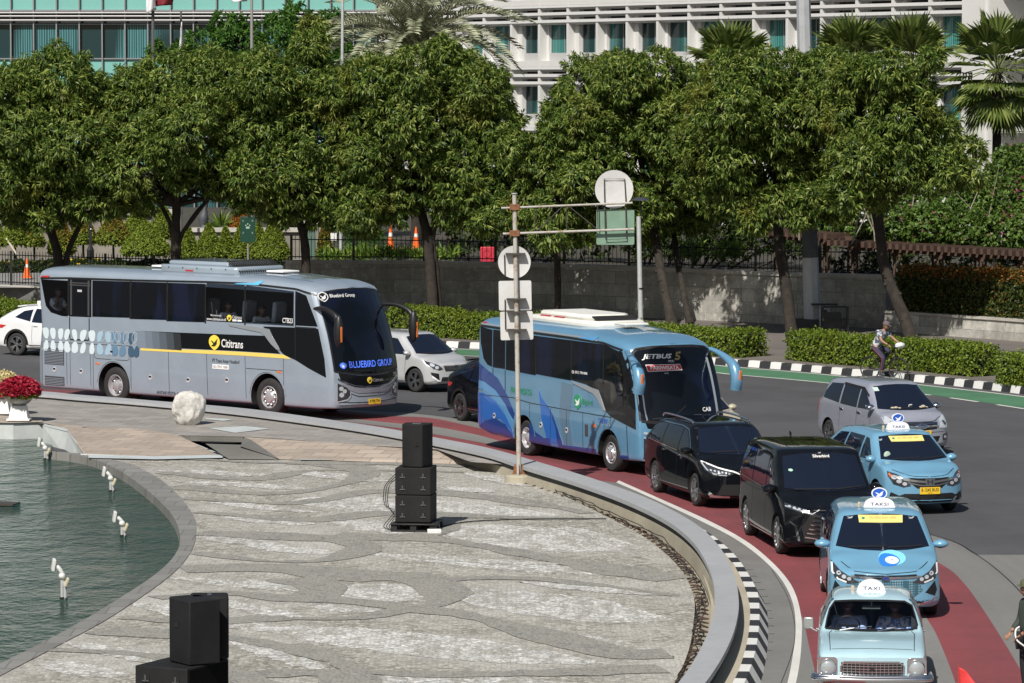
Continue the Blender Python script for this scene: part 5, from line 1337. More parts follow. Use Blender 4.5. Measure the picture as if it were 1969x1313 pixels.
class Body:
 def __init__(s,ctrl,ns=5,nk=4,bow=0.0):
  ring_bow[0]=bow
  V,F=loft(ctrl,ns,nk);s.V=V;s.F=F
  bm=bmesh.new();vs_=[bm.verts.new(v)for v in V]
  for f in F:
   try:bm.faces.new([vs_[i]for i in f])
   except ValueError:pass
  bmesh.ops.remove_doubles(bm,verts=bm.verts,dist=1e-4)
  bmesh.ops.recalc_face_normals(bm,faces=bm.faces)
  s.bm=bm;s.bvh=BVHTree.FromBMesh(bm)
 def mesh(s,name,mat,parent,cuts=(),sharp=32):
  """cuts: list of (MB, material) cutter solids removed from the body"""
  me=bpy.data.meshes.new(name);s.bm.to_mesh(me);me.materials.append(mat)
  o=bpy.data.objects.new(name,me);COL.objects.link(o)
  tmp=[]
  for mbc,cm in cuts:
   c=mbc.build('cutter',cm,None);tmp.append(c)
   md=o.modifiers.new('b','BOOLEAN');md.operation='DIFFERENCE';md.object=c;md.solver='EXACT'
   try:md.material_mode='TRANSFER'
   except Exception:pass
  if tmp:
   me2=evalmesh(o);o.modifiers.clear();old=o.data;o.data=me2;bpy.data.meshes.remove(old)
   for c in tmp:d=c.data;bpy.data.objects.remove(c);bpy.data.meshes.remove(d)
   me2.name=name
  me=o.data
  me.polygons.foreach_set('use_smooth',[True]*len(me.polygons));me.set_sharp_from_angle(angle=R(sharp))
  o.parent=parent;return o
 def hit(s,axis,a,b):
  if axis=='front':o=Vector((30,a,b));d=Vector((-1,0,0))
  elif axis=='rear':o=Vector((-40,a,b));d=Vector((1,0,0))
  elif axis=='right':o=Vector((a,-6,b));d=Vector((0,1,0))
  elif axis=='left':o=Vector((a,6,b));d=Vector((0,-1,0))
  else:o=Vector((a,b,9));d=Vector((0,0,-1))
  loc,n,_,_=s.bvh.ray_cast(o,d)
  return loc,n
 def patch(s,name,poly,axis,mat,parent,eps=.006,grid=.08,thick=None,tri=None,sharp=40):
  """a thin panel that follows the body: outline in (y,z) for front, (x,z) for sides, (x,y) for top"""
  bm=bmesh.new()
  if tri is None:
   vs_=[bm.verts.new((p[0],p[1],0))for p in poly]
   bm.faces.new(vs_);bmesh.ops.triangulate(bm,faces=bm.faces)
   xs=[p[0]for p in poly];ys=[p[1]for p in poly]
   for k,(lo,hi)in enumerate(((min(xs),max(xs)),(min(ys),max(ys)))):
    nn=int((hi-lo)/grid)
    for i in range(1,nn+1):
     co=[0,0,0];co[k]=lo+(hi-lo)*i/(nn+1);no=[0,0,0];no[k]=1
     bmesh.ops.bisect_plane(bm,geom=bm.verts[:]+bm.edges[:]+bm.faces[:],plane_co=co,plane_no=no)
  else:
   vs_=[bm.verts.new((p[0],p[1],0))for p in poly]
   for t in tri:
    try:bm.faces.new([vs_[i]for i in t])
    except ValueError:pass
  bad=[]
  nrm={}
  for v in bm.verts:
   loc,n=s.hit(axis,v.co.x,v.co.y)
   if loc is None:bad.append(v);continue
   nrm[v]=n.copy();v.co=loc+n*eps
  if bad:bmesh.ops.delete(bm,geom=bad,context='VERTS')
  th=eps*1.6 if thick is None else thick
  bmesh.ops.recalc_face_normals(bm,faces=bm.faces)
  be=[e for e in bm.edges if e.is_boundary]
  if be and tri is None:
   r=bmesh.ops.extrude_edge_only(bm,edges=be)
   newv=[g_ for g_ in r['geom']if isinstance(g_,bmesh.types.BMVert)]
   for v in newv:
    best=min(nrm,key=lambda w:(w.co-v.co).length_squared if w.is_valid else 9)if len(nrm)<400 else None
    n=nrm[best]if best is not None else v.normal
    v.co-=n*th
  me=bpy.data.meshes.new(name);bmesh.ops.recalc_face_normals(bm,faces=bm.faces)
  dirv={'front':Vector((1,0,0)),'rear':Vector((-1,0,0)),'right':Vector((0,-1,0)),'left':Vector((0,1,0)),'top':Vector((0,0,1))}[axis]
  if sum((f.normal.dot(dirv)*f.calc_area()for f in bm.faces))<0:bmesh.ops.reverse_faces(bm,faces=bm.faces)
  bm.to_mesh(me);bm.free();me.materials.append(mat)
  me.polygons.foreach_set('use_smooth',[True]*len(me.polygons));me.set_sharp_from_angle(angle=R(sharp))
  o=bpy.data.objects.new(name,me);COL.objects.link(o);o.parent=parent;return o
 def line(s,name,pts,axis,w,mat,parent,eps=.004,n=6,round_=False):
  P=spline([Vector((p[0],p[1],0))for p in pts],n)if round_ else resample([Vector((p[0],p[1],0))for p in pts],.12)
  a=offset(P,w/2);b=offset(P,-w/2)
  poly=[(p.x,p.y)for p in a+b];k=len(P)
  tri=[(i,i+1,k+i+1,k+i)for i in range(k-1)]
  return s.patch(name,poly,axis,mat,parent,eps=eps,tri=tri)
def textmesh(txt,size=1.0,bold=0.0,shear=0.0,space=1.0,align='LEFT'):
 c=bpy.data.curves.new('t','FONT');c.body=txt;c.size=size;c.offset=bold;c.shear=shear;c.space_character=space;c.resolution_u=2;c.align_x=align
 o=bpy.data.objects.new('t',c);COL.objects.link(o);me=evalmesh(o)
 V=[(v.co.x,v.co.y)for v in me.vertices];F=[tuple(p.vertices)for p in me.polygons]
 bpy.data.objects.remove(o);bpy.data.curves.remove(c);bpy.data.meshes.remove(me)
 return V,F
def fit_text(txt,x0,x1,zc,h,flip=False,bold=0.0,shear=0.0,tilt=0.0,space=1.0):
 V,F=textmesh(txt,1.0,bold,shear,space);xs=[v[0]for v in V];ys=[v[1]for v in V];w=max(xs)-min(xs);hh=max(ys)-min(ys)
 out=[]
 for x,y in V:
  a=(x-min(xs))/w;X=x0+(x1-x0)*a;Z=zc-h/2+(y-min(ys))/hh*h+tilt*(X-x0)
  out.append((X,Z))
 return out,F
def text_on(B,name,txt,x0,x1,zc,h,axis,mat,parent,eps=.009,**kw):
 V,F=fit_text(txt,x0,x1,zc,h,**kw);return B.patch(name,V,axis,mat,parent,eps=eps,tri=F)
def flat_text(name,txt,w,h,M_,mat,parent,bold=0.0,shear=0,depth=.002):
 V,F=fit_text(txt,-w/2,w/2,0,h,bold=bold,shear=shear);m=MB();m.add([M_@Vector((x,y,0))for x,y in V],F);return m.build(name,mat,parent,fix=False)
BIRD=[(-.42,.18),(-.2,.12),(-.02,-.02),(.12,.12),(.42,.38),(.32,.12),(.30,-.12),(.14,-.30),(-.12,-.36),(-.4,-.3),(-.22,-.22),(-.12,-.12),(-.26,.0)]
def guitar_pick(cx,cz,w,h,n=30):
 out=[]
 for i in range(n):
  a=2*math.pi*i/n;x=math.cos(a);z=math.sin(a)
  k=1+.10*math.cos(2*a)+.06*math.cos(4*a+3.14)
  if z<0:x*=(1-.45*(-z)**1.5)
  out.append((cx+w/2*x*k,cz+h/2*z))
 return out
def badge(B,cx,cz,w,h,axis,shieldm,birdm,parent,eps=.008,outline=None):
 P=[B.patch('emblem',guitar_pick(cx,cz,w,h),axis,shieldm,parent,eps=eps)]
 if outline:B.patch('emblem_face',guitar_pick(cx,cz,w*.82,h*.82),axis,outline,P[0],eps=eps+.002);P[0].children[0].parent=P[0]
 B.patch('bird_mark',[(cx+x*w*.8,cz+z*h*.75)for x,z in BIRD],axis,birdm,P[0],eps=eps+.004);return P[0]
def wheel(parent,x,y,r,w,side,rimm,style='spoke',n=5,rr=.66,double=True,name='wheel',steer=0.0):
 """side = -1 right, +1 left; wheel = tyre with a rim sub-part"""
 M_=Matrix.Translation((x,y,r))@Matrix.Rotation(steer,4,'Z')@Matrix.Rotation(R(-90*side),4,'X')
 m=MB();hw=w/2;R1=r*rr
 m.lathe([(R1,hw*.9),(R1+.02,hw),(r*.90,hw),(r*.975,hw*.82),(r,hw*.5),(r,-hw*.5),(r*.975,-hw*.82),(r*.9,-hw),(R1,-hw)],32,M_,closed=True)
 t=m.build(name,RUBBER,parent,smooth=40)
 m=MB()
 if style=='spoke':
  m.lathe([(R1*1.0,hw*.95),(R1*.93,hw*.98),(R1*.90,hw*.7),(R1*.92,-hw*.5)],32,M_,caps=False)
  for i in range(n):
   for d in((-.11,.11)if double else(0,)):
    a=2*math.pi*i/n
    p0=Vector((math.cos(a)*.14*r,math.sin(a)*.14*r,hw*.78));p1=Vector((math.cos(a+d*1.6)*R1*.93,math.sin(a+d*1.6)*R1*.93,hw*.9))
    dd=p1-p0;c=(p0+p1)/2;ang=math.atan2(dd.y,dd.x)
    bx=MB();bx.box((0,0,0),(dd.length,.045*r/.33 if double else .075*r/.33,.03),(0,-math.atan2(dd.z,math.hypot(dd.x,dd.y)),0))
    MM=M_@Matrix.Translation(c)@Matrix.Rotation(ang,4,'Z');m.add([MM@Vector(v)for v in bx.v],bx.f)
  m.lathe([(r*.16,hw*.6),(r*.16,hw*.84),(r*.10,hw*.9),(0,hw*.91)],14,M_)
  m2=MB();m2.lathe([(R1*.95,hw*.1),(R1*.2,hw*.15),(0,hw*.15)],24,M_)
 else:
  if style=='bus_front':
   m.lathe([(R1*1.02,hw*.95),(R1*.96,hw*1.02),(R1*.88,hw*.7),(R1*.70,hw*.55),(R1*.60,hw*.75),(R1*.45,hw*1.15),(R1*.2,hw*1.25),(0,hw*1.25)],32,M_,caps=False)
  else:
   m.lathe([(R1*1.02,hw*.95),(R1*.96,hw*1.0),(R1*.86,hw*.2),(R1*.70,-hw*.1),(R1*.52,hw*.3),(R1*.42,hw*.9),(R1*.2,hw*1.05),(0,hw*1.05)],32,M_,caps=False)
  for i in range(10):
   a=2*math.pi*i/10;c=Vector((math.cos(a)*R1*.66,math.sin(a)*R1*.66,hw*(.72 if style=='bus_front' else .12)))
   m.lathe([(.026,0),(.026,.03),(.012,.045),(0,.046)],8,M_@Matrix.Translation(c))
  m2=MB();
  for i in range(8):
   a=2*math.pi*(i+.5)/8;c=Vector((math.cos(a)*R1*.80,math.sin(a)*R1*.80,hw*(.66 if style=='bus_front' else .08)));m2.sphere(tuple((M_@c)),(.035,.035,.035),8,6)
 rm=m.build('rim',rimm,t,smooth=35);m2.build('rim_recess',WELL if style=='spoke' else BLACK,t)
 return t
def arch_cut(x,y0,y1,r,rc,side):
 m=MB();M_=Matrix.Translation((x,0,r))@Matrix.Rotation(R(90),4,'X')
 a,b=sorted((-y0,-y1));m.lathe([(rc,a),(rc,b)],32,M_)
 return m
def license(B,y,z,x,txt,parent,sub='09.29'):
 pl_=MB();pl_.box((x,y,z),(.012,.43,.14));o=pl_.build('license_plate',YELLOWP,parent,bevel=.003)
 M_=Matrix.Translation((x+.009,y,z+.018))@Matrix.Rotation(R(90),4,'Z')@Matrix.Rotation(R(90),4,'X')
 flat_text('plate_text',txt,.37,.065,M_,BLACK,o,bold=.012)
 M_=Matrix.Translation((x+.009,y,z-.045))@Matrix.Rotation(R(90),4,'Z')@Matrix.Rotation(R(90),4,'X')
 flat_text('plate_date',sub,.09,.02,M_,BLACK,o);return o
def place(t,X,Y,hdg):t.location=(X,Y,0);t.rotation_euler=(0,0,R(hdg));return t
def mpv_ctrl(F,WB,Rr,W,H,zc,xc,xr,hz0,yr,xrr,belt0,belt1,gc=.2,xhb=None,bow=.16,zrr=None,wide=None,noseh=0):
 """control rings front -> rear. zc/xc cowl, xr front edge of the roof, yr half roof width, xrr rear end of the roof"""
 zr=H;zrr=zrr or H-.04;xe=-(WB+Rr)
 def ring(x,w,zb,zs,zm,zu,k4,k5,k6,k7,bw=0.0):
  pts=[(x,.80*w,zb),(x,.955*w,zb+.05),(x,w,zs),(x,w*.995,zm),(x,w*.985,zu)]
  for q in(k4,k5,k6,k7):pts.append((x+(q[2]if len(q)>2 else 0),q[0],q[1]))
  out=[(p[0]-bow*bw*(p[1]/W)**2,p[1],p[2])for p in pts]
  out.insert(0,(x,0,zb));return out
 s=[]
 s.append(ring(F,.74*W,gc+.10,.34,.44,.54,(.72*W,hz0-.06),(.66*W,hz0),(.4*W,hz0+.015),(0,hz0+.02),1.0))
 s.append(ring(F-.07,.90*W,gc+.03,.33,.46,.60,(.86*W,hz0-.0),(.76*W,hz0+.05),(.42*W,hz0+.075),(0,hz0+.08),.9))
 s.append(ring(F-.26,.985*W,gc,.36,.52,.66,(.935*W,hz0+.06),(.82*W,hz0+.11),(.45*W,hz0+.14),(0,hz0+.15),.5))
 s.append(ring(F*.35,W,gc,.40,.56,.72,(.955*W,(hz0+zc)/2+.03),(.86*W,(hz0+zc)/2+.085),(.48*W,(hz0+zc)/2+.12),(0,(hz0+zc)/2+.13),.1))
 s.append(ring(xc,W,gc,.42,.60,.78,(.965*W,zc-.08),(.875*W,zc-.015),(.52*W,zc+.01,.10),(0,zc+.02,.15)))
 for t in(.33,.66):
  x=xc+(xr-xc)*t;z=zc+(zr-.05-zc)*(t**.92)
  s.append(ring(x,W,gc,.42,.60,.80,(.97*W,zc-.08+(belt0-zc+.08)*min(1,t*1.5)),(.875*W+(yr-.875*W)*t,z-.03),(.52*W+(yr*.72-.52*W)*t,z+.012,.085),(0,z+.02,.12)))
 s.append(ring(xr,W,gc,.42,.60,.80,(.97*W,belt0),(yr,zr-.075),(.72*yr,zr-.035,.05),(0,zr-.03,.07)))
 s.append(ring(xr-.25,W,gc,.42,.60,.80,(.97*W,belt0+.005),(yr,zr-.055),(.72*yr,zr-.012),(0,zr-.005)))
 xm=(xr+xrr)/2
 s.append(ring(xm,W,gc,.42,.60,.82,(.97*W,(belt0+belt1)/2),(yr,zr-.04),(.72*yr,zr),(0,zr+.008)))
 s.append(ring(xrr,W*.985,gc,.44,.62,.84,(.955*W,belt1),(yr*.95,zrr-.07),(.70*yr,zrr-.02),(0,zrr-.012)))
 s.append(ring(xe+.22,W*.955,gc+.03,.46,.64,.86,(.92*W,belt1+.01),(yr*.93,belt1+.13),(.7*yr,belt1+.15),(0,belt1+.15),.0))
 s.append(ring(xe+.06,W*.90,gc+.06,.46,.64,.84,(.86*W,belt1-.08),(yr*.88,belt1-.04),(.6*yr,belt1-.03),(0,belt1-.03),.0))
 s.append(ring(xe,W*.78,gc+.14,.48,.62,.78,(.74*W,belt1-.16),(yr*.75,belt1-.14),(.5*yr,belt1-.135),(0,belt1-.13),.0))
 return s
def mirror(parent,x,y,z,mat,side,sz=(.11,.24,.16),arm=True,dark=None):
 m=MB();s_=side;y-=s_*.10
 m.sphere((x,y,z),(sz[0],sz[1]/2,sz[2]/2),14,10,f=lambda q:Vector((q.x*(1.0 if q.x>0 else .45),q.y,q.z*(1-.15*abs(q.y)))))
 o=m.build('mirror',mat,parent,smooth=60)
 m=MB();m.tube([(x+.01,y-s_*sz[1]*.3,z-.02),(x+.05,y-s_*(sz[1]*.6+.06),z-.08)],[.03,.035],8);m.build('mirror_arm',dark or BLACK,o,smooth=40)
 m=MB();m.box((x-sz[0]*.46,y,z),(.008,sz[1]*.8,sz[2]*.72));m.build('mirror_glass',CHROME,o);return o
def taxi_sign(parent,x,z,emblem=True,w=.46,txt='TAKSI'):
 n=20;poly=[]
 for i in range(n+1):
  a=math.pi*i/n;poly.append((math.cos(a)*w/2*(1 if abs(math.cos(a))>.0 else 1),(max(0,math.sin(a))**(.72 if emblem else .9))*(.155 if emblem else .17)))
 M_=Matrix.Translation((x,0,z+.012))@Matrix.Rotation(R(90),4,'Z')@Matrix.Rotation(R(90),4,'X')
 m=MB();m.prism(poly,-.055,.055,M_=M_);SG=plain('sign_white',(.82,.82,.82),.35)
 o=m.build('taxi_sign',SG,parent,smooth=30,bevel=.006)
 m=MB();m.box((x,0,z+.008),(.16,w*1.04,.022));m.build('sign_base',WHITE,o,bevel=.006)
 BLU=plain('emblem_blue',(.02,.10,.48),.35);NAVY=plain('letter_navy',(.02,.03,.12),.5)
 Mt=Matrix.Translation((x+.057,0,z+.055))@Matrix.Rotation(R(90),4,'Z')@Matrix.Rotation(R(90),4,'X')
 flat_text('sign_text',txt,w*.60,.055,Mt,NAVY,o,bold=.01)
 if emblem:
  Me=Matrix.Translation((x,0,z+.225))@Matrix.Rotation(R(90),4,'Z')@Matrix.Rotation(R(90),4,'X')
  m=MB();m.prism(guitar_pick(0,0,.25,.21),-.02,.02,M_=Me);e=m.build('emblem_rim',WHITE,o,smooth=30)
  m=MB();m.prism(guitar_pick(0,0,.215,.178),-.024,.024,M_=Me);m.build('emblem',BLU,o,smooth=30)
  m=MB();m.prism([(a*.17,b*.14)for a,b in BIRD],-.028,.028,M_=Me);m.build('bird_mark',WHITE,o)
 m=MB();m.lathe([(.028,0),(.028,.06),(.02,.085),(0,.09)],10,Matrix.Translation((x-.02,-w*.66,z)));m.build('roof_beacon',plain('beacon_beige',(.45,.38,.28),.5),o)
 return o
def sym(poly):return[(-a,b)for a,b in poly][::-1]
def both(B,name,poly,mat,parent,**kw):
 return B.patch(name,poly,'front',mat,parent,**kw),B.patch(name,sym(poly),'front',mat,parent,**kw)
def wiper(B,y0,z0,y1,z1,parent):
 B.line('wiper',[(y0,z0),(y1,z1)],'front',.022,BLACK,parent,eps=.02)
def car_common(t,B,bodym,F,WB,W,r,tw,rimm,cuts=(),style=('spoke',5,True),wells=True,rc=None,rr=.66):
 rc=rc or r+.055
 cl=[]
 for x in(0,-WB):
  for sd in(-1,1):
   cl.append((arch_cut(x,sd*(W-.30),sd*(W+.3),r+.01,rc,sd),WELL))
 o=B.mesh('body',bodym,t,list(cl)+list(cuts))
 for x in(0,-WB):
  for sd in(-1,1):
   wheel(t,x,sd*(W-tw/2-.025),r,tw,sd,rimm,style[0],style[1],rr,style[2])
 m=MB();m.box((-WB/2,0,.26),(WB+.9,W*1.5,.12));m.build('underbody',WELL,t)
 return o
def glasshouse(t,B,side_polys,wsp,glass=None,frame=True):
 glass=glass or GLASS
 w=B.patch('windshield',wsp,'front',glass,t,eps=.006,grid=.1)
 for sd in('right','left'):
  for p in side_polys:B.patch('side_window',p,sd,glass,t,eps=.005,grid=.14)
 return w
def inset(poly,d):
 cx_=sum(p[0]for p in poly)/len(poly);cy_=sum(p[1]for p in poly)/len(poly)
 return[(cx_+(a-cx_)*(1+d/max(.01,abs(a-cx_))if abs(a-cx_)>.05 else 1),cy_+(b-cy_)*(1+d/max(.01,abs(b-cy_))if abs(b-cy_)>.03 else 1))for a,b in poly]
def seams(B,t,xs,z0,z1,belt):
 for sd in('right','left'):
  for x in xs:B.line('door_seam',[(x,z1),(x-.02,z0+.25),(x+.03,z0)],sd,.010,SEAM,t)
  B.line('sill_seam',[(min(xs)-.1,z0),(max(xs)+.1,z0)],sd,.010,SEAM,t)
def handle(B,t,x,z,mat,sd='right',w=.17):
 loc,n=B.hit(sd,x,z)
 if loc is None:return
 m=MB();m.box(loc+n*.022,(w,.022,.03));m.box(loc+n*.008+Vector((w*.4,0,0)),(.03,.03,.025));m.box(loc+n*.008-Vector((w*.4,0,0)),(.03,.03,.025));m.build('door_handle',mat,t,bevel=.006)
# THE CARS
PBLUE=paint('taxi_blue_paint',(.155,.35,.51),.12,.3)
PSILV=paint('silver_paint',(.37,.39,.46),.35,.33)
PSILV2=paint('pale_silver_paint',(.56,.57,.58),.3,.33)
PBLACK=paint('black_paint',(.005,.006,.008),.1,.2,.75)
PWHITE=paint('white_paint',(.72,.73,.74),.0,.3)
PRETRO=paint('retro_pale_blue_paint',(.40,.58,.65),.0,.28)
STK_Y=plain('sticker_yellow',(.72,.60,.20),.5,var=.06)
NAVY=plain('letter_navy',(.02,.03,.12),.5)
def build_avanza(name,label,paintm,X,Y,h,group=None,chromeg=True):
 t=thing(name,label,'car',(0,0,0),0,group)
 F,WB,Rr,W=.74,2.655,.77,.83
 B=Body(mpv_ctrl(F,WB,Rr,W,1.66,1.04,-.02,-.86,.70,.62,-2.95,.98,1.06,bow=.20),bow=.20/W**2)
 car_common(t,B,paintm,F,WB,W,.31,.19,ALLOY,style=('spoke',5,True))
 glasshouse(t,B,[[(-.30,1.03),(-.92,1.48),(-1.06,1.50),(-1.08,1.03)],[(-1.14,1.03),(-1.12,1.51),(-1.98,1.53),(-2.02,1.06)],[(-2.10,1.07),(-2.06,1.53),(-2.75,1.50),(-2.98,1.28),(-3.0,1.14)]],[(-.74,1.07),(-.56,1.55),(-.3,1.58),(0,1.59),(.3,1.58),(.56,1.55),(.74,1.07),(.3,1.045),(0,1.04),(-.3,1.045)])
 hl=[(.46,.66),(.53,.80),(.72,.93),(.80,.90),(.79,.74),(.70,.64)]
 a,b=both(B,'headlight',hl,LENS,t,eps=.008,grid=.06)
 for o,s_ in((a,1),(b,-1)):B.patch('lamp_bowl',[(s_*(.66+.055*math.cos(k*.7)),.76+.05*math.sin(k*.7))for k in range(9)],'front',LAMPDARK,o,eps=.011)
 B.patch('grille',[(-.44,.79),(.44,.79),(.38,.64),(0,.615),(-.38,.64)],'front',BLACK,t,eps=.006,grid=.08)
 for z in(.69,.755):B.line('grille_bar',[(-.43,z+.012),(-.2,z),(0,z-.01),(.2,z),(.43,z+.012)],'front',.026,CHROME,t,eps=.014)
 B.patch('emblem',[(.12*math.cos(k*.42),.705+.062*math.sin(k*.42))for k in range(15)],'front',CHROME,t,eps=.022);B.patch('emblem_core',[(.06*math.cos(k*.42),.705+.038*math.sin(k*.42))for k in range(15)],'front',LAMPDARK,t,eps=.026)
 B.patch('bumper_intake',[(-.48,.47),(.48,.47),(.42,.34),(-.42,.34)],'front',BLACK,t,eps=.005)
 a,b=both(B,'fog_lamp',[(.56,.36),(.56,.50),(.72,.54),(.76,.42),(.70,.36)],LAMPDARK,t,eps=.007)
 for o,s_ in((a,1),(b,-1)):B.patch('fog_lens',[(s_*(.65+.04*math.cos(k*.7)),.44+.04*math.sin(k*.7))for k in range(9)],'front',LENS,o,eps=.011)
 B.line('bumper_seam',[(-.70,.57),(0,.56),(.70,.57)],'front',.01,SEAM,t)
 B.line('hood_seam',[(-.66,.90),(-.40,.80),(.40,.80),(.66,.90)],'front',.01,SEAM,t)
 for s_ in(-1,1):mirror(t,-.28,s_*(W+.13),1.10,CHROME,s_)
 seams(B,t,[-.35,-1.10,-2.02],.30,1.0,1)
 for sd in('right','left'):handle(B,t,-.98,.93,CHROME,sd);handle(B,t,-1.92,.95,CHROME,sd)
 B.line('rain_visor',[(-.62,1.33),(-.92,1.49),(-2.02,1.535)],'right',.05,BLACK,t,eps=.014)
 for s_ in(-.45,-.2,.05,.3):B.line('roof_rib',[(-1.1,s_+.1),(-2.8,s_+.1)],'top',.02,paintm,t,eps=.008)
 wiper(B,-.5,1.06,.05,1.08,t);wiper(B,.1,1.05,.6,1.08,t)
 B.patch('tail_lamp',[(-3.42,1.02),(-3.25,1.3),(-3.15,1.3),(-3.3,.8),(-3.4,.8)],'right',REDL,t,eps=.006)
 B.patch('windshield_sticker',[(-.60,1.44),(-.60,1.52),(-.50,1.53),(-.50,1.45)],'front',plain('sticker_pale',(.45,.55,.5),.5),t,eps=.012)
 m=MB()
 for(y,z,r_)in((-.42,1.09,.06),(-.34,1.09,.07),(-.26,1.08,.06),(.30,1.09,.06),(.38,1.10,.075),(.46,1.08,.055)):
  lc,n=B.hit('front',y,z);m.sphere(lc+n*-.02,(.05,r_,r_*.8),10,7)
 m.build('dashboard_plush',plain('plush_cream',(.40,.36,.27),.9),t,smooth=60)
 lc,n=B.hit('front',.02,1.12);m=MB();m.box(lc+n*.002,(.02,.09,.10),(0,.5,.3));m.build('paper_slip',WHITE,t)
 license(B,0,.54,B.hit('front',0,.54)[0].x+.02,'B 1902 KFV',t)
 return place(t,X,Y,h),B
build_avanza('silver_van','silver people carrier with chrome mirrors and plush toys on its dashboard, in the right lane',PSILV,9.25,91.33,-69.4)
t=thing('blue_taxi','light blue taxi van with yellow plate reading B 1245 BUD, right of the black van','taxi')
F,WB,Rr,W=.86,2.652,.80,.845
B=Body(mpv_ctrl(F,WB,Rr,W,1.58,1.03,.02,-.80,.74,.61,-2.75,1.0,1.12,bow=.26),bow=.26/W**2)
car_common(t,B,PBLUE,F,WB,W,.31,.19,ALLOY,style=('spoke',5,True))
glasshouse(t,B,[[(-.30,1.03),(-.82,1.42),(-1.0,1.44),(-1.02,1.03)],[(-1.10,1.03),(-1.10,1.45),(-1.95,1.46),(-2.0,1.07)],[(-2.08,1.09),(-2.04,1.45),(-2.6,1.42),(-2.85,1.22)]],[(-.71,1.065),(-.55,1.47),(-.3,1.50),(0,1.51),(.3,1.50),(.55,1.47),(.71,1.065),(.3,1.04),(0,1.035),(-.3,1.04)])
hl=[(.38,.60),(.46,.72),(.62,.82),(.76,.87),(.775,.78),(.70,.63),(.52,.57)]
a,b=both(B,'headlight',hl,LAMPDARK,t,eps=.008,grid=.06)
for o,s_ in((a,1),(b,-1)):
 for(cy_,cz_,rr_)in((.68,.76,.045),(.60,.69,.05),(.50,.64,.045)):B.patch('lamp_lens',[(s_*(cy_+rr_*math.cos(k*.7)),cz_+rr_*.8*math.sin(k*.7))for k in range(9)],'front',LENS,o,eps=.012)
 B.patch('indicator',[(s_*.70,.78),(s_*.73,.84),(s_*.755,.82),(s_*.745,.76)][::s_],'front',ORANGE,o,eps=.012)
B.patch('grille',[(-.44,.76),(-.2,.75),(.2,.75),(.44,.76),(.40,.66),(.26,.55),(0,.53),(-.26,.55),(-.40,.66)],'front',BLACK,t,eps=.006,grid=.08)
B.line('grille_bar',[(-.74,.80),(-.45,.715),(-.15,.68),(0,.675),(.15,.68),(.45,.715),(.74,.80)],'front',.045,CHROME,t,eps=.014)
B.line('grille_bar',[(-.42,.66),(-.2,.61),(0,.60),(.2,.61),(.42,.66)],'front',.022,CHROME,t,eps=.014)
o=B.patch('emblem',[(-.085,.60),(-.10,.745),(.10,.745),(.085,.60)],'front',CHROME,t,eps=.022);o=B.patch('emblem_core',[(-.06,.62),(-.07,.73),(-.035,.73),(-.03,.69),(.03,.69),(.035,.73),(.07,.73),(.06,.62),(.03,.62),(.025,.665),(-.025,.665),(-.03,.62)],'front',LAMPDARK,t,eps=.026)
B.patch('bumper_intake',[(-.60,.40),(-.5,.44),(.5,.44),(.60,.40),(.50,.26),(-.50,.26)],'front',BLACK,t,eps=.005)
both(B,'fog_recess',[(.55,.30),(.60,.40),(.74,.47),(.78,.33),(.72,.27)],BLACK,t,eps=.005)
both(B,'bumper_blade',[(.50,.24),(.60,.37),(.625,.36),(.55,.27),(.76,.30),(.77,.25)],CHROME,t,eps=.012)
B.line('hood_seam',[(-.66,.90),(-.38,.79),(0,.775),(.38,.79),(.66,.90)],'front',.01,SEAM,t)
license(B,0,.50,B.hit('front',0,.50)[0].x+.015,'B 1245 BUD',t)
for s_ in(-1,1):mirror(t,-.22,s_*(W+.12),1.06,PBLUE,s_)
seams(B,t,[-.33,-1.06,-2.02],.30,1.0,1)
for sd in('right','left'):handle(B,t,-.94,.94,PBLUE,sd);handle(B,t,-1.86,.96,PBLUE,sd)
wiper(B,-.5,1.06,.06,1.09,t);wiper(B,.08,1.06,.6,1.09,t)
def taxistickers(B,t,ztop,dz,yl,yr_,w):
 o=B.patch('yellow_banner',[(-w,ztop-dz),(-w-.01,ztop),(w,ztop),(w-.01,ztop-dz)],'front',STK_Y,t,eps=.012,grid=.1)
 text_on(B,'banner_text','000 0000 0000  0000',-w*.55,w*.7,ztop-dz*.38,dz*.28,'front',plain('banner_ink',(.40,.28,.10),.6),o,eps=.016)
 B.patch('banner_dot',[(-w*.80+.03*math.cos(k),ztop-dz*.45+.018*math.sin(k))for k in range(6)],'front',plain('dot_green',(.03,.2,.15),.5),o,eps=.016)
taxistickers(B,t,1.475,.10,0,0,.36)
B.patch('bird_mark',[(-.55+x*.10,1.41+z*.05)for x,z in BIRD],'front',plain('pale_grey_mark',(.35,.38,.4),.5),t,eps=.012)
lc,n=B.hit('front',-.56,1.14);m=MB();m.sphere(lc+n*.005,(.03,.075,.075),10,8);m.build('charm',plain('charm_mint',(.40,.52,.42),.8,var=.3,vs_=14),t,smooth=60)
taxi_sign(t,-1.02,1.572);place(t,8.15,79.12,-75.4)
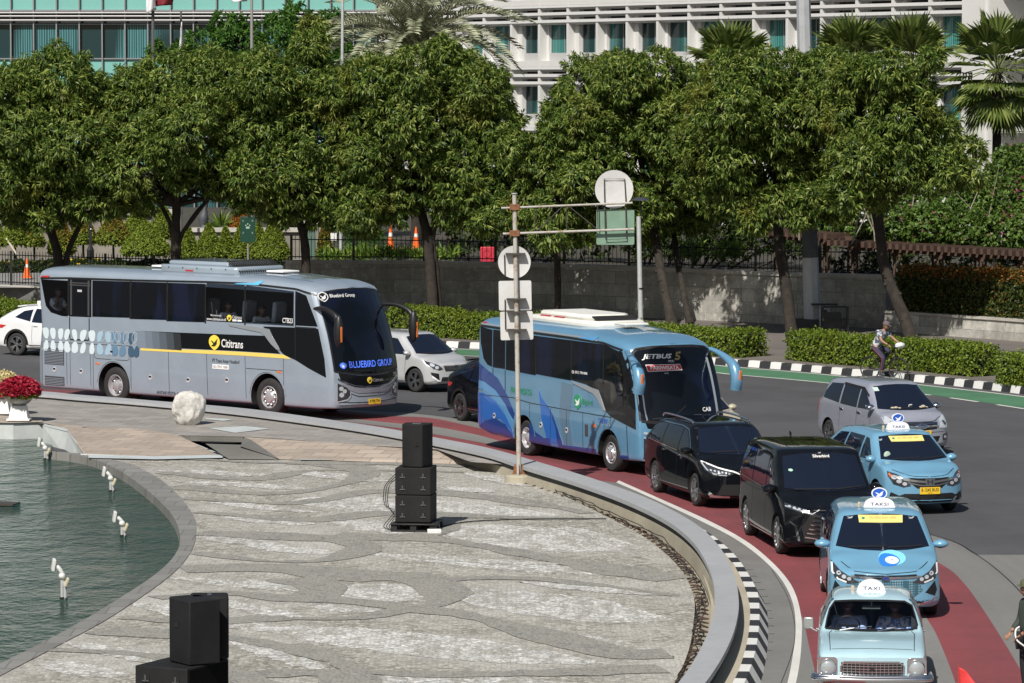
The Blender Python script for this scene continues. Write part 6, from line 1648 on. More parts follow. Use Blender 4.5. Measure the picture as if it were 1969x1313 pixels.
def build_ev(name,label,cat,paintm,X,Y,h,taxi,group=None,dark=False):
 t=thing(name,label,cat,(0,0,0),0,group)
 F,WB,Rr,W=.93,2.80,.98,.905
 B=Body(mpv_ctrl(F,WB,Rr,W,1.65,1.07,.06,-.84,.74,.66,-3.15,1.02,1.14,bow=.24),bow=.24/W**2)
 car_common(t,B,paintm,F,WB,W,.345,.21,ALLOY,style=('spoke',5,True),rr=.7)
 glasshouse(t,B,[[(-.34,1.06),(-.86,1.46),(-1.12,1.50),(-1.16,1.06)],[(-1.22,1.06),(-1.20,1.51),(-2.2,1.52),(-2.26,1.10)],[(-2.32,1.11),(-2.28,1.52),(-2.95,1.47),(-3.20,1.25),(-3.2,1.2)]],[(-.76,1.11),(-.60,1.53),(-.3,1.565),(0,1.575),(.3,1.565),(.60,1.53),(.76,1.11),(.4,1.075),(0,1.065),(-.4,1.075)])
 if not dark:
  hl=[(.42,.62),(.55,.71),(.72,.80),(.85,.93),(.855,.80),(.80,.68),(.60,.60)]
  a,b=both(B,'headlight',hl,LAMPDARK,t,eps=.008,grid=.06)
  for o,s_ in((a,1),(b,-1)):
   for(cy_,cz_)in((.74,.76),(.66,.71),(.58,.68)):B.patch('lamp_lens',[(s_*(cy_+.035*math.cos(k*.7)),cz_+.032*math.sin(k*.7))for k in range(9)],'front',LENS,o,eps=.012)
   B.line('light_blade',[(s_*.838,.90),(s_*.842,.78),(s_*.77,.675),(s_*.62,.625)],'front',.026,WHITE,o,eps=.014)
  B.line('chrome_bar',[(-.56,.72),(-.3,.705),(0,.70),(.3,.705),(.56,.72)],'front',.03,CHROME,t,eps=.014)
  B.line('upper_gap',[(-.5,.745),(0,.735),(.5,.745)],'front',.022,BLACK,t,eps=.008)
  B.patch('emblem',[(.075*math.cos(k*.42),.70+.045*math.sin(k*.42))for k in range(15)],'front',CHROME,t,eps=.022);B.patch('emblem_core',[(.055*math.cos(k*.42),.70+.030*math.sin(k*.42))for k in range(15)],'front',plain('emblem_navy',(.03,.05,.2),.3),t,eps=.026)
  q=N('mesh_grille_blue')if 'mesh_grille_blue' not in _mc else None
  if q:
   v=q.n('ShaderNodeTexVoronoi');v.inputs['Scale'].default_value=26;v.inputs['Randomness'].default_value=0;q.l(q.coord(),v.inputs['Vector'])
   q.base(q.ramp(v.outputs[0],[(.30,(.30,.48,.55)),(.42,(.06,.16,.22))]));q.set(Roughness=.35,Metallic=.4);_mc['mesh_grille_blue']=q.m
  B.patch('grille',[(-.52,.66),(.52,.66),(.60,.50),(.44,.38),(-.44,.38),(-.60,.50)],'front',_mc['mesh_grille_blue'],t,eps=.006,grid=.08)
  both(B,'corner_vent',[(.64,.46),(.80,.64),(.835,.50),(.80,.40)],BLACK,t,eps=.006)
  B.patch('lower_intake',[(-.62,.33),(-.4,.36),(.4,.36),(.62,.33),(.54,.26),(-.54,.26)],'front',BLACK,t,eps=.006)
  B.line('lower_blade',[(-.82,.40),(-.72,.29),(-.4,.27),(.4,.27),(.72,.29),(.82,.40)],'front',.03,CHROME,t,eps=.012)
 else:
  hl=[(.30,.74),(.52,.80),(.86,.97),(.84,.80),(.70,.70),(.44,.69)]
  a,b=both(B,'headlight',hl,LAMPDARK,t,eps=.008,grid=.06)
  for o,s_ in((a,1),(b,-1)):
   B.line('light_blade',[(s_*.20,.735),(s_*.32,.775),(s_*.56,.825),(s_*.84,.955)],'front',.028,WHITE,o,eps=.014)
   B.line('light_blade',[(s_*.84,.93),(s_*.80,.80),(s_*.68,.72),(s_*.46,.705)],'front',.02,LENS,o,eps=.014)
   for k in range(6):B.patch('lamp_lens',[(s_*(.74-.065*k+.022*math.cos(j*.9)),.80-.012*k+.018*math.sin(j*.9))for j in range(7)],'front',LENS,o,eps=.012)
  B.patch('chrome_bar',[(-.20,.70),(-.22,.755),(0,.75),(.22,.755),(.20,.70)],'front',CHROME,t,eps=.014)
  B.patch('lower_intake',[(-.55,.52),(.55,.52),(.64,.30),(-.64,.30)],'front',WELL,t,eps=.006)
  both(B,'bumper_blade',[(.38,.25),(.76,.26),(.86,.42),(.80,.40),(.70,.30),(.40,.29)],CHROME,t,eps=.014)
  for sd in('right','left'):B.line('window_trim',[(-.20,1.02),(-.84,1.50),(-1.3,1.545),(-2.9,1.53),(-3.25,1.28),(-3.2,1.12),(-1.2,1.045)],sd,.018,CHROME,t,eps=.010)
  for s_ in(-1,1):
   m=MB();m.tube(spline([(-.95,s_*.60,1.60),(-1.05,s_*.61,1.665),(-2.2,s_*.62,1.69),(-3.0,s_*.60,1.665),(-3.1,s_*.59,1.60)],5),.022,8);m.build('roof_rail',CHROME,t,smooth=50)
  badge(B,-.92,.93,.09,.08,'right',CHROME,BLACK,t)
 B.line('hood_seam',[(-.70,.92),(-.52,.80),(0,.765),(.52,.80),(.70,.92)],'front',.01,SEAM,t)
 for s_ in(-1,1):mirror(t,-.30,s_*(W+.16),1.12,paintm,s_,(.12,.27,.15),dark=paintm)
 seams(B,t,[-.38,-1.19,-2.28],.30,1.02,1)
 for sd in('right','left'):handle(B,t,-1.05,.97,paintm if not dark else CHROME,sd);handle(B,t,-2.12,.99,paintm if not dark else CHROME,sd)
 wiper(B,-.55,1.10,.05,1.12,t);wiper(B,.08,1.10,.62,1.12,t)
 if taxi:
  taxistickers(B,t,1.55,.105,0,0,.36)
  for s_ in(-1,1):B.patch('bird_mark',[(s_*.50+x*.12,1.515+z*.05)for x,z in BIRD],'front',plain('pale_grey_mark',(.4,.44,.46),.5),t,eps=.012)
  DB=plain('graphic_blue',(.03,.20,.62),.35);LB=plain('graphic_sky',(.22,.60,.80),.35);
  cx_,cy_=.50,.13
  o=B.patch('bonnet_graphic',[(cx_+.17*math.cos(a)*1.3-.05,cy_+.22*math.sin(a))for a in[k*2*math.pi/24 for k in range(24)]],'top',LB,t,eps=.007,grid=.05)
  B.patch('graphic_petal',[(cx_+.18*math.cos(a)*1.1+.03,cy_-.07+.17*math.sin(a)-.02*math.cos(2*a))for a in[k*2*math.pi/24 for k in range(24)]],'top',DB,o,eps=.009,grid=.05)
  B.patch('graphic_disc',[(cx_+.035+.11*math.cos(a),cy_-.01+.11*math.sin(a))for a in[k*2*math.pi/24 for k in range(24)]],'top',WHITE,o,eps=.011,grid=.05)
  P=[(cx_+.035+.075*math.cos(a),cy_-.01+.075*math.sin(a))for a in[k*2*math.pi/24 for k in range(25)]]
  B.line('graphic_ring',P,'top',.005,NAVY,o,eps=.013)
  V,Fc=fit_text('Y',-.02,.02,0,.05,bold=.02);B.patch('graphic_letter',[(cx_+.035-y,cy_-.01+x)for x,y in V],'top',NAVY,o,eps=.013,tri=Fc)
  B.line('bonnet_crease',[(.2,-.02),(.8,-.02)],'top',.006,paintm,t);
  taxi_sign(t,-1.0,1.642,w=.5)
  steer=MB();steer.lathe([(.17,-.01),(.18,0),(.17,.01)],20,Matrix.Translation((-.42,-.36,1.10))@Matrix.Rotation(R(-65),4,'Y'),closed=True)
 else:
  pass
 return place(t,X,Y,h)
build_ev('blue_taxi','light blue taxi with round white and blue emblem on its bonnet, behind the vintage taxi','taxi',PBLUE,6.04,63.68,-92,True)
build_ev('black_car','black people carrier with chrome roof rails, between the blue bus and the tall black van','car',PBLACK,4.58,80.21,-75.3,False,dark=True)
t=thing('black_van','tall black luxury van, between the black people carrier and the blue taxis','van')
F,WB,Rr,W=.98,3.0,1.02,.925
B=Body(mpv_ctrl(F,WB,Rr,W,1.90,1.17,.14,-.74,.86,.76,-3.55,1.12,1.20,bow=.20),bow=.20/W**2)
car_common(t,B,PBLACK,F,WB,W,.355,.22,ALLOY,style=('spoke',9,False),rr=.7)
glasshouse(t,B,[[(-.28,1.16),(-.78,1.60),(-.98,1.68),(-1.02,1.14)],[(-1.10,1.14),(-1.06,1.70),(-2.2,1.74),(-2.26,1.16)],[(-2.36,1.16),(-2.32,1.74),(-3.35,1.70),(-3.55,1.3)]],[(-.77,1.22),(-.69,1.75),(-.35,1.80),(0,1.81),(.35,1.80),(.69,1.75),(.77,1.22),(.4,1.185),(0,1.175),(-.4,1.185)])
a,b=both(B,'headlight',[(.36,.83),(.62,.93),(.86,1.0),(.86,.92),(.60,.85),(.40,.79)],LAMPDARK,t,eps=.008,grid=.06)
for o,s_ in((a,1),(b,-1)):
 B.line('light_blade',[(s_*.30,.90),(s_*.42,.83),(s_*.60,.875),(s_*.86,.95)],'front',.016,LENS,o,eps=.014)
 for k in range(5):B.patch('lamp_lens',[(s_*(.80-.075*k+.026*math.cos(j*.9)),.945-.018*k+.018*math.sin(j*.9))for j in range(7)],'front',LENS,o,eps=.012)
B.patch('grille',[(-.40,.90),(.40,.90),(.62,.60),(.56,.32),(-.56,.32),(-.62,.60)],'front',BLACK,t,eps=.006,grid=.08)
for k in range(7):
 z=.84-.075*k;w_=.36+.035*k
 B.line('grille_bar',[(-w_,z),(-w_*.6,z-.025),(0,z-.03),(w_*.6,z-.025),(w_,z)],'front',.016,DALLOY,t,eps=.014)
 for s_ in(-1,1):B.patch('chrome_fin',[(s_*(w_*.62),z+.0),(s_*(w_*.62),z-.022),(s_*(w_*.98),z+.008),(s_*(w_*.98),z+.026)][::s_],'front',CHROME,t,eps=.018)
both(B,'bumper_blade',[(.64,.34),(.70,.62),(.82,.70),(.74,.60),(.68,.34)],CHROME,t,eps=.014)
B.line('lower_chrome',[(-.66,.27),(-.3,.25),(.3,.25),(.66,.27)],'front',.03,PBLACK,t,eps=.014)
for s_ in(-1,1):mirror(t,-.22,s_*(W+.17),1.18,PBLACK,s_,(.13,.28,.19),dark=PBLACK)
seams(B,t,[-.30,-1.06,-2.30],.30,1.12,1)
for sd in('right','left'):handle(B,t,-.94,1.04,PBLACK,sd);handle(B,t,-1.22,1.04,PBLACK,sd);B.line('sill_chrome',[(-.45,.30),(-2.5,.28)],sd,.022,ALLOY,t,eps=.01);B.line('window_trim',[(-.25,1.13),(-1.0,1.115),(-3.4,1.14)],sd,.012,ALLOY,t,eps=.01)
o=B.patch('name_plate',[(-.16,1.70),(-.16,1.79),(.18,1.79),(.18,1.70)],'front',BLACK,t,eps=.018);text_on(B,'plate_text','Silverbird',-.145,.165,1.742,.048,'front',WHITE,o,eps=.023,bold=.018)
B.patch('bird_mark',[(.0+x*.07,1.80+z*.035)for x,z in BIRD],'front',plain('pale_grey_mark',(.5,.5,.5)),t,eps=.02)
B.patch('round_sticker',[(-.60+.04*math.cos(k*.5),1.52+.022*math.sin(k*.5))for k in range(12)],'front',plain('sticker_mint',(.35,.55,.45),.5),t,eps=.012)
wiper(B,-.6,1.20,.1,1.21,t);wiper(B,.12,1.20,.68,1.24,t)
m=MB();m.box((-3.2,0,1.935),(.12,.03,.07),(0,.3,0));m.build('roof_fin',PBLACK,t,bevel=.01)
B.line('roof_seam',[(-1.0,-.5),(-3.4,-.5)],'top',.015,SEAM,t);B.line('roof_seam',[(-1.0,.5),(-3.4,.5)],'top',.015,SEAM,t);B.line('roof_seam',[(-1.9,-.5),(-1.9,.5)],'top',.015,SEAM,t)
place(t,5.76,71.97,-82.5)
def build_small(name,label,paintm,X,Y,h,rim=ALLOY,suv=False,beacon=False,grille='net'):
 t=thing(name,label,'car')
 F,WB,Rr,W=.80,2.72,.86,.865
 H=1.64 if not suv else 1.62
 B=Body(mpv_ctrl(F,WB,Rr,W,H,1.04,.02,-.80,.74,.62,-2.85 if not suv else-2.55,1.0,1.12,bow=.24,gc=.22),bow=.24/W**2)
 car_common(t,B,paintm,F,WB,W,.335 if not suv else .36,.21,rim,style=('spoke',5,True),rr=.70)
 glasshouse(t,B,[[(-.32,1.04),(-.84,1.46),(-1.06,1.48),(-1.10,1.04)],[(-1.16,1.04),(-1.14,1.49),(-2.02,1.50),(-2.1,1.08)],[(-2.18,1.10),(-2.14,1.50),(-2.62,1.44),(-2.92,1.22)]if not suv else[(-2.16,1.10),(-2.14,1.48),(-2.5,1.42),(-2.8,1.22)]],[(-.72,1.075),(-.56,1.52),(-.3,1.555),(0,1.56),(.3,1.555),(.56,1.52),(.72,1.075),(.3,1.045),(0,1.04),(-.3,1.045)])
 a,b=both(B,'headlight',[(.44,.66),(.56,.78),(.80,.90),(.80,.80),(.70,.68),(.55,.63)],LAMPDARK,t,eps=.008,grid=.06)
 for o,s_ in((a,1),(b,-1)):
  for(cy_,cz_)in((.70,.78),(.61,.71)):B.patch('lamp_lens',[(s_*(cy_+.05*math.cos(k*.7)),cz_+.045*math.sin(k*.7))for k in range(9)],'front',LENS,o,eps=.012)
 B.patch('grille',[(-.42,.76),(.42,.76),(.36,.60),(-.36,.60)],'front',BLACK,t,eps=.006,grid=.08)
 for k in range(4):B.line('grille_bar',[(-.40+.02*k,.74-.035*k),(.40-.02*k,.74-.035*k)],'front',.012,CHROME,t,eps=.012)
 B.patch('bumper_intake',[(-.46,.44),(.46,.44),(.5,.32),(-.5,.32)],'front',BLACK,t,eps=.006)
 both(B,'fog_recess',[(.54,.36),(.56,.54),(.76,.58),(.72,.42),(.66,.36)],BLACK,t,eps=.006)
 both(B,'bumper_blade',[(.50,.32),(.60,.38),(.74,.50),(.72,.42),(.60,.33)],WHITE,t,eps=.012)
 for s_ in(-1,1):mirror(t,-.25,s_*(W+.13),1.09,paintm,s_)
 seams(B,t,[-.36,-1.13,-2.08],.30,1.0,1)
 for sd in('right','left'):
  handle(B,t,-1.0,.95,paintm,sd);handle(B,t,-1.95,.97,paintm,sd)
  if suv:
   for x in(0,-WB):B.line('arch_trim',[(x+.46*math.cos(a),.36+.46*math.sin(a))for a in[math.pi*k/12 for k in range(13)]],sd,.07,BLACK,t,eps=.012)
   B.line('sill_trim',[(-.5,.30),(-WB+.5,.30)],sd,.12,BLACK,t,eps=.01);B.line('chrome_strip',[(-.5,.36),(-WB+.5,.36)],sd,.015,CHROME,t,eps=.014)
   B.patch('tail_lamp',[(-3.36,.98),(-3.12,.96),(-3.30,.86),(-3.44,.88)],sd,REDL,t,eps=.008)
 if suv:
  m=MB();m.box((-2.72,0,H-.05),(.34,1.05,.04),(0,-.12,0));m.build('spoiler',paintm,t,bevel=.01)
 if beacon:m=MB();m.box((-2.2,-.25,H+.05),(.12,.16,.12));m.build('roof_sensor',WHITE,t,bevel=.01)
 wiper(B,-.5,1.07,.06,1.09,t);wiper(B,.08,1.07,.6,1.09,t)
 return place(t,X,Y,h)
build_small('silver_car','pale silver family car driving between the grey coach and the hedge',PSILV2,-2.13,110.3,-45.5)
build_small('white_suv','white SUV with black wheel arch trim, cut by the left frame edge',PWHITE,-12.97,123.85,-30,rim=ALLOY,suv=True,beacon=True)
build_small('black_suv','black SUV half hidden behind the rear of the blue bus',PBLACK,.67,98.3,-62,rim=ALLOY,suv=True)
build_small('cream_car','cream car with dark windshield, mostly hidden behind the blue bus front',paint('cream_paint',(.42,.38,.28)),4.45,90.9,-64)
t=thing('vintage_taxi','pale blue vintage saloon with TAXI roof sign, leading the taxi queue','taxi')
W=.765;F,WB,Rr=.78,2.45,1.1
def rr_(x,w,zb,zs,zm,zu,k4,k5,k6,k7,bw=0):
 pts=[(x,0,zb),(x,.80*w,zb),(x,.95*w,zb+.05),(x,w,zs),(x,w*.995,zm),(x,w*.985,zu)]
 for q_ in(k4,k5,k6,k7):pts.append((x+(q_[2]if len(q_)>2 else 0),q_[0],q_[1]))
 return[(p[0]-.07*bw*(p[1]/.8)**2,p[1],p[2])for p in pts]
C=[rr_(F,.90*W,.34,.45,.52,.60,(.88*W,.665),(.80*W,.70),(.42*W,.71),(0,.715),1),rr_(F-.04,.95*W,.30,.44,.54,.63,(.93*W,.70),(.84*W,.735),(.44*W,.745),(0,.75),1),rr_(F-.20,.985*W,.24,.42,.56,.66,(.95*W,.745),(.86*W,.785),(.46*W,.80),(0,.81),.6),rr_(.2,W,.22,.42,.58,.72,(.955*W,.80),(.875*W,.845),(.48*W,.865),(0,.875)),rr_(-.42,W,.22,.42,.60,.76,(.96*W,.85),(.90*W,.90),(.5*W,.915,.04),(0,.92,.06)),rr_(-.70,W,.22,.42,.60,.78,(.965*W,.88),(.83*W,1.08),(.48*W,1.11,.04),(0,1.115,.06)),rr_(-.98,W,.22,.42,.60,.78,(.965*W,.89),(.74*W,1.265),(.5*W,1.30,.03),(0,1.305,.04)),rr_(-1.2,W,.22,.42,.60,.78,(.965*W,.89),(.72*W,1.30),(.5*W,1.345),(0,1.355)),rr_(-1.7,W,.22,.42,.60,.78,(.965*W,.90),(.72*W,1.31),(.5*W,1.36),(0,1.37)),rr_(-2.25,W,.22,.42,.60,.78,(.96*W,.90),(.70*W,1.28),(.48*W,1.325),(0,1.335)),rr_(-2.85,W*.99,.24,.42,.60,.76,(.95*W,.90),(.82*W,.94),(.5*W,.955),(0,.96)),rr_(-3.4,W*.96,.28,.44,.58,.70,(.90*W,.84),(.80*W,.87),(.48*W,.885),(0,.89)),rr_(-3.55,W*.88,.34,.46,.56,.66,(.84*W,.76),(.74*W,.78),(.44*W,.79),(0,.79))]
B=Body(C,6,4,.07/.64)
cab=MB()
prof=[(-.52,.90),(-.62,.97),(-.985,1.245),(-1.15,1.29),(-2.1,1.29),(-2.5,.98),(-2.5,.50),(-.55,.50)]
cab.prism([(a,b)for a,b in prof],-.57,.57,M_=Matrix.Rotation(R(90),4,'X'))
wsp=[(-.645,.935),(-.652,.955),(-.64,.985),(-.575,1.20),(-.555,1.235),(-.52,1.258),(-.47,1.268),(-.25,1.278),(0,1.28),(.25,1.278),(.47,1.268),(.52,1.258),(.555,1.235),(.575,1.20),(.64,.985),(.652,.955),(.645,.935),(.3,.925),(0,.925),(-.3,.925)]
wcut=MB();wcut.prism(wsp,-1.05,-.2,M_=Matrix(((0,0,1,0),(1,0,0,0),(0,1,0,0),(0,0,0,1))))
INT=plain('cabin_dark',(.035,.038,.05),.85)
car_common(t,B,PRETRO,F,WB,W,.30,.17,CHROME,cuts=[(cab,INT),(wcut,INT)],style=('spoke',8,False))
B.patch('windshield',wsp,'front',tint('clear_windshield',.5,(.62,.65,.70)),t,eps=.004,grid=.1)
P=wsp+[wsp[0]];B.line('windshield_trim',[(a*1.01,b)for a,b in P],'front',.022,BLACK,t,eps=.010)
for sd in('right','left'):
 B.patch('side_window',[(-.60,.95),(-1.02,1.24),(-1.42,1.26),(-1.46,.95)],sd,GLASS,t);B.patch('side_window',[(-1.54,.95),(-1.50,1.26),(-2.1,1.24),(-2.3,1.0)],sd,GLASS,t)
 handle(B,t,-1.36,.80,CHROME,sd,.14);B.line('waist_chrome',[(.4,.60),(-3.3,.60)],sd,.016,CHROME,t,eps=.008);B.line('rain_gutter',[(-.62,.98),(-1.0,1.28),(-2.2,1.29),(-2.6,1.1)],sd,.014,CHROME,t,eps=.01)
seams(B,t,[-.55,-1.50],.30,.88,1)
B.patch('grille',[(-.42,.46),(-.43,.64),(.43,.64),(.42,.46)],'front',BLACK,t,eps=.004)
for k in range(5):B.line('grille_bar',[(-.41,.475+.038*k),(0,.47+.038*k),(.41,.475+.038*k)],'front',.010,CHROME,t,eps=.014)
for k in range(15):B.line('grille_bar',[(-.40+.057*k,.47),(-.40+.057*k,.635)],'front',.007,ALLOY,t,eps=.010)
B.line('grille_frame',[(-.43,.45),(-.44,.65),(.44,.65),(.43,.45),(-.43,.45)],'front',.022,CHROME,t,eps=.018)
B.patch('grille_emblem',[(.03*math.cos(k*.7),.555+.03*math.sin(k*.7))for k in range(9)],'front',BLACK,t,eps=.02)
for s_ in(-1,1):
 x0=B.hit('front',s_*.61,.56)[0].x
 m=MB();M_=Matrix.Translation((x0-.03,s_*.61,.56))@Matrix.Rotation(R(90),4,'Y');
 m2=MB();m2.prism(rrect(.27,.30,.05),0,.045,M_=Matrix.Translation((x0-.02,s_*.615,.56))@Matrix.Rotation(R(90),4,'Z')@Matrix.Rotation(R(90),4,'X'));o=m2.build('headlight',CHROME,t,bevel=.012)
 m.lathe([(.108,.045),(.112,.07),(.104,.085),(.07,.10),(0,.112)],24,M_);m.build('lamp_lens',plain('clear_lens',(.50,.54,.56),.06,.5,coat=1),o,smooth=50)
 m=MB();m.lathe([(.112,.05),(.122,.06),(.122,.09),(.110,.092)],24,M_,closed=True);m.build('lamp_ring',CHROME,o,smooth=50)
 m=MB();m.box((F-.03,s_*.60,.315),(.06,.17,.08));m.build('indicator',ORANGE,t,bevel=.01)
m=MB()
path=spline([(F-.28,-.81,.42),(F+.0,-.79,.42),(F+.09,-.58,.42),(F+.12,0,.41),(F+.09,.58,.42),(F+.0,.79,.42),(F-.28,.81,.42)],6)
for k in range(len(path)-1):pass
m.tube(path,.042,10);m.tube([p+Vector((-.01,0,.035))for p in path],.028,8);m.build('bumper',CHROME,t,smooth=50)
m=MB();m.box((F-.08,0,.33),(.1,1.3,.12));m.build('valance',PRETRO,t,bevel=.02)
B.line('bonnet_seam',[(.60,-.58),(-.38,-.60),(-.42,-.56)],'top',.010,SEAM,t);B.line('bonnet_seam',[(.60,.58),(-.38,.60),(-.42,.56)],'top',.010,SEAM,t);B.line('bonnet_seam',[(.56,-.56),(.585,0),(.56,.56)],'top',.010,SEAM,t)
for s_ in(-1,1):B.patch('cowl_vent',[(-.36,s_*.16),(-.36,s_*.52),(-.395,s_*.52),(-.395,s_*.16)][::s_],'top',plain('vent_grey',(.16,.22,.23),.6),t,eps=.006)
for y0,y1 in((-.45,.0),(.08,.60)):
 p0=B.hit('front',y0,.925)[0];p1=B.hit('front',y1,.975)[0];m=MB();m.tube([p0+Vector((.04,0,0)),p0.lerp(p1,.45)+Vector((.05,0,.01)),p1+Vector((.02,0,0))],[.012,.009,.006],6);m.build('wiper',CHROME,t)
for s_ in(-1,):
 m=MB();m.box((-.62,s_*.89,.99),(.035,.14,.17),(0,0,s_*.1));o=m.build('mirror',plain('aged_chrome',(.42,.44,.43),.35,.6),t,bevel=.02)
 m=MB();m.tube([(-.60,s_*.87,.93),(-.58,s_*.77,.88)],.012,6);m.build('mirror_arm',CHROME,o)
taxi_sign(t,-1.35,1.352,emblem=False,w=.40,txt='TAXI')
m=MB();m.lathe([(.17,-.012),(.185,0),(.17,.012)],24,Matrix.Translation((-.82,-.34,.93))@Matrix.Rotation(R(-62),4,'Y'),closed=True);m.tube([(-.82,-.34,.93),(-.6,-.34,.82)],.02,6);m.box((-.82,-.34,.93),(.03,.30,.03));m.build('steering_wheel',BLACK,t,smooth=40)
m=MB()
for s_ in(-1,1):m.box((-1.62,s_*.34,.82),(.14,.46,.62),(0,-.2,0));m.box((-1.45,s_*.34,.58),(.45,.46,.12))
m.build('seat',plain('seat_dark',(.03,.032,.045),.8),t,bevel=.03)
m=MB();m.box((-.62,0,.86),(.16,1.1,.10));m.build('dashboard',INT,t,bevel=.02)
m=MB();m.box((-.97,0,1.18),(.03,.26,.055));m.tube([(-.98,0,1.18),(-.99,0,1.26)],.008,5);m.build('rear_view_mirror',plain('mirror_grey',(.10,.12,.11),.3),t,bevel=.008)
RET=t;place(t,5.05,54.74,-94.7)
# BUSES
def bus_ctrl(F,xe,W,gc,zw,zroof,zf,zfr,roofdrop=.0,xs=None):
 """z levels: gc skirt, zw belt, zroof gutter height at rear, zfr at the front; F front face"""
 def ring(x,w,zb,z4,zr,xo=(0,)*9,topw=.80):
  P=[(0,zb),(.93*w,zb),(.995*w,zb+.07),(w,1.2),(w,z4),(w*.985,zr-.16),(w*.90,zr-.01),(w*.62,zr+.09),(0,zr+.13)]
  return[(x+xo[i],P[i][0],P[i][1])for i in range(9)]
 s=[]
 n1=(0,0,0,0,0,0,0,0,0)
 return ring
def make_bus(name,label,P):
 t=thing(name,label,'bus');g=P
 W=g['W'];F=g['F'];xe=g['xe'];gc=g['gc'];H=g['H'];Hf=g['Hf']
 def ring(x,w,zb,zr,lean=None,zs=None):
  Q=[(0,zb),(.92*w,zb),(.99*w,zb+.07),(w,1.15),(w,2.0),(w*.985,zr-.17),(w*.91,zr-.02),(w*.62,zr+.075),(0,zr+.11)]
  lx=lean or(0,)*9
  return[(x+lx[i],Q[i][0],Q[i][1])for i in range(9)]
 C=[]
 bow=g['bow']
 def face(x,k,wsc,zb,zr,ln):
  Q=[(0,zb),(.84*W*wsc,zb),(.91*W*wsc,zb+.08),(.94*W*wsc,1.1),(.935*W*wsc,2.0),(.90*W*wsc,zr-.20),(.82*W*wsc,zr-.10),(.5*W*wsc,zr-.05),(0,zr-.03)]
  out=[]
  for(y,z)in Q:
   lean=ln*max(0,(z-1.15))**1.45*.12
   out.append((x-lean-bow*(y/W)**2*k,y,z))
  return out
 C.append(face(F,1.0,1.0,gc+.12,Hf,g['lean']))
 C.append([(x_-.02,y_*1.035,z_+(.02 if z_>2.5 else-.03))for x_,y_,z_ in face(F-.05,.95,1.0,gc+.06,Hf,g['lean'])])
 a=ring(F-.42,.985*W,gc+.02,Hf);a=[(x_-g['lean']*max(0,z_-1.15)**1.45*.105,y_,z_-(.03 if z_>2.6 else 0))for x_,y_,z_ in a];C.append(a)
 a=ring(F-1.0,W,gc,Hf+.04);a=[(x_-g['lean']*max(0,z_-1.15)**1.45*.07,y_,z_)for x_,y_,z_ in a];C.append(a)
 a=ring(F-2.0,W,gc,Hf+(H-Hf)*.55);a=[(x_-g['lean']*max(0,z_-1.15)**1.45*.02,y_,z_)for x_,y_,z_ in a];C.append(a);C.append(ring(F-3.2,W,gc,H));C.append(ring((F+xe)/2-.5,W,gc,H))
 C.append(ring(xe+1.0,W,gc+g.get('rise',0)*.3,H-.02));
 a=ring(xe+.25,W*.99,gc+g.get('rise',0),H-.05);a=[(x_-(.12 if z_>3 else 0),y_,z_)for x_,y_,z_ in a];C.append(a)
 a=ring(xe+.02,W*.93,gc+.05+g.get('rise',0),H-.16);a=[(x_+(.10 if 1.9<z_<2.9 else 0),y_,z_)for x_,y_,z_ in a];C.append(a)
 B=Body(C,6,5,g['bow']/W**2)
 cuts=[]
 for x,r in((0,g['r']),(-g['WB'],g['r'])):
  for sd in(-1,1):cuts.append((arch_cut(x,sd*(W-.42),sd*(W+.3),r,r+g['arch'],sd),WELL))
 return t,B,cuts
GREYB=paint('coach_grey_blue',(.285,.34,.405),.1,.34)
BLUEB=paint('bus_sky_blue',(.115,.27,.42),.1,.32)
BGLASS=glassy('bus_black_glass',(.003,.004,.007),.03)
_n=BGLASS.node_tree;_b=_n.nodes['Principled BSDF'];_q=_n.nodes.new('ShaderNodeTexNoise');_q.inputs['Scale'].default_value=1.1;_q.inputs['Detail'].default_value=3;_r=_n.nodes.new('ShaderNodeValToRGB')
_m=_n.nodes.new('ShaderNodeMapping');_m.inputs['Scale'].default_value=(1.6,.3,.45);_c=_n.nodes.new('ShaderNodeTexCoord');_n.links.new(_c.outputs['Object'],_m.inputs[0]);_n.links.new(_m.outputs[0],_q.inputs['Vector']);_n.links.new(_q.outputs[0],_r.inputs[0]);_n.links.new(_r.outputs[0],_b.inputs['Base Color'])
_r.color_ramp.elements[0].position=.5;_r.color_ramp.elements[0].color=(.003,.004,.006,1);_r.color_ramp.elements[1].position=.64;_r.color_ramp.elements[1].color=(.006,.009,.024,1)
BBAND=plain('band_black',(.005,.006,.008),.3,coat=.5,spec=.2)
def bus_wheels(t,W,r,WB,rimm):
 for x,st in((0,'bus_front'),(-WB,'bus_rear')):
  for sd in(-1,1):
   wheel(t,x,sd*(W-.20),r,.30,sd,rimm,st,rr=.58)
   if x<0:wheel(t,x,sd*(W-.52),r,.28,sd,rimm,st,rr=.58,name='inner_wheel')
t,B,cuts=make_bus('grey_coach','large grey-blue coach with black window band and yellow stripe, driving past the boulder',dict(W=1.25,F=2.62,xe=-9.1,gc=.30,H=3.56,Hf=3.42,r=.50,WB=5.95,arch=.13,bow=.30,lean=2.0))
rw=[(-8.93,3.27),(-8.72,2.55),(-8.50,2.38),(-8.05,2.30),(-7.80,2.30),(-7.80,3.27)]
MR=Matrix.Rotation(R(90),4,'X')
c_=MB();c_.prism(rw,.25,1.6,M_=MR);cuts.append((c_,plain('coach_cabin',(.02,.022,.028),.8)))
ow=[(-.86,3.36),(-.86,2.40),(.95,2.42),(.95,3.28)]
c_=MB();c_.prism([(-2.95,3.30),(-2.95,2.42),(.95,2.44),(.95,3.24)],.35,1.6,M_=MR);cuts.append((c_,plain('coach_cabin',(.02,.022,.028),.8)))
B.mesh('body',GREYB,t,cuts,sharp=30)
BRIM=plain('bus_rim_silver',(.55,.55,.57),.3,.55)
bus_wheels(t,1.25,.50,5.95,BRIM)
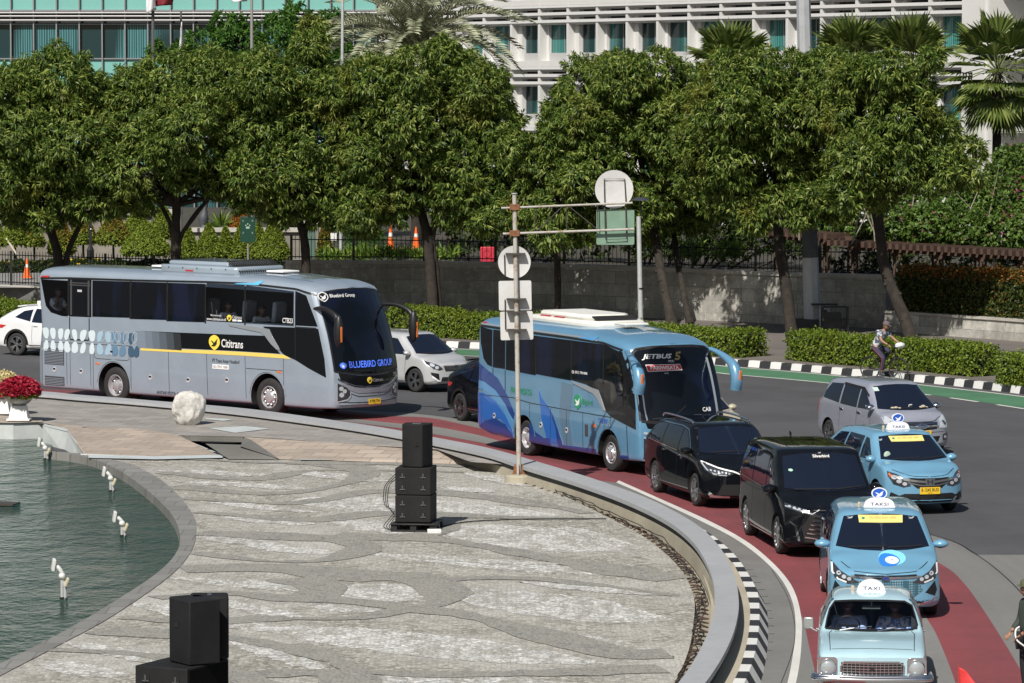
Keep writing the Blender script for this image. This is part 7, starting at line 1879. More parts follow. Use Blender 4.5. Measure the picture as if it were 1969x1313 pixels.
TINTB=tint('coach_tint',.5,(.56,.6,.66))
sd='right'
for sd in('right','left'):
 B.patch('rear_window',rw,sd,TINTB if sd=='right' else BGLASS,t,eps=.008,grid=.4)
 wins=[(-6.80,-5.30),(-5.24,-3.85),(-3.79,-2.37)]
 for a,b in wins:B.patch('side_window',[(a,2.33),(a,3.31+.02*(a+6.8)/1.5),(b,3.33+.02*(b+5.3)/1.5),(b,2.36)],sd,BGLASS,t,eps=.008,grid=.4)
 for a,b in((-2.30,-.86),(-.80,.98)):B.patch('side_window',[(a,2.40),(a,3.39),(b,3.39-(.10 if b>0 else 0)),(b,2.40)],sd,TINTB if sd=='right' else BGLASS,t,eps=.008,grid=.3)
 B.patch('door_glass',[(-7.55,2.38),(-7.55,3.10),(-7.06,3.11),(-7.06,2.38)],sd,BGLASS,t,eps=.010)
 o=B.patch('door_frame',[(-7.76,2.30),(-7.76,3.32),(-6.84,3.33),(-6.84,2.31)],sd,BBAND,t,eps=.005,grid=.4)
 for z in(3.16,3.22):B.line('door_rail',[(-7.72,z),(-6.88,z)],sd,.03,plain('dark_grey_trim',(.06,.06,.065),.5),o,eps=.012)
 for x in(-7.66,-6.95):B.line('door_rail',[(x,2.34),(x,3.30)],sd,.07,plain('dark_grey_trim',(.06,.06,.065)),o,eps=.011)
 B.line('door_outline',[(-7.73,2.28),(-7.73,1.67),(-6.93,1.68),(-6.93,2.28)],sd,.035,BLACK,t,eps=.006)
 B.line('window_frame',[(-8.95,3.30),(-7.8,3.34),(-5,3.37),(-2.3,3.42),(-.8,3.43),(1.05,3.35),(1.7,3.22)],sd,.05,BLACK,t,eps=.007)
 for x in(-7.78,-5.27,-3.82,-2.335,-.83):B.line('window_bar',[(x,2.33),(x,3.36)],sd,.05,BLACK,t,eps=.0095)
 B.patch('driver_window',[(1.05,2.42),(1.05,3.30),(1.42,3.20),(1.84,2.42)],sd,BGLASS,t,eps=.008,grid=.3)
 B.patch('front_quarter_panel',[(-.15,2.34),(.30,1.95),(.50,1.72),(.62,1.64),(1.05,1.52),(1.50,1.34),(2.14,1.12),(2.08,1.6),(1.86,2.36),(1.0,2.36)],sd,BBAND,t,eps=.006,grid=.25)
 for x in(1.04,):B.line('panel_gap',[(x,1.54),(x,3.30)],sd,.02,SEAM,t,eps=.010)
 B.line('panel_gap',[(1.04,2.38),(1.80,2.38)],sd,.02,SEAM,t,eps=.010)
 B.patch('black_stripe',[(-4.85,1.60),(-4.95,2.02),(-3.0,2.05),(-1.2,2.08),(-.10,2.10),(.10,1.95),(.48,1.66),(-1.2,1.655),(-3.2,1.63)],sd,BBAND,t,eps=.006,grid=.3)
 B.patch('yellow_line',[(-4.87,1.50),(-4.87,1.57),(-2.0,1.63),(-.2,1.645),(.60,1.64),(.88,1.54),(.6,1.545),(-.9,1.545),(-2.2,1.53)],sd,plain('stripe_yellow',(.80,.60,.14),.35),t,eps=.0065,grid=.3)
 SVT=plain('trim_silver',(.42,.46,.50),.3,.5)
 B.patch('wing_trim',[(-1.46,2.36),(-1.38,2.30),(-.25,2.18),(-.08,2.10),(.14,1.90),(.34,1.77),(.47,1.74),(.44,1.80),(.20,2.08),(.08,2.28),(-.45,2.33)],sd,SVT,t,eps=.018,grid=.2)
 for pts in([(-8.90,1.55),(-8.90,.36)],[(-7.86,1.55),(-7.86,.33)],[(-7.72,1.58),(-7.72,.33)],[(-6.90,1.58),(-6.88,.33)],[(-6.78,1.60),(-6.78,.35)],[(-8.9,1.56),(-6.7,1.585),(-5.3,1.6)],[(-6.72,1.60),(-6.72,1.20),(-5.33,1.20),(-5.33,1.60)],[(-5.26,1.56),(-5.26,.33)],[(-3.78,1.58),(-3.75,.33)],[(-2.30,1.59),(-2.26,.33)],[(-.84,1.60),(-.80,.33)],[(.60,1.62),(.60,.36)],[(-.80,1.22),(.57,1.22)]):
  B.line('locker_gap',pts,sd,.014,SEAM,t)
 for x in(0,-5.95):
  for rr_a,w_ in((.685,.035),):B.line('arch_lip',[(x+rr_a*math.cos(a),.50+rr_a*math.sin(a))for a in[math.pi*(.04+.92*k/16)for k in range(17)]],sd,.045,GREYB,t,eps=.014)
 LV=plain('louvre_dark',(.05,.055,.06),.6)
 for z0,z1 in((.95,1.41),(.38,.63)):
  o=B.patch('vent_louvre',[(-8.79,z0),(-8.79,z1),(-7.97,z1),(-7.97,z0)],sd,LV,t,eps=.006)
  k=int((z1-z0)/.042)
  for i in range(k):B.line('slat',[(-8.77,z0+.03+i*.042),(-7.99,z0+.03+i*.042)],sd,.016,plain('slat_grey',(.22,.26,.31),.5),o,eps=.012)
 for x,z in((-8.38,.82),(-7.28,.82),(-6.03,1.40),(-4.5,.80),(-3.02,.80),(-1.53,.87)):
  o=B.patch('locker_latch',[(x+.075*math.cos(k*.7),z+.075*math.sin(k*.7))for k in range(9)],sd,plain('latch_silver',(.5,.5,.52),.3),t,eps=.008);B.patch('latch_slot',[(x-.05,z-.01),(x-.05,z+.04),(x+.05,z+.04),(x+.05,z-.01)],sd,BLACK,o,eps=.012)
 for x,z in((-6.60,1.05),(.42,1.17)):B.patch('side_marker',[(x-.10,z+.02),(x-.04,z+.05),(x+.10,z+.02),(x+.10,z-.02)],sd,ORANGE,t,eps=.01)
 B.patch('tail_marker',[(-8.92,3.33),(-8.90,3.37),(-8.55,3.38),(-8.62,3.33)],sd,REDL,t,eps=.012)
 B.patch('blue_fin',[(-1.25,3.40),(-1.10,3.43),(-.55,3.45),(-.35,3.50),(-.18,3.50),(-.34,3.40)],sd,plain('fin_blue',(.12,.42,.66),.4),t,eps=.02)
 PC=[plain('petal_pale',(.60,.70,.74),.4),plain('petal_sky',(.32,.47,.58),.4),plain('petal_blue',(.12,.22,.33),.4),plain('petal_deep',(.05,.10,.16),.35)]
 rr=random.Random(12)
 xs=[-8.98,-8.72,-8.42,-8.10,-7.84,-7.52,-7.18,-6.82,-6.50,-6.16,-5.90,-5.58,-5.24,-5.02]
 for i,x in enumerate(xs):
  mt=PC[0]if i<8 else PC[1]if i<10 else PC[2]if i<12 else PC[3]
  for(dz,hh)in((1.80,.31),(1.46,.31)):
   w_=rr.uniform(.20,.26);a0=rr.uniform(-.35,.35);n=18;qf=lambda c_:math.copysign(abs(c_)**.86,c_)
   if sd=='left' and i>3:continue
   if i==13 and dz>1.7:continue
   po=[]
   for k in range(n):
    a=2*math.pi*k/n;px_=qf(math.cos(a))*w_/2*(1+.25*math.sin(a)*(1 if dz>1.7 else-1)*rr.choice((.8,1)));pz_=qf(math.sin(a))*hh/2
    po.append((x+rr.gauss(0,.004)+px_*math.cos(a0)-pz_*math.sin(a0)*.8,dz+rr.uniform(-.0,.0)+pz_*math.cos(a0*.5)+px_*.1))
   B.patch('petal_graphic',po,sd,mt,t,eps=.0068+.0003*i,grid=.5)
   if i>7 and dz>1.7:
    B.line('petal_outline',[(a_+.14,b_+.02)for a_,b_ in po+po[:1]],sd,.014,plain('petal_line',(.5,.58,.62),.4),t,eps=.0125)
 for i in range(6):B.patch('stripe_fade',[(-4.95+.28*i-.06,1.56+.003*i),(-5.0+.28*i-.06,2.02),(-4.70+.28*i,2.02),(-4.65+.28*i,1.57)],sd,plain('fade_%s'%'abcdef'[i],tuple(a*(1-(i+.5)/6)+.011*(i+.5)/6 for a in(.20,.25,.31)),.35),t,eps=.0085-.0003*i)
badge(B,-1.99,1.84,.40,.40,'right',plain('logo_yellow',(.85,.66,.08),.4),plain('logo_black',(.02,.02,.02)),t,eps=.011)
text_on(B,'brand_text','Cititrans',-1.72,-.90,1.84,.22,'right',WHITE,t,eps=.012,bold=.012)
INK=plain('ink_dark',(.03,.035,.04),.5)
text_on(B,'small_text','PT Trans Antar Nusabird',-2.07,-1.05,1.37,.095,'right',INK,t,bold=.008)
o=B.patch('phone_plate',[(-2.07,1.15),(-2.07,1.27),(-1.45,1.27),(-1.45,1.15)],'right',WHITE,t,eps=.009);text_on(B,'phone_text','021-7917 1000',-2.03,-1.49,1.21,.065,'right',INK,o,eps=.013)
text_on(B,'small_text','ANTAR KOTA ANTAR PROVINSI',-4.25,-2.55,.415,.085,'right',INK,t,bold=.014)
text_on(B,'fleet_number','CTB23',.57,.95,2.53,.13,'right',WHITE,t,eps=.013,bold=.01)
text_on(B,'web_text','www.cititrans.co.id',-2.28,-1.55,2.46,.07,'right',WHITE,t,eps=.013,bold=.012);text_on(B,'web_text','Reservasi',-2.12,-1.72,2.56,.05,'right',WHITE,t,eps=.013)
badge(B,-1.42,2.51,.17,.17,'right',plain('logo_yellow',(.85,.66,.08)),plain('logo_black',(.02,.02,.02)),t,eps=.013);text_on(B,'web_text','Cititrans',-1.30,-.95,2.54,.08,'right',WHITE,t,eps=.013)
for x0 in(-1.30,-1.11):B.patch('store_sticker',[(x0,2.43),(x0,2.48),(x0+.16,2.48),(x0+.16,2.43)],'right',WHITE,t,eps=.013)
B.patch('door_sticker',[(-7.40,2.98),(-7.40,3.04),(-7.22,3.04),(-7.22,2.98)],'right',plain('sticker_grey',(.5,.5,.5)),t,eps=.014)
ws=[(-1.14,1.28),(-1.14,1.9),(-1.11,2.9),(-1.06,3.20),(-.96,3.27),(-.5,3.33),(0,3.345),(.5,3.33),(.96,3.27),(1.06,3.20),(1.11,2.9),(1.14,1.9),(1.14,1.28),(.5,1.20),(0,1.18),(-.5,1.20)]
B.patch('windshield',ws,'front',BGLASS,t,eps=.011,grid=.07)
B.line('windshield_frame',ws+[ws[0]],'front',.045,BLACK,t,eps=.012)
B.patch('front_mask',[(-1.05,1.24),(-1.0,1.06),(-.62,.92),(-.3,.88),(.3,.88),(.62,.92),(1.0,1.06),(1.05,1.24),(.5,1.16),(0,1.14),(-.5,1.16)],'front',BBAND,t,eps=.010,grid=.15)
B.patch('front_panel',[(-.98,.98),(-.60,.86),(-.3,.82),(.3,.82),(.60,.86),(.98,.98),(.92,.84),(.5,.70),(-.5,.70),(-.92,.84)],'front',plain('panel_lilac',(.30,.32,.37),.3,.3,coat=1),t,eps=.012,grid=.15)
for s_ in(-1,1):
 B.line('chrome_edge',[(s_*1.08,1.10),(s_*.95,1.02),(s_*.62,.885),(s_*.3,.85),(0,.845)],'front',.03,CHROME,t,eps=.018)
 o=B.patch('headlight',[(s_*1.08,.98),(s_*.84,.86),(s_*.74,.74),(s_*.80,.58),(s_*1.08,.52)][::s_],'front',LAMPDARK,t,eps=.016,grid=.1)
 for(y,z,r_)in((.99,.84,.06),(.90,.77,.055),(.98,.68,.065)):B.patch('lamp_lens',[(s_*(y+r_*math.cos(k*.7)),z+r_*math.sin(k*.7))for k in range(9)],'front',LENS,o,eps=.022)
 B.line('light_blade',[(s_*.74,.76),(s_*.70,.70),(s_*.80,.56),(s_*1.08,.50)],'front',.022,LENS,o,eps=.024)
B.line('bumper_lip',[(-1.06,.50),(-.7,.47),(0,.46),(.7,.47),(1.06,.50)],'front',.02,SEAM,t,eps=.008)
B.line('bumper_line',[(-.72,.70),(-.5,.62),(.5,.62),(.72,.70)],'front',.016,SEAM,t,eps=.008)
badge(B,-.98,3.16,.26,.25,'front',WHITE,WHITE,t,eps=.026,outline=BLACK)
text_on(B,'glass_text','Bluebird Group',-.80,-.02,3.17,.12,'front',WHITE,t,eps=.028,bold=.012)
LEDB=N('led_blue');LEDB.base((.05,.15,.8));LEDB.b.inputs['Emission Color'].default_value=(.12,.22,.9,1);LEDB.b.inputs['Emission Strength'].default_value=.55;LEDB=LEDB.m
badge(B,-.90,1.42,.17,.16,'front',LEDB,WHITE,t,eps=.026)
text_on(B,'led_text','BLUEBIRD GROUP',-.74,.84,1.44,.17,'front',LEDB,t,eps=.028,bold=.010)
badge(B,-.14,1.02,.16,.17,'front',plain('logo_yellow',(.85,.66,.08)),plain('logo_black',(.02,.02,.02)),t,eps=.018);text_on(B,'front_text','Cititrans',-.02,.36,1.02,.085,'front',plain('text_grey',(.35,.36,.38),.5),t,eps=.018,bold=.008)
text_on(B,'front_text','CTB23',.86,1.04,1.12,.09,'front',WHITE,t,eps=.018)
license(B,.02,.47,B.hit('front',.02,.47)[0].x+.03,'B 7405 TGA',t)
for s_ in(-1,1):
 m=MB();P=spline([(1.62,s_*1.18,2.86),(1.95,s_*1.26,2.90),(2.3,s_*1.32,2.86),(2.62,s_*1.36,2.72),(2.74,s_*1.37,2.5)],5)
 m.tube(P,[.038+.05*i/(len(P)-1)for i in range(len(P))],8)
 m.sphere((2.73,s_*1.37,2.34),(.13,.12,.42),16,12);o=m.build('mirror',BLACK,t,smooth=60)
 m=MB();m.box((2.85,s_*1.39,2.26),(.02,.06,.40));m.build('indicator',ORANGE,o,bevel=.01)
B.line('wiper',[(-.85,1.30),(-.1,1.26)],'front',.03,BLACK,t,eps=.03);B.line('wiper',[(.1,1.27),(.9,1.33)],'front',.03,BLACK,t,eps=.03)
ACG=paint('roof_unit_grey',(.30,.36,.42),.1,.35)
m=MB();m.prism([(-4.35,-.92),(-1.65,-.92),(-1.5,-.82),(-1.5,.82),(-1.65,.92),(-4.35,.92),(-4.55,.8),(-4.55,-.8)],3.58,3.82);m.prism([(-4.25,-.80),(-1.95,-.80),(-1.95,.80),(-4.25,.80)],3.80,3.93)
u_=m.build('roof_air_unit',ACG,t,bevel=.07)
m=MB()
for i in range(20):m.box((-1.70,-.80+i*.084,3.83),(.56,.040,.02),(0,R(30),0))
m.build('unit_grille',WELL,u_)
m=MB();m.box((-3.3,-.925,3.68),(.3,.01,.035));m.build('unit_mark',REDL,u_)
for k in range(5):m=MB();m.box((-4.1+k*.55,-.927,3.75),(.03,.012,.03));m.build('unit_bolt',BLACK,u_)
for x in(-5.2,-.75):m=MB();m.box((x,.05,3.71),(.62,.62,.05));m.build('roof_hatch',WHITE,t,bevel=.015)
for y in(-.75,-.25,.25,.75):B.line('roof_rib',[(-1.0,y),(1.2,y)],'top',.02,SEAM,t,eps=.003)
m=MB()
for x in(-2.62,-1.22,-.10):m.box((x,-.72,2.66),(.14,.46,.62),(0,.12,0))
m.build('seats',plain('seat_pale',(.50,.52,.55),.7),t,bevel=.06)
COACH=t;place(t,-5.50,102.55,-42.4)
t,B,cuts=make_bus('blue_bus','sky-blue medium bus with dark blue waves and white roof unit, behind the black people carrier',dict(W=1.10,F=1.62,xe=-6.85,gc=.32,H=3.06,Hf=2.92,r=.42,WB=4.2,arch=.11,bow=.26,lean=2.6,rise=.12))
B.mesh('body',BLUEB,t,cuts,sharp=30)
bus_wheels(t,1.10,.42,4.2,BRIM)
DKB=plain('wave_dark_blue',(.010,.05,.22),.3,coat=.8);MDB=plain('wave_mid_blue',(.02,.13,.46),.3,coat=.8);PLB=plain('wave_pale_blue',(.09,.28,.52),.3,coat=.8);GRY=plain('band_steel',(.10,.19,.28),.35,coat=.8)
for sd in('right','left'):
 B.patch('rear_window',[(-6.58,2.88),(-6.52,2.5),(-6.36,2.14),(-6.15,2.01),(-5.90,1.97),(-5.90,2.84)],sd,BGLASS,t,eps=.008,grid=.3)
 for a,b in((-5.16,-3.62),(-3.57,-1.84),(-1.79,-.28),(-.24,.56)):
  B.patch('side_window',[(a,1.95 if a<-.5 else 2.0),(a,2.83),(b,2.83 if b<0 else 2.70),(b,1.92 if b<-.5 else 2.0)],sd,BGLASS,t,eps=.008,grid=.3)
 for x in(-3.595,-1.815,-.26):B.line('window_bar',[(x,1.95),(x,2.84)],sd,.04,BLACK,t,eps=.010)
 o=B.patch('door_frame',[(-5.86,1.96),(-5.86,2.85),(-5.2,2.85),(-5.2,1.96)],sd,BBAND,t,eps=.006,grid=.3)
 B.patch('door_glass',[(-5.76,2.0),(-5.76,2.68),(-5.30,2.68),(-5.30,2.0)],sd,BGLASS,o,eps=.010)
 B.line('door_outline',[(-5.85,1.94),(-5.85,1.40),(-5.20,1.40),(-5.20,1.94)],sd,.028,BLACK,t,eps=.006)
 B.line('window_frame',[(-6.6,2.90),(-5,2.89),(-2,2.88),(-.3,2.86),(.6,2.75)],sd,.045,BLACK,t,eps=.007)
 B.line('pale_trim',[(-6.6,2.95),(-3.5,2.94),(-1.2,2.93),(-.6,2.90)],sd,.04,plain('trim_silver',(.42,.46,.5)),t,eps=.010)
 B.patch('front_quarter_panel',[(-1.80,1.93),(-1.1,1.88),(-.55,1.78),(-.45,1.55),(-.16,1.35),(.11,1.24),(.45,1.18),(1.24,1.04),(1.22,1.5),(1.10,2.0),(.80,2.62),(.5,2.74),(.3,2.0),(-.3,2.02),(-1.8,2.0)],sd,BBAND,t,eps=.006,grid=.25)
 B.patch('driver_door_glass',[(.10,1.55),(.10,2.45),(.62,2.42),(.70,1.5)],sd,BGLASS,t,eps=.010,grid=.2)
 B.patch('wing_trim',[(-1.78,1.90),(-1.72,1.86),(-.75,1.70),(-.55,1.60),(-.25,1.36),(-.16,1.35),(-.40,1.68),(-.50,1.80),(-1.1,1.85)],sd,plain('trim_silver',(.42,.46,.5)),t,eps=.018,grid=.2)
 B.patch('wave_dark',[(-6.80,2.10),(-6.5,1.98),(-5.6,1.72),(-5.1,1.35),(-4.70,.95),(-4.78,.80),(-5.2,1.10),(-5.8,1.35),(-6.3,1.50),(-6.80,1.52)],sd,DKB,t,eps=.0062,grid=.08)
 B.patch('wave_pale',[(-6.80,1.62),(-6.3,1.58),(-5.7,1.42),(-5.2,1.14),(-4.80,.78),(-4.82,.62),(-5.3,1.0),(-5.9,1.28),(-6.4,1.40),(-6.80,1.42)],sd,PLB,t,eps=.0068,grid=.08)
 B.patch('wave_mid',[(-6.80,1.30),(-6.3,1.32),(-5.7,1.16),(-5.2,.88),(-4.83,.55),(-4.80,.42),(-5.0,.60),(-5.5,.78),(-6.2,.70),(-6.80,.44)],sd,MDB,t,eps=.0073,grid=.08)
 B.patch('wave_dark',[(-6.70,.50),(-6.3,.66),(-5.7,.76),(-5.2,.66),(-4.84,.46),(-4.82,.36),(-5.8,.34)],sd,DKB,t,eps=.0078,grid=.08)
 B.patch('wave_mid',[(-3.45,1.62),(-3.3,1.42),(-2.92,1.20),(-2.6,.86),(-2.45,.34),(-3.05,.34),(-3.12,.62),(-3.32,.95)],sd,MDB,t,eps=.0062,grid=.08)
 B.patch('wave_dark',[(-3.08,1.30),(-2.72,1.05),(-2.46,.72),(-2.20,.36),(-2.5,.35),(-2.62,.80),(-2.86,1.10)],sd,DKB,t,eps=.0068,grid=.08)
 B.patch('wave_dark',[(-3.95,.80),(-3.6,.60),(-3.2,.50),(-2.9,.52),(-2.9,.345),(-3.96,.345)],sd,DKB,t,eps=.0085,grid=.05)
 B.patch('wave_dark',[(-2.3,.42),(-1.3,.44),(-.62,.46),(-.62,.345),(-2.3,.345)],sd,DKB,t,eps=.008,grid=.05);B.patch('wave_dark',[(.50,.42),(.90,.44),(.88,.345),(.50,.345)],sd,DKB,t,eps=.0062)
 B.patch('steel_band',[(-2.30,1.86),(-1.72,1.82),(-1.9,1.1),(-1.75,.46),(-2.2,.46),(-2.42,1.1)],sd,GRY,t,eps=.0058,grid=.2)
 for pts in([(-6.6,1.26),(-4.8,1.32),(-3.9,1.26),(-2.3,1.24),(.10,1.23)],[(-6.5,1.2),(-6.5,.50)],[(-3.92,1.24),(-3.92,.36)],[(-2.86,1.22),(-2.86,.36)],[(-1.25,1.22),(-1.25,.36)],[(.10,1.24),(.12,.36)],[(-2.05,1.22),(-2.05,.36)]):B.line('locker_gap',pts,sd,.012,SEAM,t,eps=.0095)
 B.line('locker_gap',[(.84,1.10),(.90,.36)],sd,.022,BLACK,t,eps=.0095)
 for x in(0,-4.2):B.line('arch_lip',[(x+.565*math.cos(a),.42+.565*math.sin(a))for a in[math.pi*(.04+.92*k/16)for k in range(17)]],sd,.04,BLUEB,t,eps=.014)
 for x,z in((-5.78,.82),(-3.35,.79),(-2.05,.77)):
  o=B.patch('locker_latch',[(x+.07*math.cos(k*.7),z+.07*math.sin(k*.7))for k in range(9)],sd,plain('latch_silver',(.5,.5,.52)),t,eps=.012);B.patch('latch_slot',[(x-.045,z-.01),(x-.045,z+.035),(x+.045,z+.035),(x+.045,z-.01)],sd,BLACK,o,eps=.016)
 B.patch('side_marker',[(-.82,1.02),(-.60,1.0),(-.62,.94),(-.72,.94)],sd,ORANGE,t,eps=.012);B.patch('tail_marker',[(-6.55,2.96),(-6.5,3.0),(-6.3,2.99),(-6.32,2.96)],sd,REDL,t,eps=.012)
 B.patch('blue_fin',[(-1.5,2.90),(-1.4,2.93),(-.9,2.95),(-.6,2.96),(-.75,2.88)],sd,PLB,t,eps=.02)
 o=B.patch('locker_vent',[(-1.14,.72),(-1.14,.98),(-1.0,.98),(-1.0,.72)],sd,LV,t,eps=.012)
GRN=plain('logo_green',(.03,.28,.14),.4);INKB=plain('ink_blue',(.04,.12,.60),.4)
badge(B,-1.50,1.46,.36,.34,'right',GRN,WHITE,t,eps=.012)
text_on(B,'brand_text','Bigbird',-1.27,-.78,1.47,.16,'right',GRN,t,eps=.012,bold=.01)
text_on(B,'side_text','PARIWISATA',-4.89,-3.78,1.50,.15,'right',GRN,t,eps=.012,bold=.02)
text_on(B,'fleet_number','CAB 939',-.48,-.06,1.12,.11,'right',INKB,t,eps=.012,bold=.01)
text_on(B,'phone_text','(021) 798 0808',-1.62,-1.02,2.12,.075,'right',WHITE,t,eps=.013,bold=.02);text_on(B,'phone_text','()',-1.78,-1.66,2.12,.075,'right',WHITE,t,eps=.013,bold=.02)
ws=[(-1.02,1.24),(-1.02,1.8),(-.99,2.5),(-.95,2.72),(-.86,2.78),(-.5,2.82),(0,2.83),(.5,2.82),(.86,2.78),(.95,2.72),(.99,2.5),(1.02,1.8),(1.02,1.24),(.5,1.17),(0,1.15),(-.5,1.17)]
B.patch('windshield',ws,'front',BGLASS,t,eps=.011,grid=.07)
B.line('windshield_frame',ws+[ws[0]],'front',.06,BLACK,t,eps=.012)
B.patch('front_mask',[(-.94,1.20),(-.90,1.08),(-.5,1.02),(.5,1.02),(.90,1.08),(.94,1.20),(0,1.13)],'front',BBAND,t,eps=.010,grid=.15)
for y in(-.86,.86):
 B.line('painted_glass_shine',[(y,1.28),(y*.97,2.55)],'front',.07,plain('shine_grey',(.30,.34,.36),.25),t,eps=.016)if y>0 else B.line('mirror_stay',[(-.90,1.25),(-.93,1.45),(-.92,2.3)],'front',.03,ALLOY,t,eps=.03)  # pale strip laid on the windshield paints a shine on the glass
B.line('headlight_strip',[(-.98,.98),(-.7,.92),(-.35,.885)],'front',.055,LENS,t,eps=.016);B.line('headlight_strip',[(.98,.98),(.7,.92),(.35,.885)],'front',.055,LENS,t,eps=.016)
for s_ in(-1,1):
 o=B.patch('headlight',[(s_*.98,.86),(s_*.76,.76),(s_*.68,.60),(s_*.78,.42),(s_*.98,.40)][::s_],'front',LAMPDARK,t,eps=.014,grid=.1)
 for(y,z)in((.88,.70),(.80,.62),(.88,.54)):B.patch('lamp_lens',[(s_*(y+.045*math.cos(k*.7)),z+.045*math.sin(k*.7))for k in range(9)],'front',LENS,o,eps=.020)
 B.line('light_blade',[(s_*.98,.88),(s_*.75,.78),(s_*.66,.60),(s_*.77,.40),(s_*.98,.38)],'front',.022,LENS,o,eps=.022)
text_on(B,'glass_text','JETBUS',-.80,-.10,2.60,.13,'front',WHITE,t,eps=.028,bold=.03,shear=.35)
text_on(B,'glass_text','5',-.06,.13,2.61,.18,'front',plain('gold',(.40,.30,.12),.4,.4),t,eps=.028,bold=.04,shear=.3);text_on(B,'glass_text','MDD',-.22,-.08,2.505,.045,'front',WHITE,t,eps=.028)
RS=plain('sticker_red',(.60,.03,.03),.5)
o=B.patch('red_sticker',[(-.73,2.29),(-.75,2.44),(.05,2.44),(.07,2.31)],'front',WHITE,t,eps=.026);B.patch('red_field',[(-.715,2.305),(-.735,2.427),(.04,2.427),(.055,2.323)],'front',RS,o,eps=.032)
text_on(B,'sticker_text','PARIWISATA',-.66,.0,2.367,.085,'front',WHITE,o,eps=.033,bold=.03);text_on(B,'glass_text','AC',-.38,-.28,2.25,.03,'front',WHITE,t,eps=.028)
text_on(B,'fleet_number','CAB',.42,.66,1.45,.09,'front',WHITE,t,eps=.028,bold=.02)
text_on(B,'front_text','adiputro',-.70,-.40,1.0,.06,'front',SEAM,t,eps=.014,bold=.02,shear=.3)
B.line('wiper',[(-.8,1.28),(-.3,1.32),(.0,1.55)],'front',.025,BLACK,t,eps=.03);B.line('wiper',[(.05,1.28),(.25,1.36),(.50,1.30)],'front',.025,ALLOY,t,eps=.03)
for s_ in(-1,1):
 m=MB();P=spline([(.50,s_*.98,2.72),(.80,s_*1.06,2.72),(1.12,s_*1.14,2.62),(1.42,s_*1.19,2.48),(1.58,s_*1.21,2.34),(1.66,s_*1.22,2.1),(1.62,s_*1.22,1.88)],5)
 n=len(P);m.tube(P,[(.04+.10*math.sin(math.pi*min(1,(i/n)*1.05)**1.6*.62))for i in range(n)],12);o=m.build('mirror',BLUEB,t,smooth=60)
 m=MB();m.box((1.79,s_*1.23,2.12),(.02,.06,.38),(0,.15,0));m.build('indicator',ORANGE,o,bevel=.01)
m=MB();m.prism([(-4.85,-.62),(-4.5,-.78),(-2.0,-.78),(-1.5,-.62),(-1.35,-.3),(-1.35,.3),(-1.5,.62),(-2.0,.78),(-4.5,.78),(-4.85,.62)],3.08,3.26);m.prism([(-4.4,-.6),(-2.3,-.62),(-2.0,-.4),(-2.0,.4),(-2.3,.62),(-4.4,.6)],3.25,3.38)
u_=m.build('roof_air_unit',plain('unit_cream',(.68,.67,.62),.45,var=.05),t,bevel=.07)
m=MB();m.box((-1.72,0,3.27),(.45,1.05,.03),(0,R(20),0));m.build('unit_slot',WELL,u_,bevel=.01);m=MB();m.box((-3.9,-.70,3.27),(.5,.05,.02),(.6,0,0));m.box((-3.2,-.70,3.27),(.5,.05,.02),(.6,0,0));m.build('unit_mark',REDL,u_)
m=MB();m.box((-1.0,0,3.22),(.55,.6,.06));m.build('roof_hatch',plain('unit_cream',(.68,.67,.62)),t,bevel=.02)
place(t,3.14,87.60,-63.6)
# PEOPLE
SKIN=plain('skin_brown',(.30,.155,.095),.5,var=.06,vs_=10);SKIND=plain('skin_dark_brown',(.20,.10,.06),.5);HAIR=plain('hair_black',(.012,.010,.009),.6)
def skin(nodes,edges,sub=2):
 """nodes: {name:(pos, radius)} -> list of verts, faces of a smooth continuous surface; first node is the root"""
 names=list(nodes);me=bpy.data.meshes.new('sk')
 me.from_pydata([tuple(nodes[n][0])for n in names],[(names.index(a),names.index(b))for a,b in edges],[])
 o=bpy.data.objects.new('sk',me);COL.objects.link(o)
 md=o.modifiers.new('s','SKIN');md.use_smooth_shade=True
 for i,n in enumerate(names):
  r=nodes[n][1];r=r if isinstance(r,tuple)else(r,r)
  me.skin_vertices[0].data[i].radius=r;me.skin_vertices[0].data[i].use_root=(i==0)
 sb_=o.modifiers.new('u','SUBSURF');sb_.levels=sub;sb_.render_levels=sub
 m2=evalmesh(o);V=[tuple(v.co)for v in m2.vertices];F=[tuple(p.vertices)for p in m2.polygons]
 bpy.data.objects.remove(o);bpy.data.meshes.remove(me);bpy.data.meshes.remove(m2);return V,F
def chain(pts,rs):
 n={'n%d'%i:(p,r)for i,(p,r)in enumerate(zip(pts,rs))};k=list(n);return skin(n,[(k[i],k[i+1])for i in range(len(k)-1)],1)
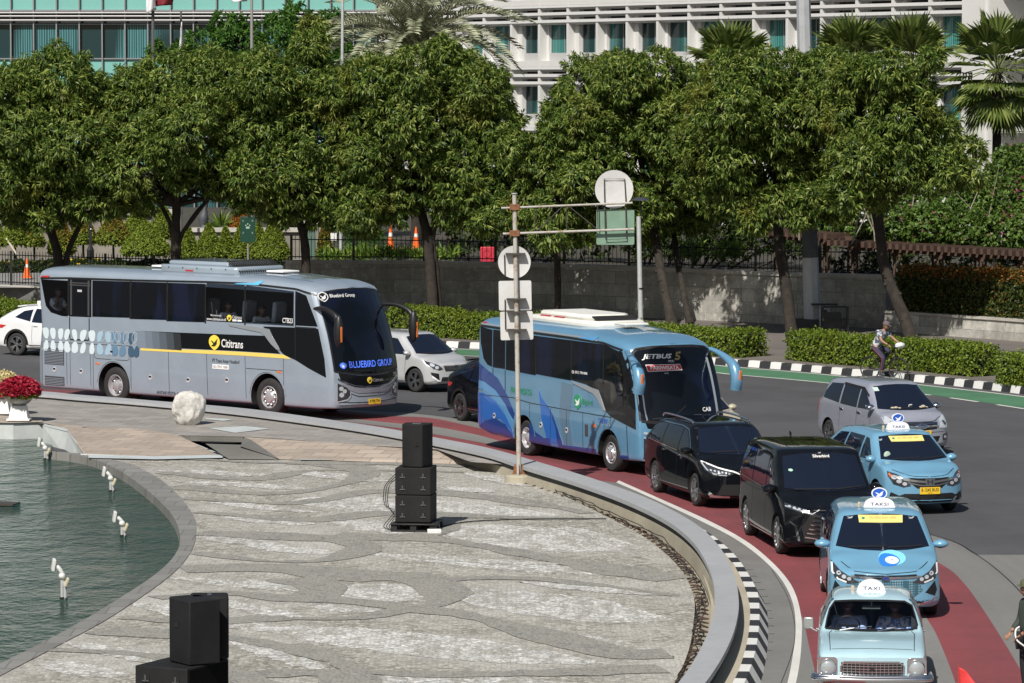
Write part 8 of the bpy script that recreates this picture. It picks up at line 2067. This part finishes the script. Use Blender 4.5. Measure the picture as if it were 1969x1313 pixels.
def head_mesh(m,c,fwd,s=1.0,tilt=0.0):
 """head with brow, nose, cheeks, chin, ears; c = centre, fwd = facing direction (unit)"""
 f=Vector(fwd).normalized();up=Vector((0,0,1));side=f.cross(up).normalized();up=side.cross(f).normalized()
 Mx=Matrix(((side.x,f.x,up.x),(side.y,f.y,up.y),(side.z,f.z,up.z)))
 def sh(q):
  x,y,z=q.x,q.y,q.z
  w=.76*(1-.16*max(0,-z));d=.95
  if y>0:
   nz=math.exp(-((x/.16)**2+((z+.10)/.20)**2));y2=y+.18*nz
   y2-=.06*math.exp(-((abs(x)-.34)/.16)**2-((z-.10)/.12)**2)
   y2+=.05*math.exp(-((x/.22)**2)-((z+.42)/.10)**2)
   y2+=.06*math.exp(-((x/.3)**2)-((z+.80)/.2)**2)
   y=y2
  else:y*=.95
  return Vector((x*w,y*d,z*1.08))
 V=[];F=[];nu,nv=20,16;o=len(m.v)
 for i in range(nv+1):
  th=math.pi*i/nv
  for j in range(nu):
   ph=2*math.pi*j/nu;q=sh(Vector((math.sin(th)*math.cos(ph),math.sin(th)*math.sin(ph),math.cos(th))))*.112*s
   V.append(Vector(c)+Mx@q)
 for i in range(nv):
  for j in range(nu):
   a=i*nu+j;b=i*nu+(j+1)%nu;F.append((a,a+nu,b+nu,b))
 m.add(V,F)
 for sd in(-1,1):m.sphere(Vector(c)+Mx@Vector((sd*.088*s,-.008,-.01)),(.014*s,.022*s,.032*s),8,6)
 return Mx
def face_bits(t,c,Mx,s=1.0,smile=False):
 m=MB()
 for sd in(-1,1):m.sphere(Vector(c)+Mx@Vector((sd*.036*s,.093*s,.012*s)),(.012*s,)*3,8,6)
 m.build('eyes',plain('eye_white',(.5,.5,.5),.3),t)
 m=MB()
 for sd in(-1,1):m.box(Vector(c)+Mx@Vector((sd*.036*s,.104*s,.036*s)),(.03*s,.01*s,.008*s),Mx);m.sphere(Vector(c)+Mx@Vector((sd*.036*s,.103*s,.012*s)),(.006*s,)*3,6,4)
 m.build('eyebrows',HAIR,t)
 m=MB();m.box(Vector(c)+Mx@Vector((0,.106*s,-.052*s)),((.050 if smile else .036)*s,.012*s,(.016 if smile else .007)*s),Mx);m.build('mouth',plain('teeth_white',(.7,.68,.64),.3)if smile else plain('lip',(.16,.05,.04)),t)
def hair(t,c,Mx,s=1.0,k=1.0,mat=None):
 V=[];m=MB();nu,nv=20,10
 for i in range(nv+1):
  th=math.pi*.56*i/nv
  for j in range(nu):
   ph=2*math.pi*j/nu;lim=1.0 if math.sin(ph)<.2 else .72
   q=Vector((math.sin(th*lim)*math.cos(ph)*.82,math.sin(th*lim)*math.sin(ph)*1.0,math.cos(th*lim)*1.14))*.118*s*k
   V.append(Vector(c)+Mx@q)
 F=[(i*nu+j,(i+1)*nu+j,(i+1)*nu+(j+1)%nu,i*nu+(j+1)%nu)for i in range(nv)for j in range(nu)]
 m.add(V,F);o=m.build('hair',mat or HAIR,t,smooth=60);md=o.modifiers.new('s','SOLIDIFY');md.thickness=.008;return o
def hand(m,w,d,up,curl=.8,s=1.0,side=1):
 """palm plus five fingers curling round a grip; w wrist, d direction of the hand, up = back of the hand"""
 d=Vector(d).normalized();up=Vector(up).normalized();sx=d.cross(up).normalized();up=sx.cross(d).normalized()
 V,F=chain([w,w+d*.045*s,w+d*.085*s],[(.026*s,.02*s),(.036*s,.016*s),(.036*s,.014*s)]);m.add(V,F)
 for i,(o,l)in enumerate(((-.030,.062),(-.010,.074),(.010,.070),(.029,.054))):
  b=w+d*.085*s+sx*o*s*side;P=[b-d*.02*s,b];a=0;q=b
  for k,fr in enumerate((.45,.32,.23)):
   a+=curl*(.9 if k else .5);q=q+(d*math.cos(a)-up*math.sin(a))*l*fr*s;P.append(q)
  V,F=chain(P,[.009*s]*2+[.0085*s,.008*s,.007*s]);m.add(V,F)
 b=w+d*.03*s-sx*.03*s*side;P=[b,b+(d*.5-sx*side*.8).normalized()*.03*s,b+(d*.85-sx*side*.5-up*.3).normalized()*.062*s]
 V,F=chain(P,[.012*s,.010*s,.008*s]);m.add(V,F)
def cloth(t,name,nodes,edges,mat,sub=2):
 V,F=skin(nodes,edges,sub);m=MB();m.add(V,F);return m.build(name,mat,t,smooth=60)
V3=Vector
bk=thing('bicycle','black bicycle with thin tyres and white handlebar bag, ridden along the green lane','bicycle')
BKX,BKY,BKH=11.22-1.02*math.cos(R(-41)),113.72-1.02*math.sin(R(-41)),-41
def bwheel(x):
 m=MB();M_=Matrix.Translation((x,0,.34))@Matrix.Rotation(R(90),4,'X')
 m.lathe([(.34+.014*math.cos(a),.014*math.sin(a))for a in[k*math.pi/4 for k in range(8)]],40,M_,closed=True);w=m.build('wheel',RUBBER,bk,smooth=60)
 m=MB();m.lathe([(.318,-.012),(.326,0),(.318,.012),(.308,0)],36,M_,closed=True)
 for k in range(18):a=k*math.pi/9;m.tube([(x+math.cos(a)*.02,(-1)**k*.03,.34+math.sin(a)*.02),(x+math.cos(a)*.312,0,.34+math.sin(a)*.312)],.0018,4)
 m.tube([(x,-.045,.34),(x,.045,.34)],.02,8);m.build('rim',plain('rim_black',(.03,.03,.03),.4),w)
bwheel(0);bwheel(1.02)
BB=V3((.44,0,.28));ST=V3((.30,0,.80));HD=V3((.88,0,.84));HB=V3((.90,0,.74))
m=MB()
for a,b,r_ in((BB,ST,.017),(BB,HB,.02),(ST*.92+BB*.08,HD,.017),(V3((0,.04,.34)),BB,.01),(V3((0,-.04,.34)),BB,.01),(V3((0,.04,.34)),ST*.85+BB*.15,.008),(V3((0,-.04,.34)),ST*.85+BB*.15,.008),(HD,HB,.02)):m.tube([a,b],r_,8)
m.build('frame',plain('bike_black',(.012,.012,.014),.3),bk,smooth=50)
m=MB()
for y in(-.05,.05):m.tube(spline([HB+V3((0,y*.6,0)),V3((.95,y,.55)),V3((1.02,y,.34))],4),.011,6)
m.build('fork',plain('bike_black',(.012,)*3),bk)
m=MB();m.tube([HD,HD+V3((-.02,0,.16)),HD+V3((.05,0,.19))],.016,8);m.tube(spline([HD+V3((-.02,-.29,.19)),HD+V3((.05,-.15,.20)),HD+V3((.05,.15,.20)),HD+V3((-.02,.29,.19))],4),.012,8);m.build('handlebar',plain('bike_black',(.012,)*3),bk)
m=MB();m.sphere((.26,0,.90),(.13,.07,.03),12,8);m.tube([ST,(.28,0,.89)],.013,8);m.build('saddle',BLACK,bk,smooth=60)
m=MB();m.lathe([(.09,-.004),(.095,0),(.09,.004)],20,Matrix.Translation(BB+V3((0,-.06,0)))@Matrix.Rotation(R(90),4,'X'));m.tube([BB+V3((0,-.09,0)),BB+V3((.10,-.09,-.13))],.01,6);m.tube([BB+V3((0,.09,0)),BB+V3((-.10,.09,.13))],.01,6);m.box(BB+V3((.10,-.13,-.14)),(.09,.08,.015));m.box(BB+V3((-.10,.13,.14)),(.09,.08,.015));m.build('crankset',ALLOY,bk)
place(bk,BKX,BKY,BKH)
o=MB();o.sphere((0,0,0),(.12,.20,.09),14,10,f=lambda q:q*(1+.10*math.sin(q.y*9)*math.cos(q.z*7)));hb=o.build('handlebar_bag',plain('bag_white',(.66,.66,.68),.6,var=.12,vs_=14),bk,smooth=60);hb.location=(1.02,.06,1.04)
cy=thing('person','cyclist in grey cap, white patterned T-shirt and dark trousers, riding the black bicycle','person')
hip=V3((.22,0,.96));ch=V3((.42,0,1.34));nk=V3((.50,0,1.46));hc=V3((.565,.0,1.60))
shR=V3((.45,-.19,1.40));shL=V3((.45,.19,1.40));elR=V3((.60,-.27,1.17));elL=V3((.66,.27,1.20));wrR=V3((.82,-.27,1.07));wrL=V3((.84,.27,1.09))
hpR=V3((.22,-.11,.95));hpL=V3((.22,.11,.95));knR=V3((.58,-.13,.66));knL=V3((.60,.13,.86));anR=V3((.50,-.13,.24));anL=V3((.32,.13,.50))
bn={'hip':(hip,(.13,.10)),'waist':(V3((.30,0,1.12)),(.13,.10)),'ch':(ch,(.15,.11)),'nk':(nk,.055),'nk2':(V3((.54,0,1.53)),.05),'shR':(shR,.06),'elR':(elR,.042),'wrR':(wrR,.028),'shL':(shL,.06),'elL':(elL,.042),'wrL':(wrL,.028),'hpR':(hpR,.095),'knR':(knR,.06),'anR':(anR,.04),'hpL':(hpL,.095),'knL':(knL,.06),'anL':(anL,.04)}
be=[('hip','waist'),('waist','ch'),('ch','nk'),('nk','nk2'),('ch','shR'),('shR','elR'),('elR','wrR'),('ch','shL'),('shL','elL'),('elL','wrL'),('hip','hpR'),('hpR','knR'),('knR','anR'),('hip','hpL'),('hpL','knL'),('knL','anL')]
V,F=skin(bn,be);m=MB();m.add(V,F);Mx=head_mesh(m,hc,(.93,.05,-.28))
hand(m,wrR,(.85,.1,-.35),(0,0,1),.9,side=1);hand(m,wrL,(.85,-.1,-.35),(0,0,1),.9,side=-1)
m.build('body',SKIN,cy,smooth=60);face_bits(cy,hc,Mx);hair(cy,hc,Mx)
q=N('patterned_tshirt');c=q.ramp(q.noise(7,3,.5),[(.42,(.62,.63,.66)),(.50,(.60,.60,.62)),(.53,(.07,.08,.13)),(.62,(.10,.12,.18)),(.66,(.6,.6,.62))]);q.base(c);q.set(Roughness=.8);TSH=q.m
cloth(cy,'shirt',{'z':(hip+V3((-.02,0,-.06)),(.16,.15)),'a':(hip+V3((0,0,.05)),(.17,.15)),'b':(V3((.30,0,1.12)),(.165,.145)),'c':(ch,(.205,.165)),'n':(nk+V3((-.01,0,-.02)),.085),'r':(shR,.09),'r2':(shR.lerp(elR,.62),.072),'l':(shL,.09),'l2':(shL.lerp(elL,.62),.072)},[('z','a'),('a','b'),('b','c'),('c','n'),('c','r'),('r','r2'),('c','l'),('l','l2')],TSH)
cloth(cy,'trousers',{'h':(hip+V3((.02,0,-.01)),(.12,.10)),'r':(hpR,.112),'rk':(knR,.078),'ra':(knR.lerp(anR,.9),.055),'l':(hpL,.112),'lk':(knL,.078),'la':(knL.lerp(anL,.9),.055)},[('h','r'),('r','rk'),('rk','ra'),('h','l'),('l','lk'),('lk','la')],plain('navy_trousers',(.03,.03,.06),.8))
m=MB();m.tube([hpR+V3((.02,-.11,0)),knR+V3((0,-.075,0)),knR.lerp(anR,.85)+V3((0,-.05,0))],.012,5);m.build('red_piping',plain('piping_red',(.22,.02,.06),.7),cy)
for a_,s_ in((anR,-1),(anL,1)):
 m=MB();V,F=chain([a_+V3((-.03,0,-.01)),a_+V3((.03,0,-.05)),a_+V3((.13,0,-.07))],[.045,.045,.035]);m.add(V,F);m.build('shoe',plain('shoe_dark',(.05,.05,.06),.5),cy,smooth=60)
m=MB();Mc=Matrix.Translation(hc)@Mx.to_4x4();m.lathe([(.103,.03),(.106,.07),(.085,.115),(.04,.14),(0,.145)],18,Mc@Matrix.Scale(1.08,4,V3((0,1,0))));V,F=chain([hc+Mx@V3((0,.09,.045)),hc+Mx@V3((0,.17,.028))],[(.08,.008),(.055,.006)]);m.add(V,F);m.build('cap',plain('cap_grey',(.12,.09,.10),.8),cy,smooth=60)
m=MB();m.box(hc+Mx@V3((0,.098,.014)),(.15,.02,.032),Mx);m.build('sunglasses',BLACK,cy)
place(cy,BKX,BKY,BKH)
def seated(root_label,X,Y,h,z,shirt,skinm,smile,arms='wheel',s=1.0,lean=0.0,pat=None,hd=(1,0,-.05)):
 t=thing('person',root_label,'person')
 hip=V3((0,0,0));ch=V3((-.04+lean,0,.40));nk=V3((-.02+lean,0,.53));hc=V3((.03+lean,0,.68))
 shR=V3((-.03+lean,-.185,.44));shL=V3((-.03+lean,.185,.44))
 if arms=='wheel':elR=V3((.16,-.25,.22));elL=V3((.16,.24,.22));wrR=V3((.36,-.14,.30));wrL=V3((.36,.14,.30))
 elif arms=='face':elR=V3((.20,-.22,.26));elL=V3((.18,.2,.16));wrR=V3((.16,-.08,.56));wrL=V3((.34,.02,.14))
 else:elR=V3((.10,-.25,.20));elL=V3((.10,.25,.20));wrR=V3((.30,-.12,.10));wrL=V3((.30,.12,.10))
 kR=V3((.44,-.12,.04));kL=V3((.44,.12,.04));aR=V3((.50,-.12,-.34));aL=V3((.50,.12,-.34))
 bn={'h':(hip,(.15,.12)),'w':(V3((-.03,0,.2)),(.13,.11)),'c':(ch,(.16,.11)),'n':(nk,.058),'n2':(nk+V3((.02,0,.06)),.052),'sR':(shR,.062),'eR':(elR,.044),'wR':(wrR,.029),'sL':(shL,.062),'eL':(elL,.044),'wL':(wrL,.029),'kR':(kR,.07),'aR':(aR,.045),'kL':(kL,.07),'aL':(aL,.045),'hR':(V3((.06,-.10,0)),.10),'hL':(V3((.06,.10,0)),.10)}
 V,F=skin(bn,[('h','w'),('w','c'),('c','n'),('n','n2'),('c','sR'),('sR','eR'),('eR','wR'),('c','sL'),('sL','eL'),('eL','wL'),('h','hR'),('hR','kR'),('kR','aR'),('h','hL'),('hL','kL'),('kL','aL')])
 m=MB();m.add(V,F);Mx=head_mesh(m,hc,hd,s)
 hand(m,wrR,(wrR-elR),(0,0,1),.7,side=1);hand(m,wrL,(wrL-elL),(0,0,1),.7,side=-1)
 m.build('body',skinm,t,smooth=60);face_bits(t,hc,Mx,s,smile);hair(t,hc,Mx,s)
 cloth(t,'shirt',{'h':(hip+V3((0,0,.03)),(.17,.14)),'w':(V3((-.03,0,.2)),(.155,.13)),'c':(ch,(.18,.125)),'n':(nk+V3((-.01,0,-.03)),.078),'sR':(shR,.082),'eR':(shR.lerp(elR,.75),.070),'sL':(shL,.082),'eL':(shL.lerp(elL,.75),.070)},[('h','w'),('w','c'),('c','n'),('c','sR'),('sR','eR'),('c','sL'),('sL','eL')],shirt)
 cloth(t,'trousers',{'h':(hip+V3((0,0,-.01)),(.165,.135)),'hR':(V3((.08,-.10,0)),.112),'kR':(kR,.085),'aR':(aR,.065),'hL':(V3((.08,.10,0)),.112),'kL':(kL,.085),'aL':(aL,.065)},[('h','hR'),('hR','kR'),('kR','aR'),('h','hL'),('hL','kL'),('kL','aL')],plain('dark_trousers',(.02,.02,.03),.8))
 t.location=(X,Y,z);t.rotation_euler=(0,0,R(h));return t
SH1=plain('shirt_light_blue',(.45,.58,.82),.8);q=N('batik_shirt');q.base(q.ramp(q.noise(16,2,.5),[(.47,(.18,.32,.65)),(.53,(.78,.82,.88))]));q.set(Roughness=.8);SH2=q.m;SH3=plain('shirt_white',(.80,.80,.84),.8)
def inveh(X,Y,h,x,y):
 a=R(h);return X+x*math.cos(a)-y*math.sin(a),Y+x*math.sin(a)+y*math.cos(a)
x,y=inveh(5.05,54.74,-94.7,-1.34,-.34);seated('smiling driver in light blue shirt at the wheel of the vintage taxi',x,y,-94.7,.50,SH1,SKIN,True,'wheel')
x,y=inveh(5.05,54.74,-94.7,-1.34,.34);seated('laughing passenger in patterned blue and white shirt beside the vintage taxi driver',x,y,-94.7,.50,SH2,SKIN,True,'lap')
x,y=inveh(-5.50,102.55,-42.4,-8.62,-.90);seated('passenger in white shirt with hand to face, in the rear window of the grey coach',x,y,-42.4-3,2.30-.05,SH3,SKIND,False,'face',hd=(.8,.0,-.1))
x,y=inveh(-5.50,102.55,-42.4,-1.88,-.85);seated('passenger in white shirt seated between pale headrests in the grey coach',x,y,-60,2.12,SH3,SKIND,False,'lap')
x,y=inveh(-5.50,102.55,-42.4,-.62,-.85);seated('passenger in pale shirt in the front side window of the grey coach',x,y,-60,2.06,SH3,SKIND,False,'lap')
def standing(label,X,Y,h,top,trous,helmet,skinm=SKIN,jac=None):
 t=thing('person',label,'person')
 hip=V3((0,0,.92));ch=V3((0,0,1.28));nk=V3((.01,0,1.42));hc=V3((.03,0,1.58))
 shR=V3((0,-.19,1.36));shL=V3((0,.19,1.36));elR=V3((.02,-.27,1.10));elL=V3((.02,.27,1.10));wrR=V3((.20,-.20,.95));wrL=V3((.20,.16,.95))
 kR=V3((.02,-.11,.50));kL=V3((.02,.11,.50));aR=V3((-.02,-.12,.09));aL=V3((-.02,.12,.09))
 bn={'h':(hip,(.15,.11)),'w':(V3((0,0,1.08)),(.13,.10)),'c':(ch,(.16,.11)),'n':(nk,.058),'n2':(nk+V3((.01,0,.07)),.052),'sR':(shR,.062),'eR':(elR,.044),'wR':(wrR,.029),'sL':(shL,.062),'eL':(elL,.044),'wL':(wrL,.029),'hR':(V3((0,-.10,.88)),.10),'kR':(kR,.065),'aR':(aR,.045),'hL':(V3((0,.10,.88)),.10),'kL':(kL,.065),'aL':(aL,.045)}
 E_=[('h','w'),('w','c'),('c','n'),('n','n2'),('c','sR'),('sR','eR'),('eR','wR'),('c','sL'),('sL','eL'),('eL','wL'),('h','hR'),('hR','kR'),('kR','aR'),('h','hL'),('hL','kL'),('kL','aL')]
 V,F=skin(bn,E_);m=MB();m.add(V,F);Mx=head_mesh(m,hc,(1,0,-.1));hand(m,wrR,wrR-elR,(0,0,1),.5,side=1);hand(m,wrL,wrL-elL,(0,0,1),.5,side=-1)
 m.build('body',skinm,t,smooth=60);face_bits(t,hc,Mx);hair(t,hc,Mx)
 cloth(t,'jacket',{'h':(hip+V3((0,0,.02)),(.175,.14)),'w':(V3((0,0,1.08)),(.165,.135)),'c':(ch,(.185,.135)),'n':(nk+V3((0,0,-.02)),.078),'sR':(shR,.085),'eR':(elR,.068),'wR':(elR.lerp(wrR,.85),.048),'sL':(shL,.085),'eL':(elL,.068),'wL':(elL.lerp(wrL,.85),.048)},[('h','w'),('w','c'),('c','n'),('c','sR'),('sR','eR'),('eR','wR'),('c','sL'),('sL','eL'),('eL','wL')],top)
 cloth(t,'trousers',{'h':(hip+V3((0,0,-.03)),(.17,.13)),'hR':(V3((0,-.10,.85)),.115),'kR':(kR,.085),'aR':(aR,.06),'hL':(V3((0,.10,.85)),.115),'kL':(kL,.085),'aL':(aL,.06)},[('h','hR'),('hR','kR'),('kR','aR'),('h','hL'),('hL','kL'),('kL','aL')],trous)
 for a_ in(aR,aL):m=MB();V,F=chain([a_+V3((-.03,0,-.03)),a_+V3((.04,0,-.045)),a_+V3((.15,0,-.05))],[.045,.045,.035]);m.add(V,F);m.build('boot',BLACK,t,smooth=60)
 Mc=Matrix.Translation(hc)@Mx.to_4x4()
 m=MB()
 if helmet:m.lathe([(.125,.0),(.13,.06),(.10,.13),(.05,.16),(0,.165)],18,Mc)
 else:m.lathe([(.16,.052),(.108,.045),(.11,.07),(.095,.125),(.0,.135)],18,Mc);
 m.build('helmet' if helmet else 'field_cap',BLACK if helmet else plain('olive_cap',(.10,.11,.06),.8),t,smooth=50)
 place(t,X,Y,h);return t
p=at(1972,1200,54.7);standing('person in olive field cap and dark green jacket, cut by the right frame edge',p.x+.06,54.7,-165,plain('jacket_green',(.035,.045,.038),.8),plain('black_trousers',(.015,.015,.018),.8),False)
p=at(1972,1200,56.2);standing('person in black helmet mostly outside the right frame edge, behind the olive cap',p.x+.42,56.6,-100,plain('shirt_navy',(.02,.03,.07),.8),plain('black_trousers',(.015,)*3),True)
m=MB();m.tube(spline([at(1960,1205,54.6),at(1953,1212,54.55),at(1955,1230,54.5),at(1975,1246,54.5)],5),.012,6);tag(m.build('rope',WHITE),'thin white cord in the hands of the person at the right edge','cord')
Yf=52.2;st=at(1846,1420,Yf);t=thing('hand_flag','red triangular hand flag on a thin stick, at the bottom right','flag',(st.x,Yf,0))
tp=at(1843,1278,Yf);m=MB();m.tube([(0,0,0),(tp.x-st.x,0,tp.z)],.009,6);m.build('stick',plain('stick_red',(.4,.05,.05)),t)
m=MB();n=10
A=at(1844,1283,Yf);Bq=at(1847,1340,Yf);Cq=at(1890,1322,Yf-.1)
for i in range(n+1):
 for j in range(n+1):
  s_=i/n;p=(A.lerp(Bq,j/n)).lerp(Cq+V3((0,0,-.05*j/n)),s_);p.y+=.07*math.sin(s_*5+j*.35)*s_;p.z+=.03*math.sin(s_*6);m.v.append(tuple(p-V3((st.x,Yf,0))))
for i in range(n):
 for j in range(n):a=i*(n+1)+j;m.f.append((a,a+1,a+n+2,a+n+1));m.m.append(0)
o=m.build('cloth',plain('flag_bright_red',(.55,.03,.03),.7),t,smooth=60);md=o.modifiers.new('s','SOLIDIFY');md.thickness=.004
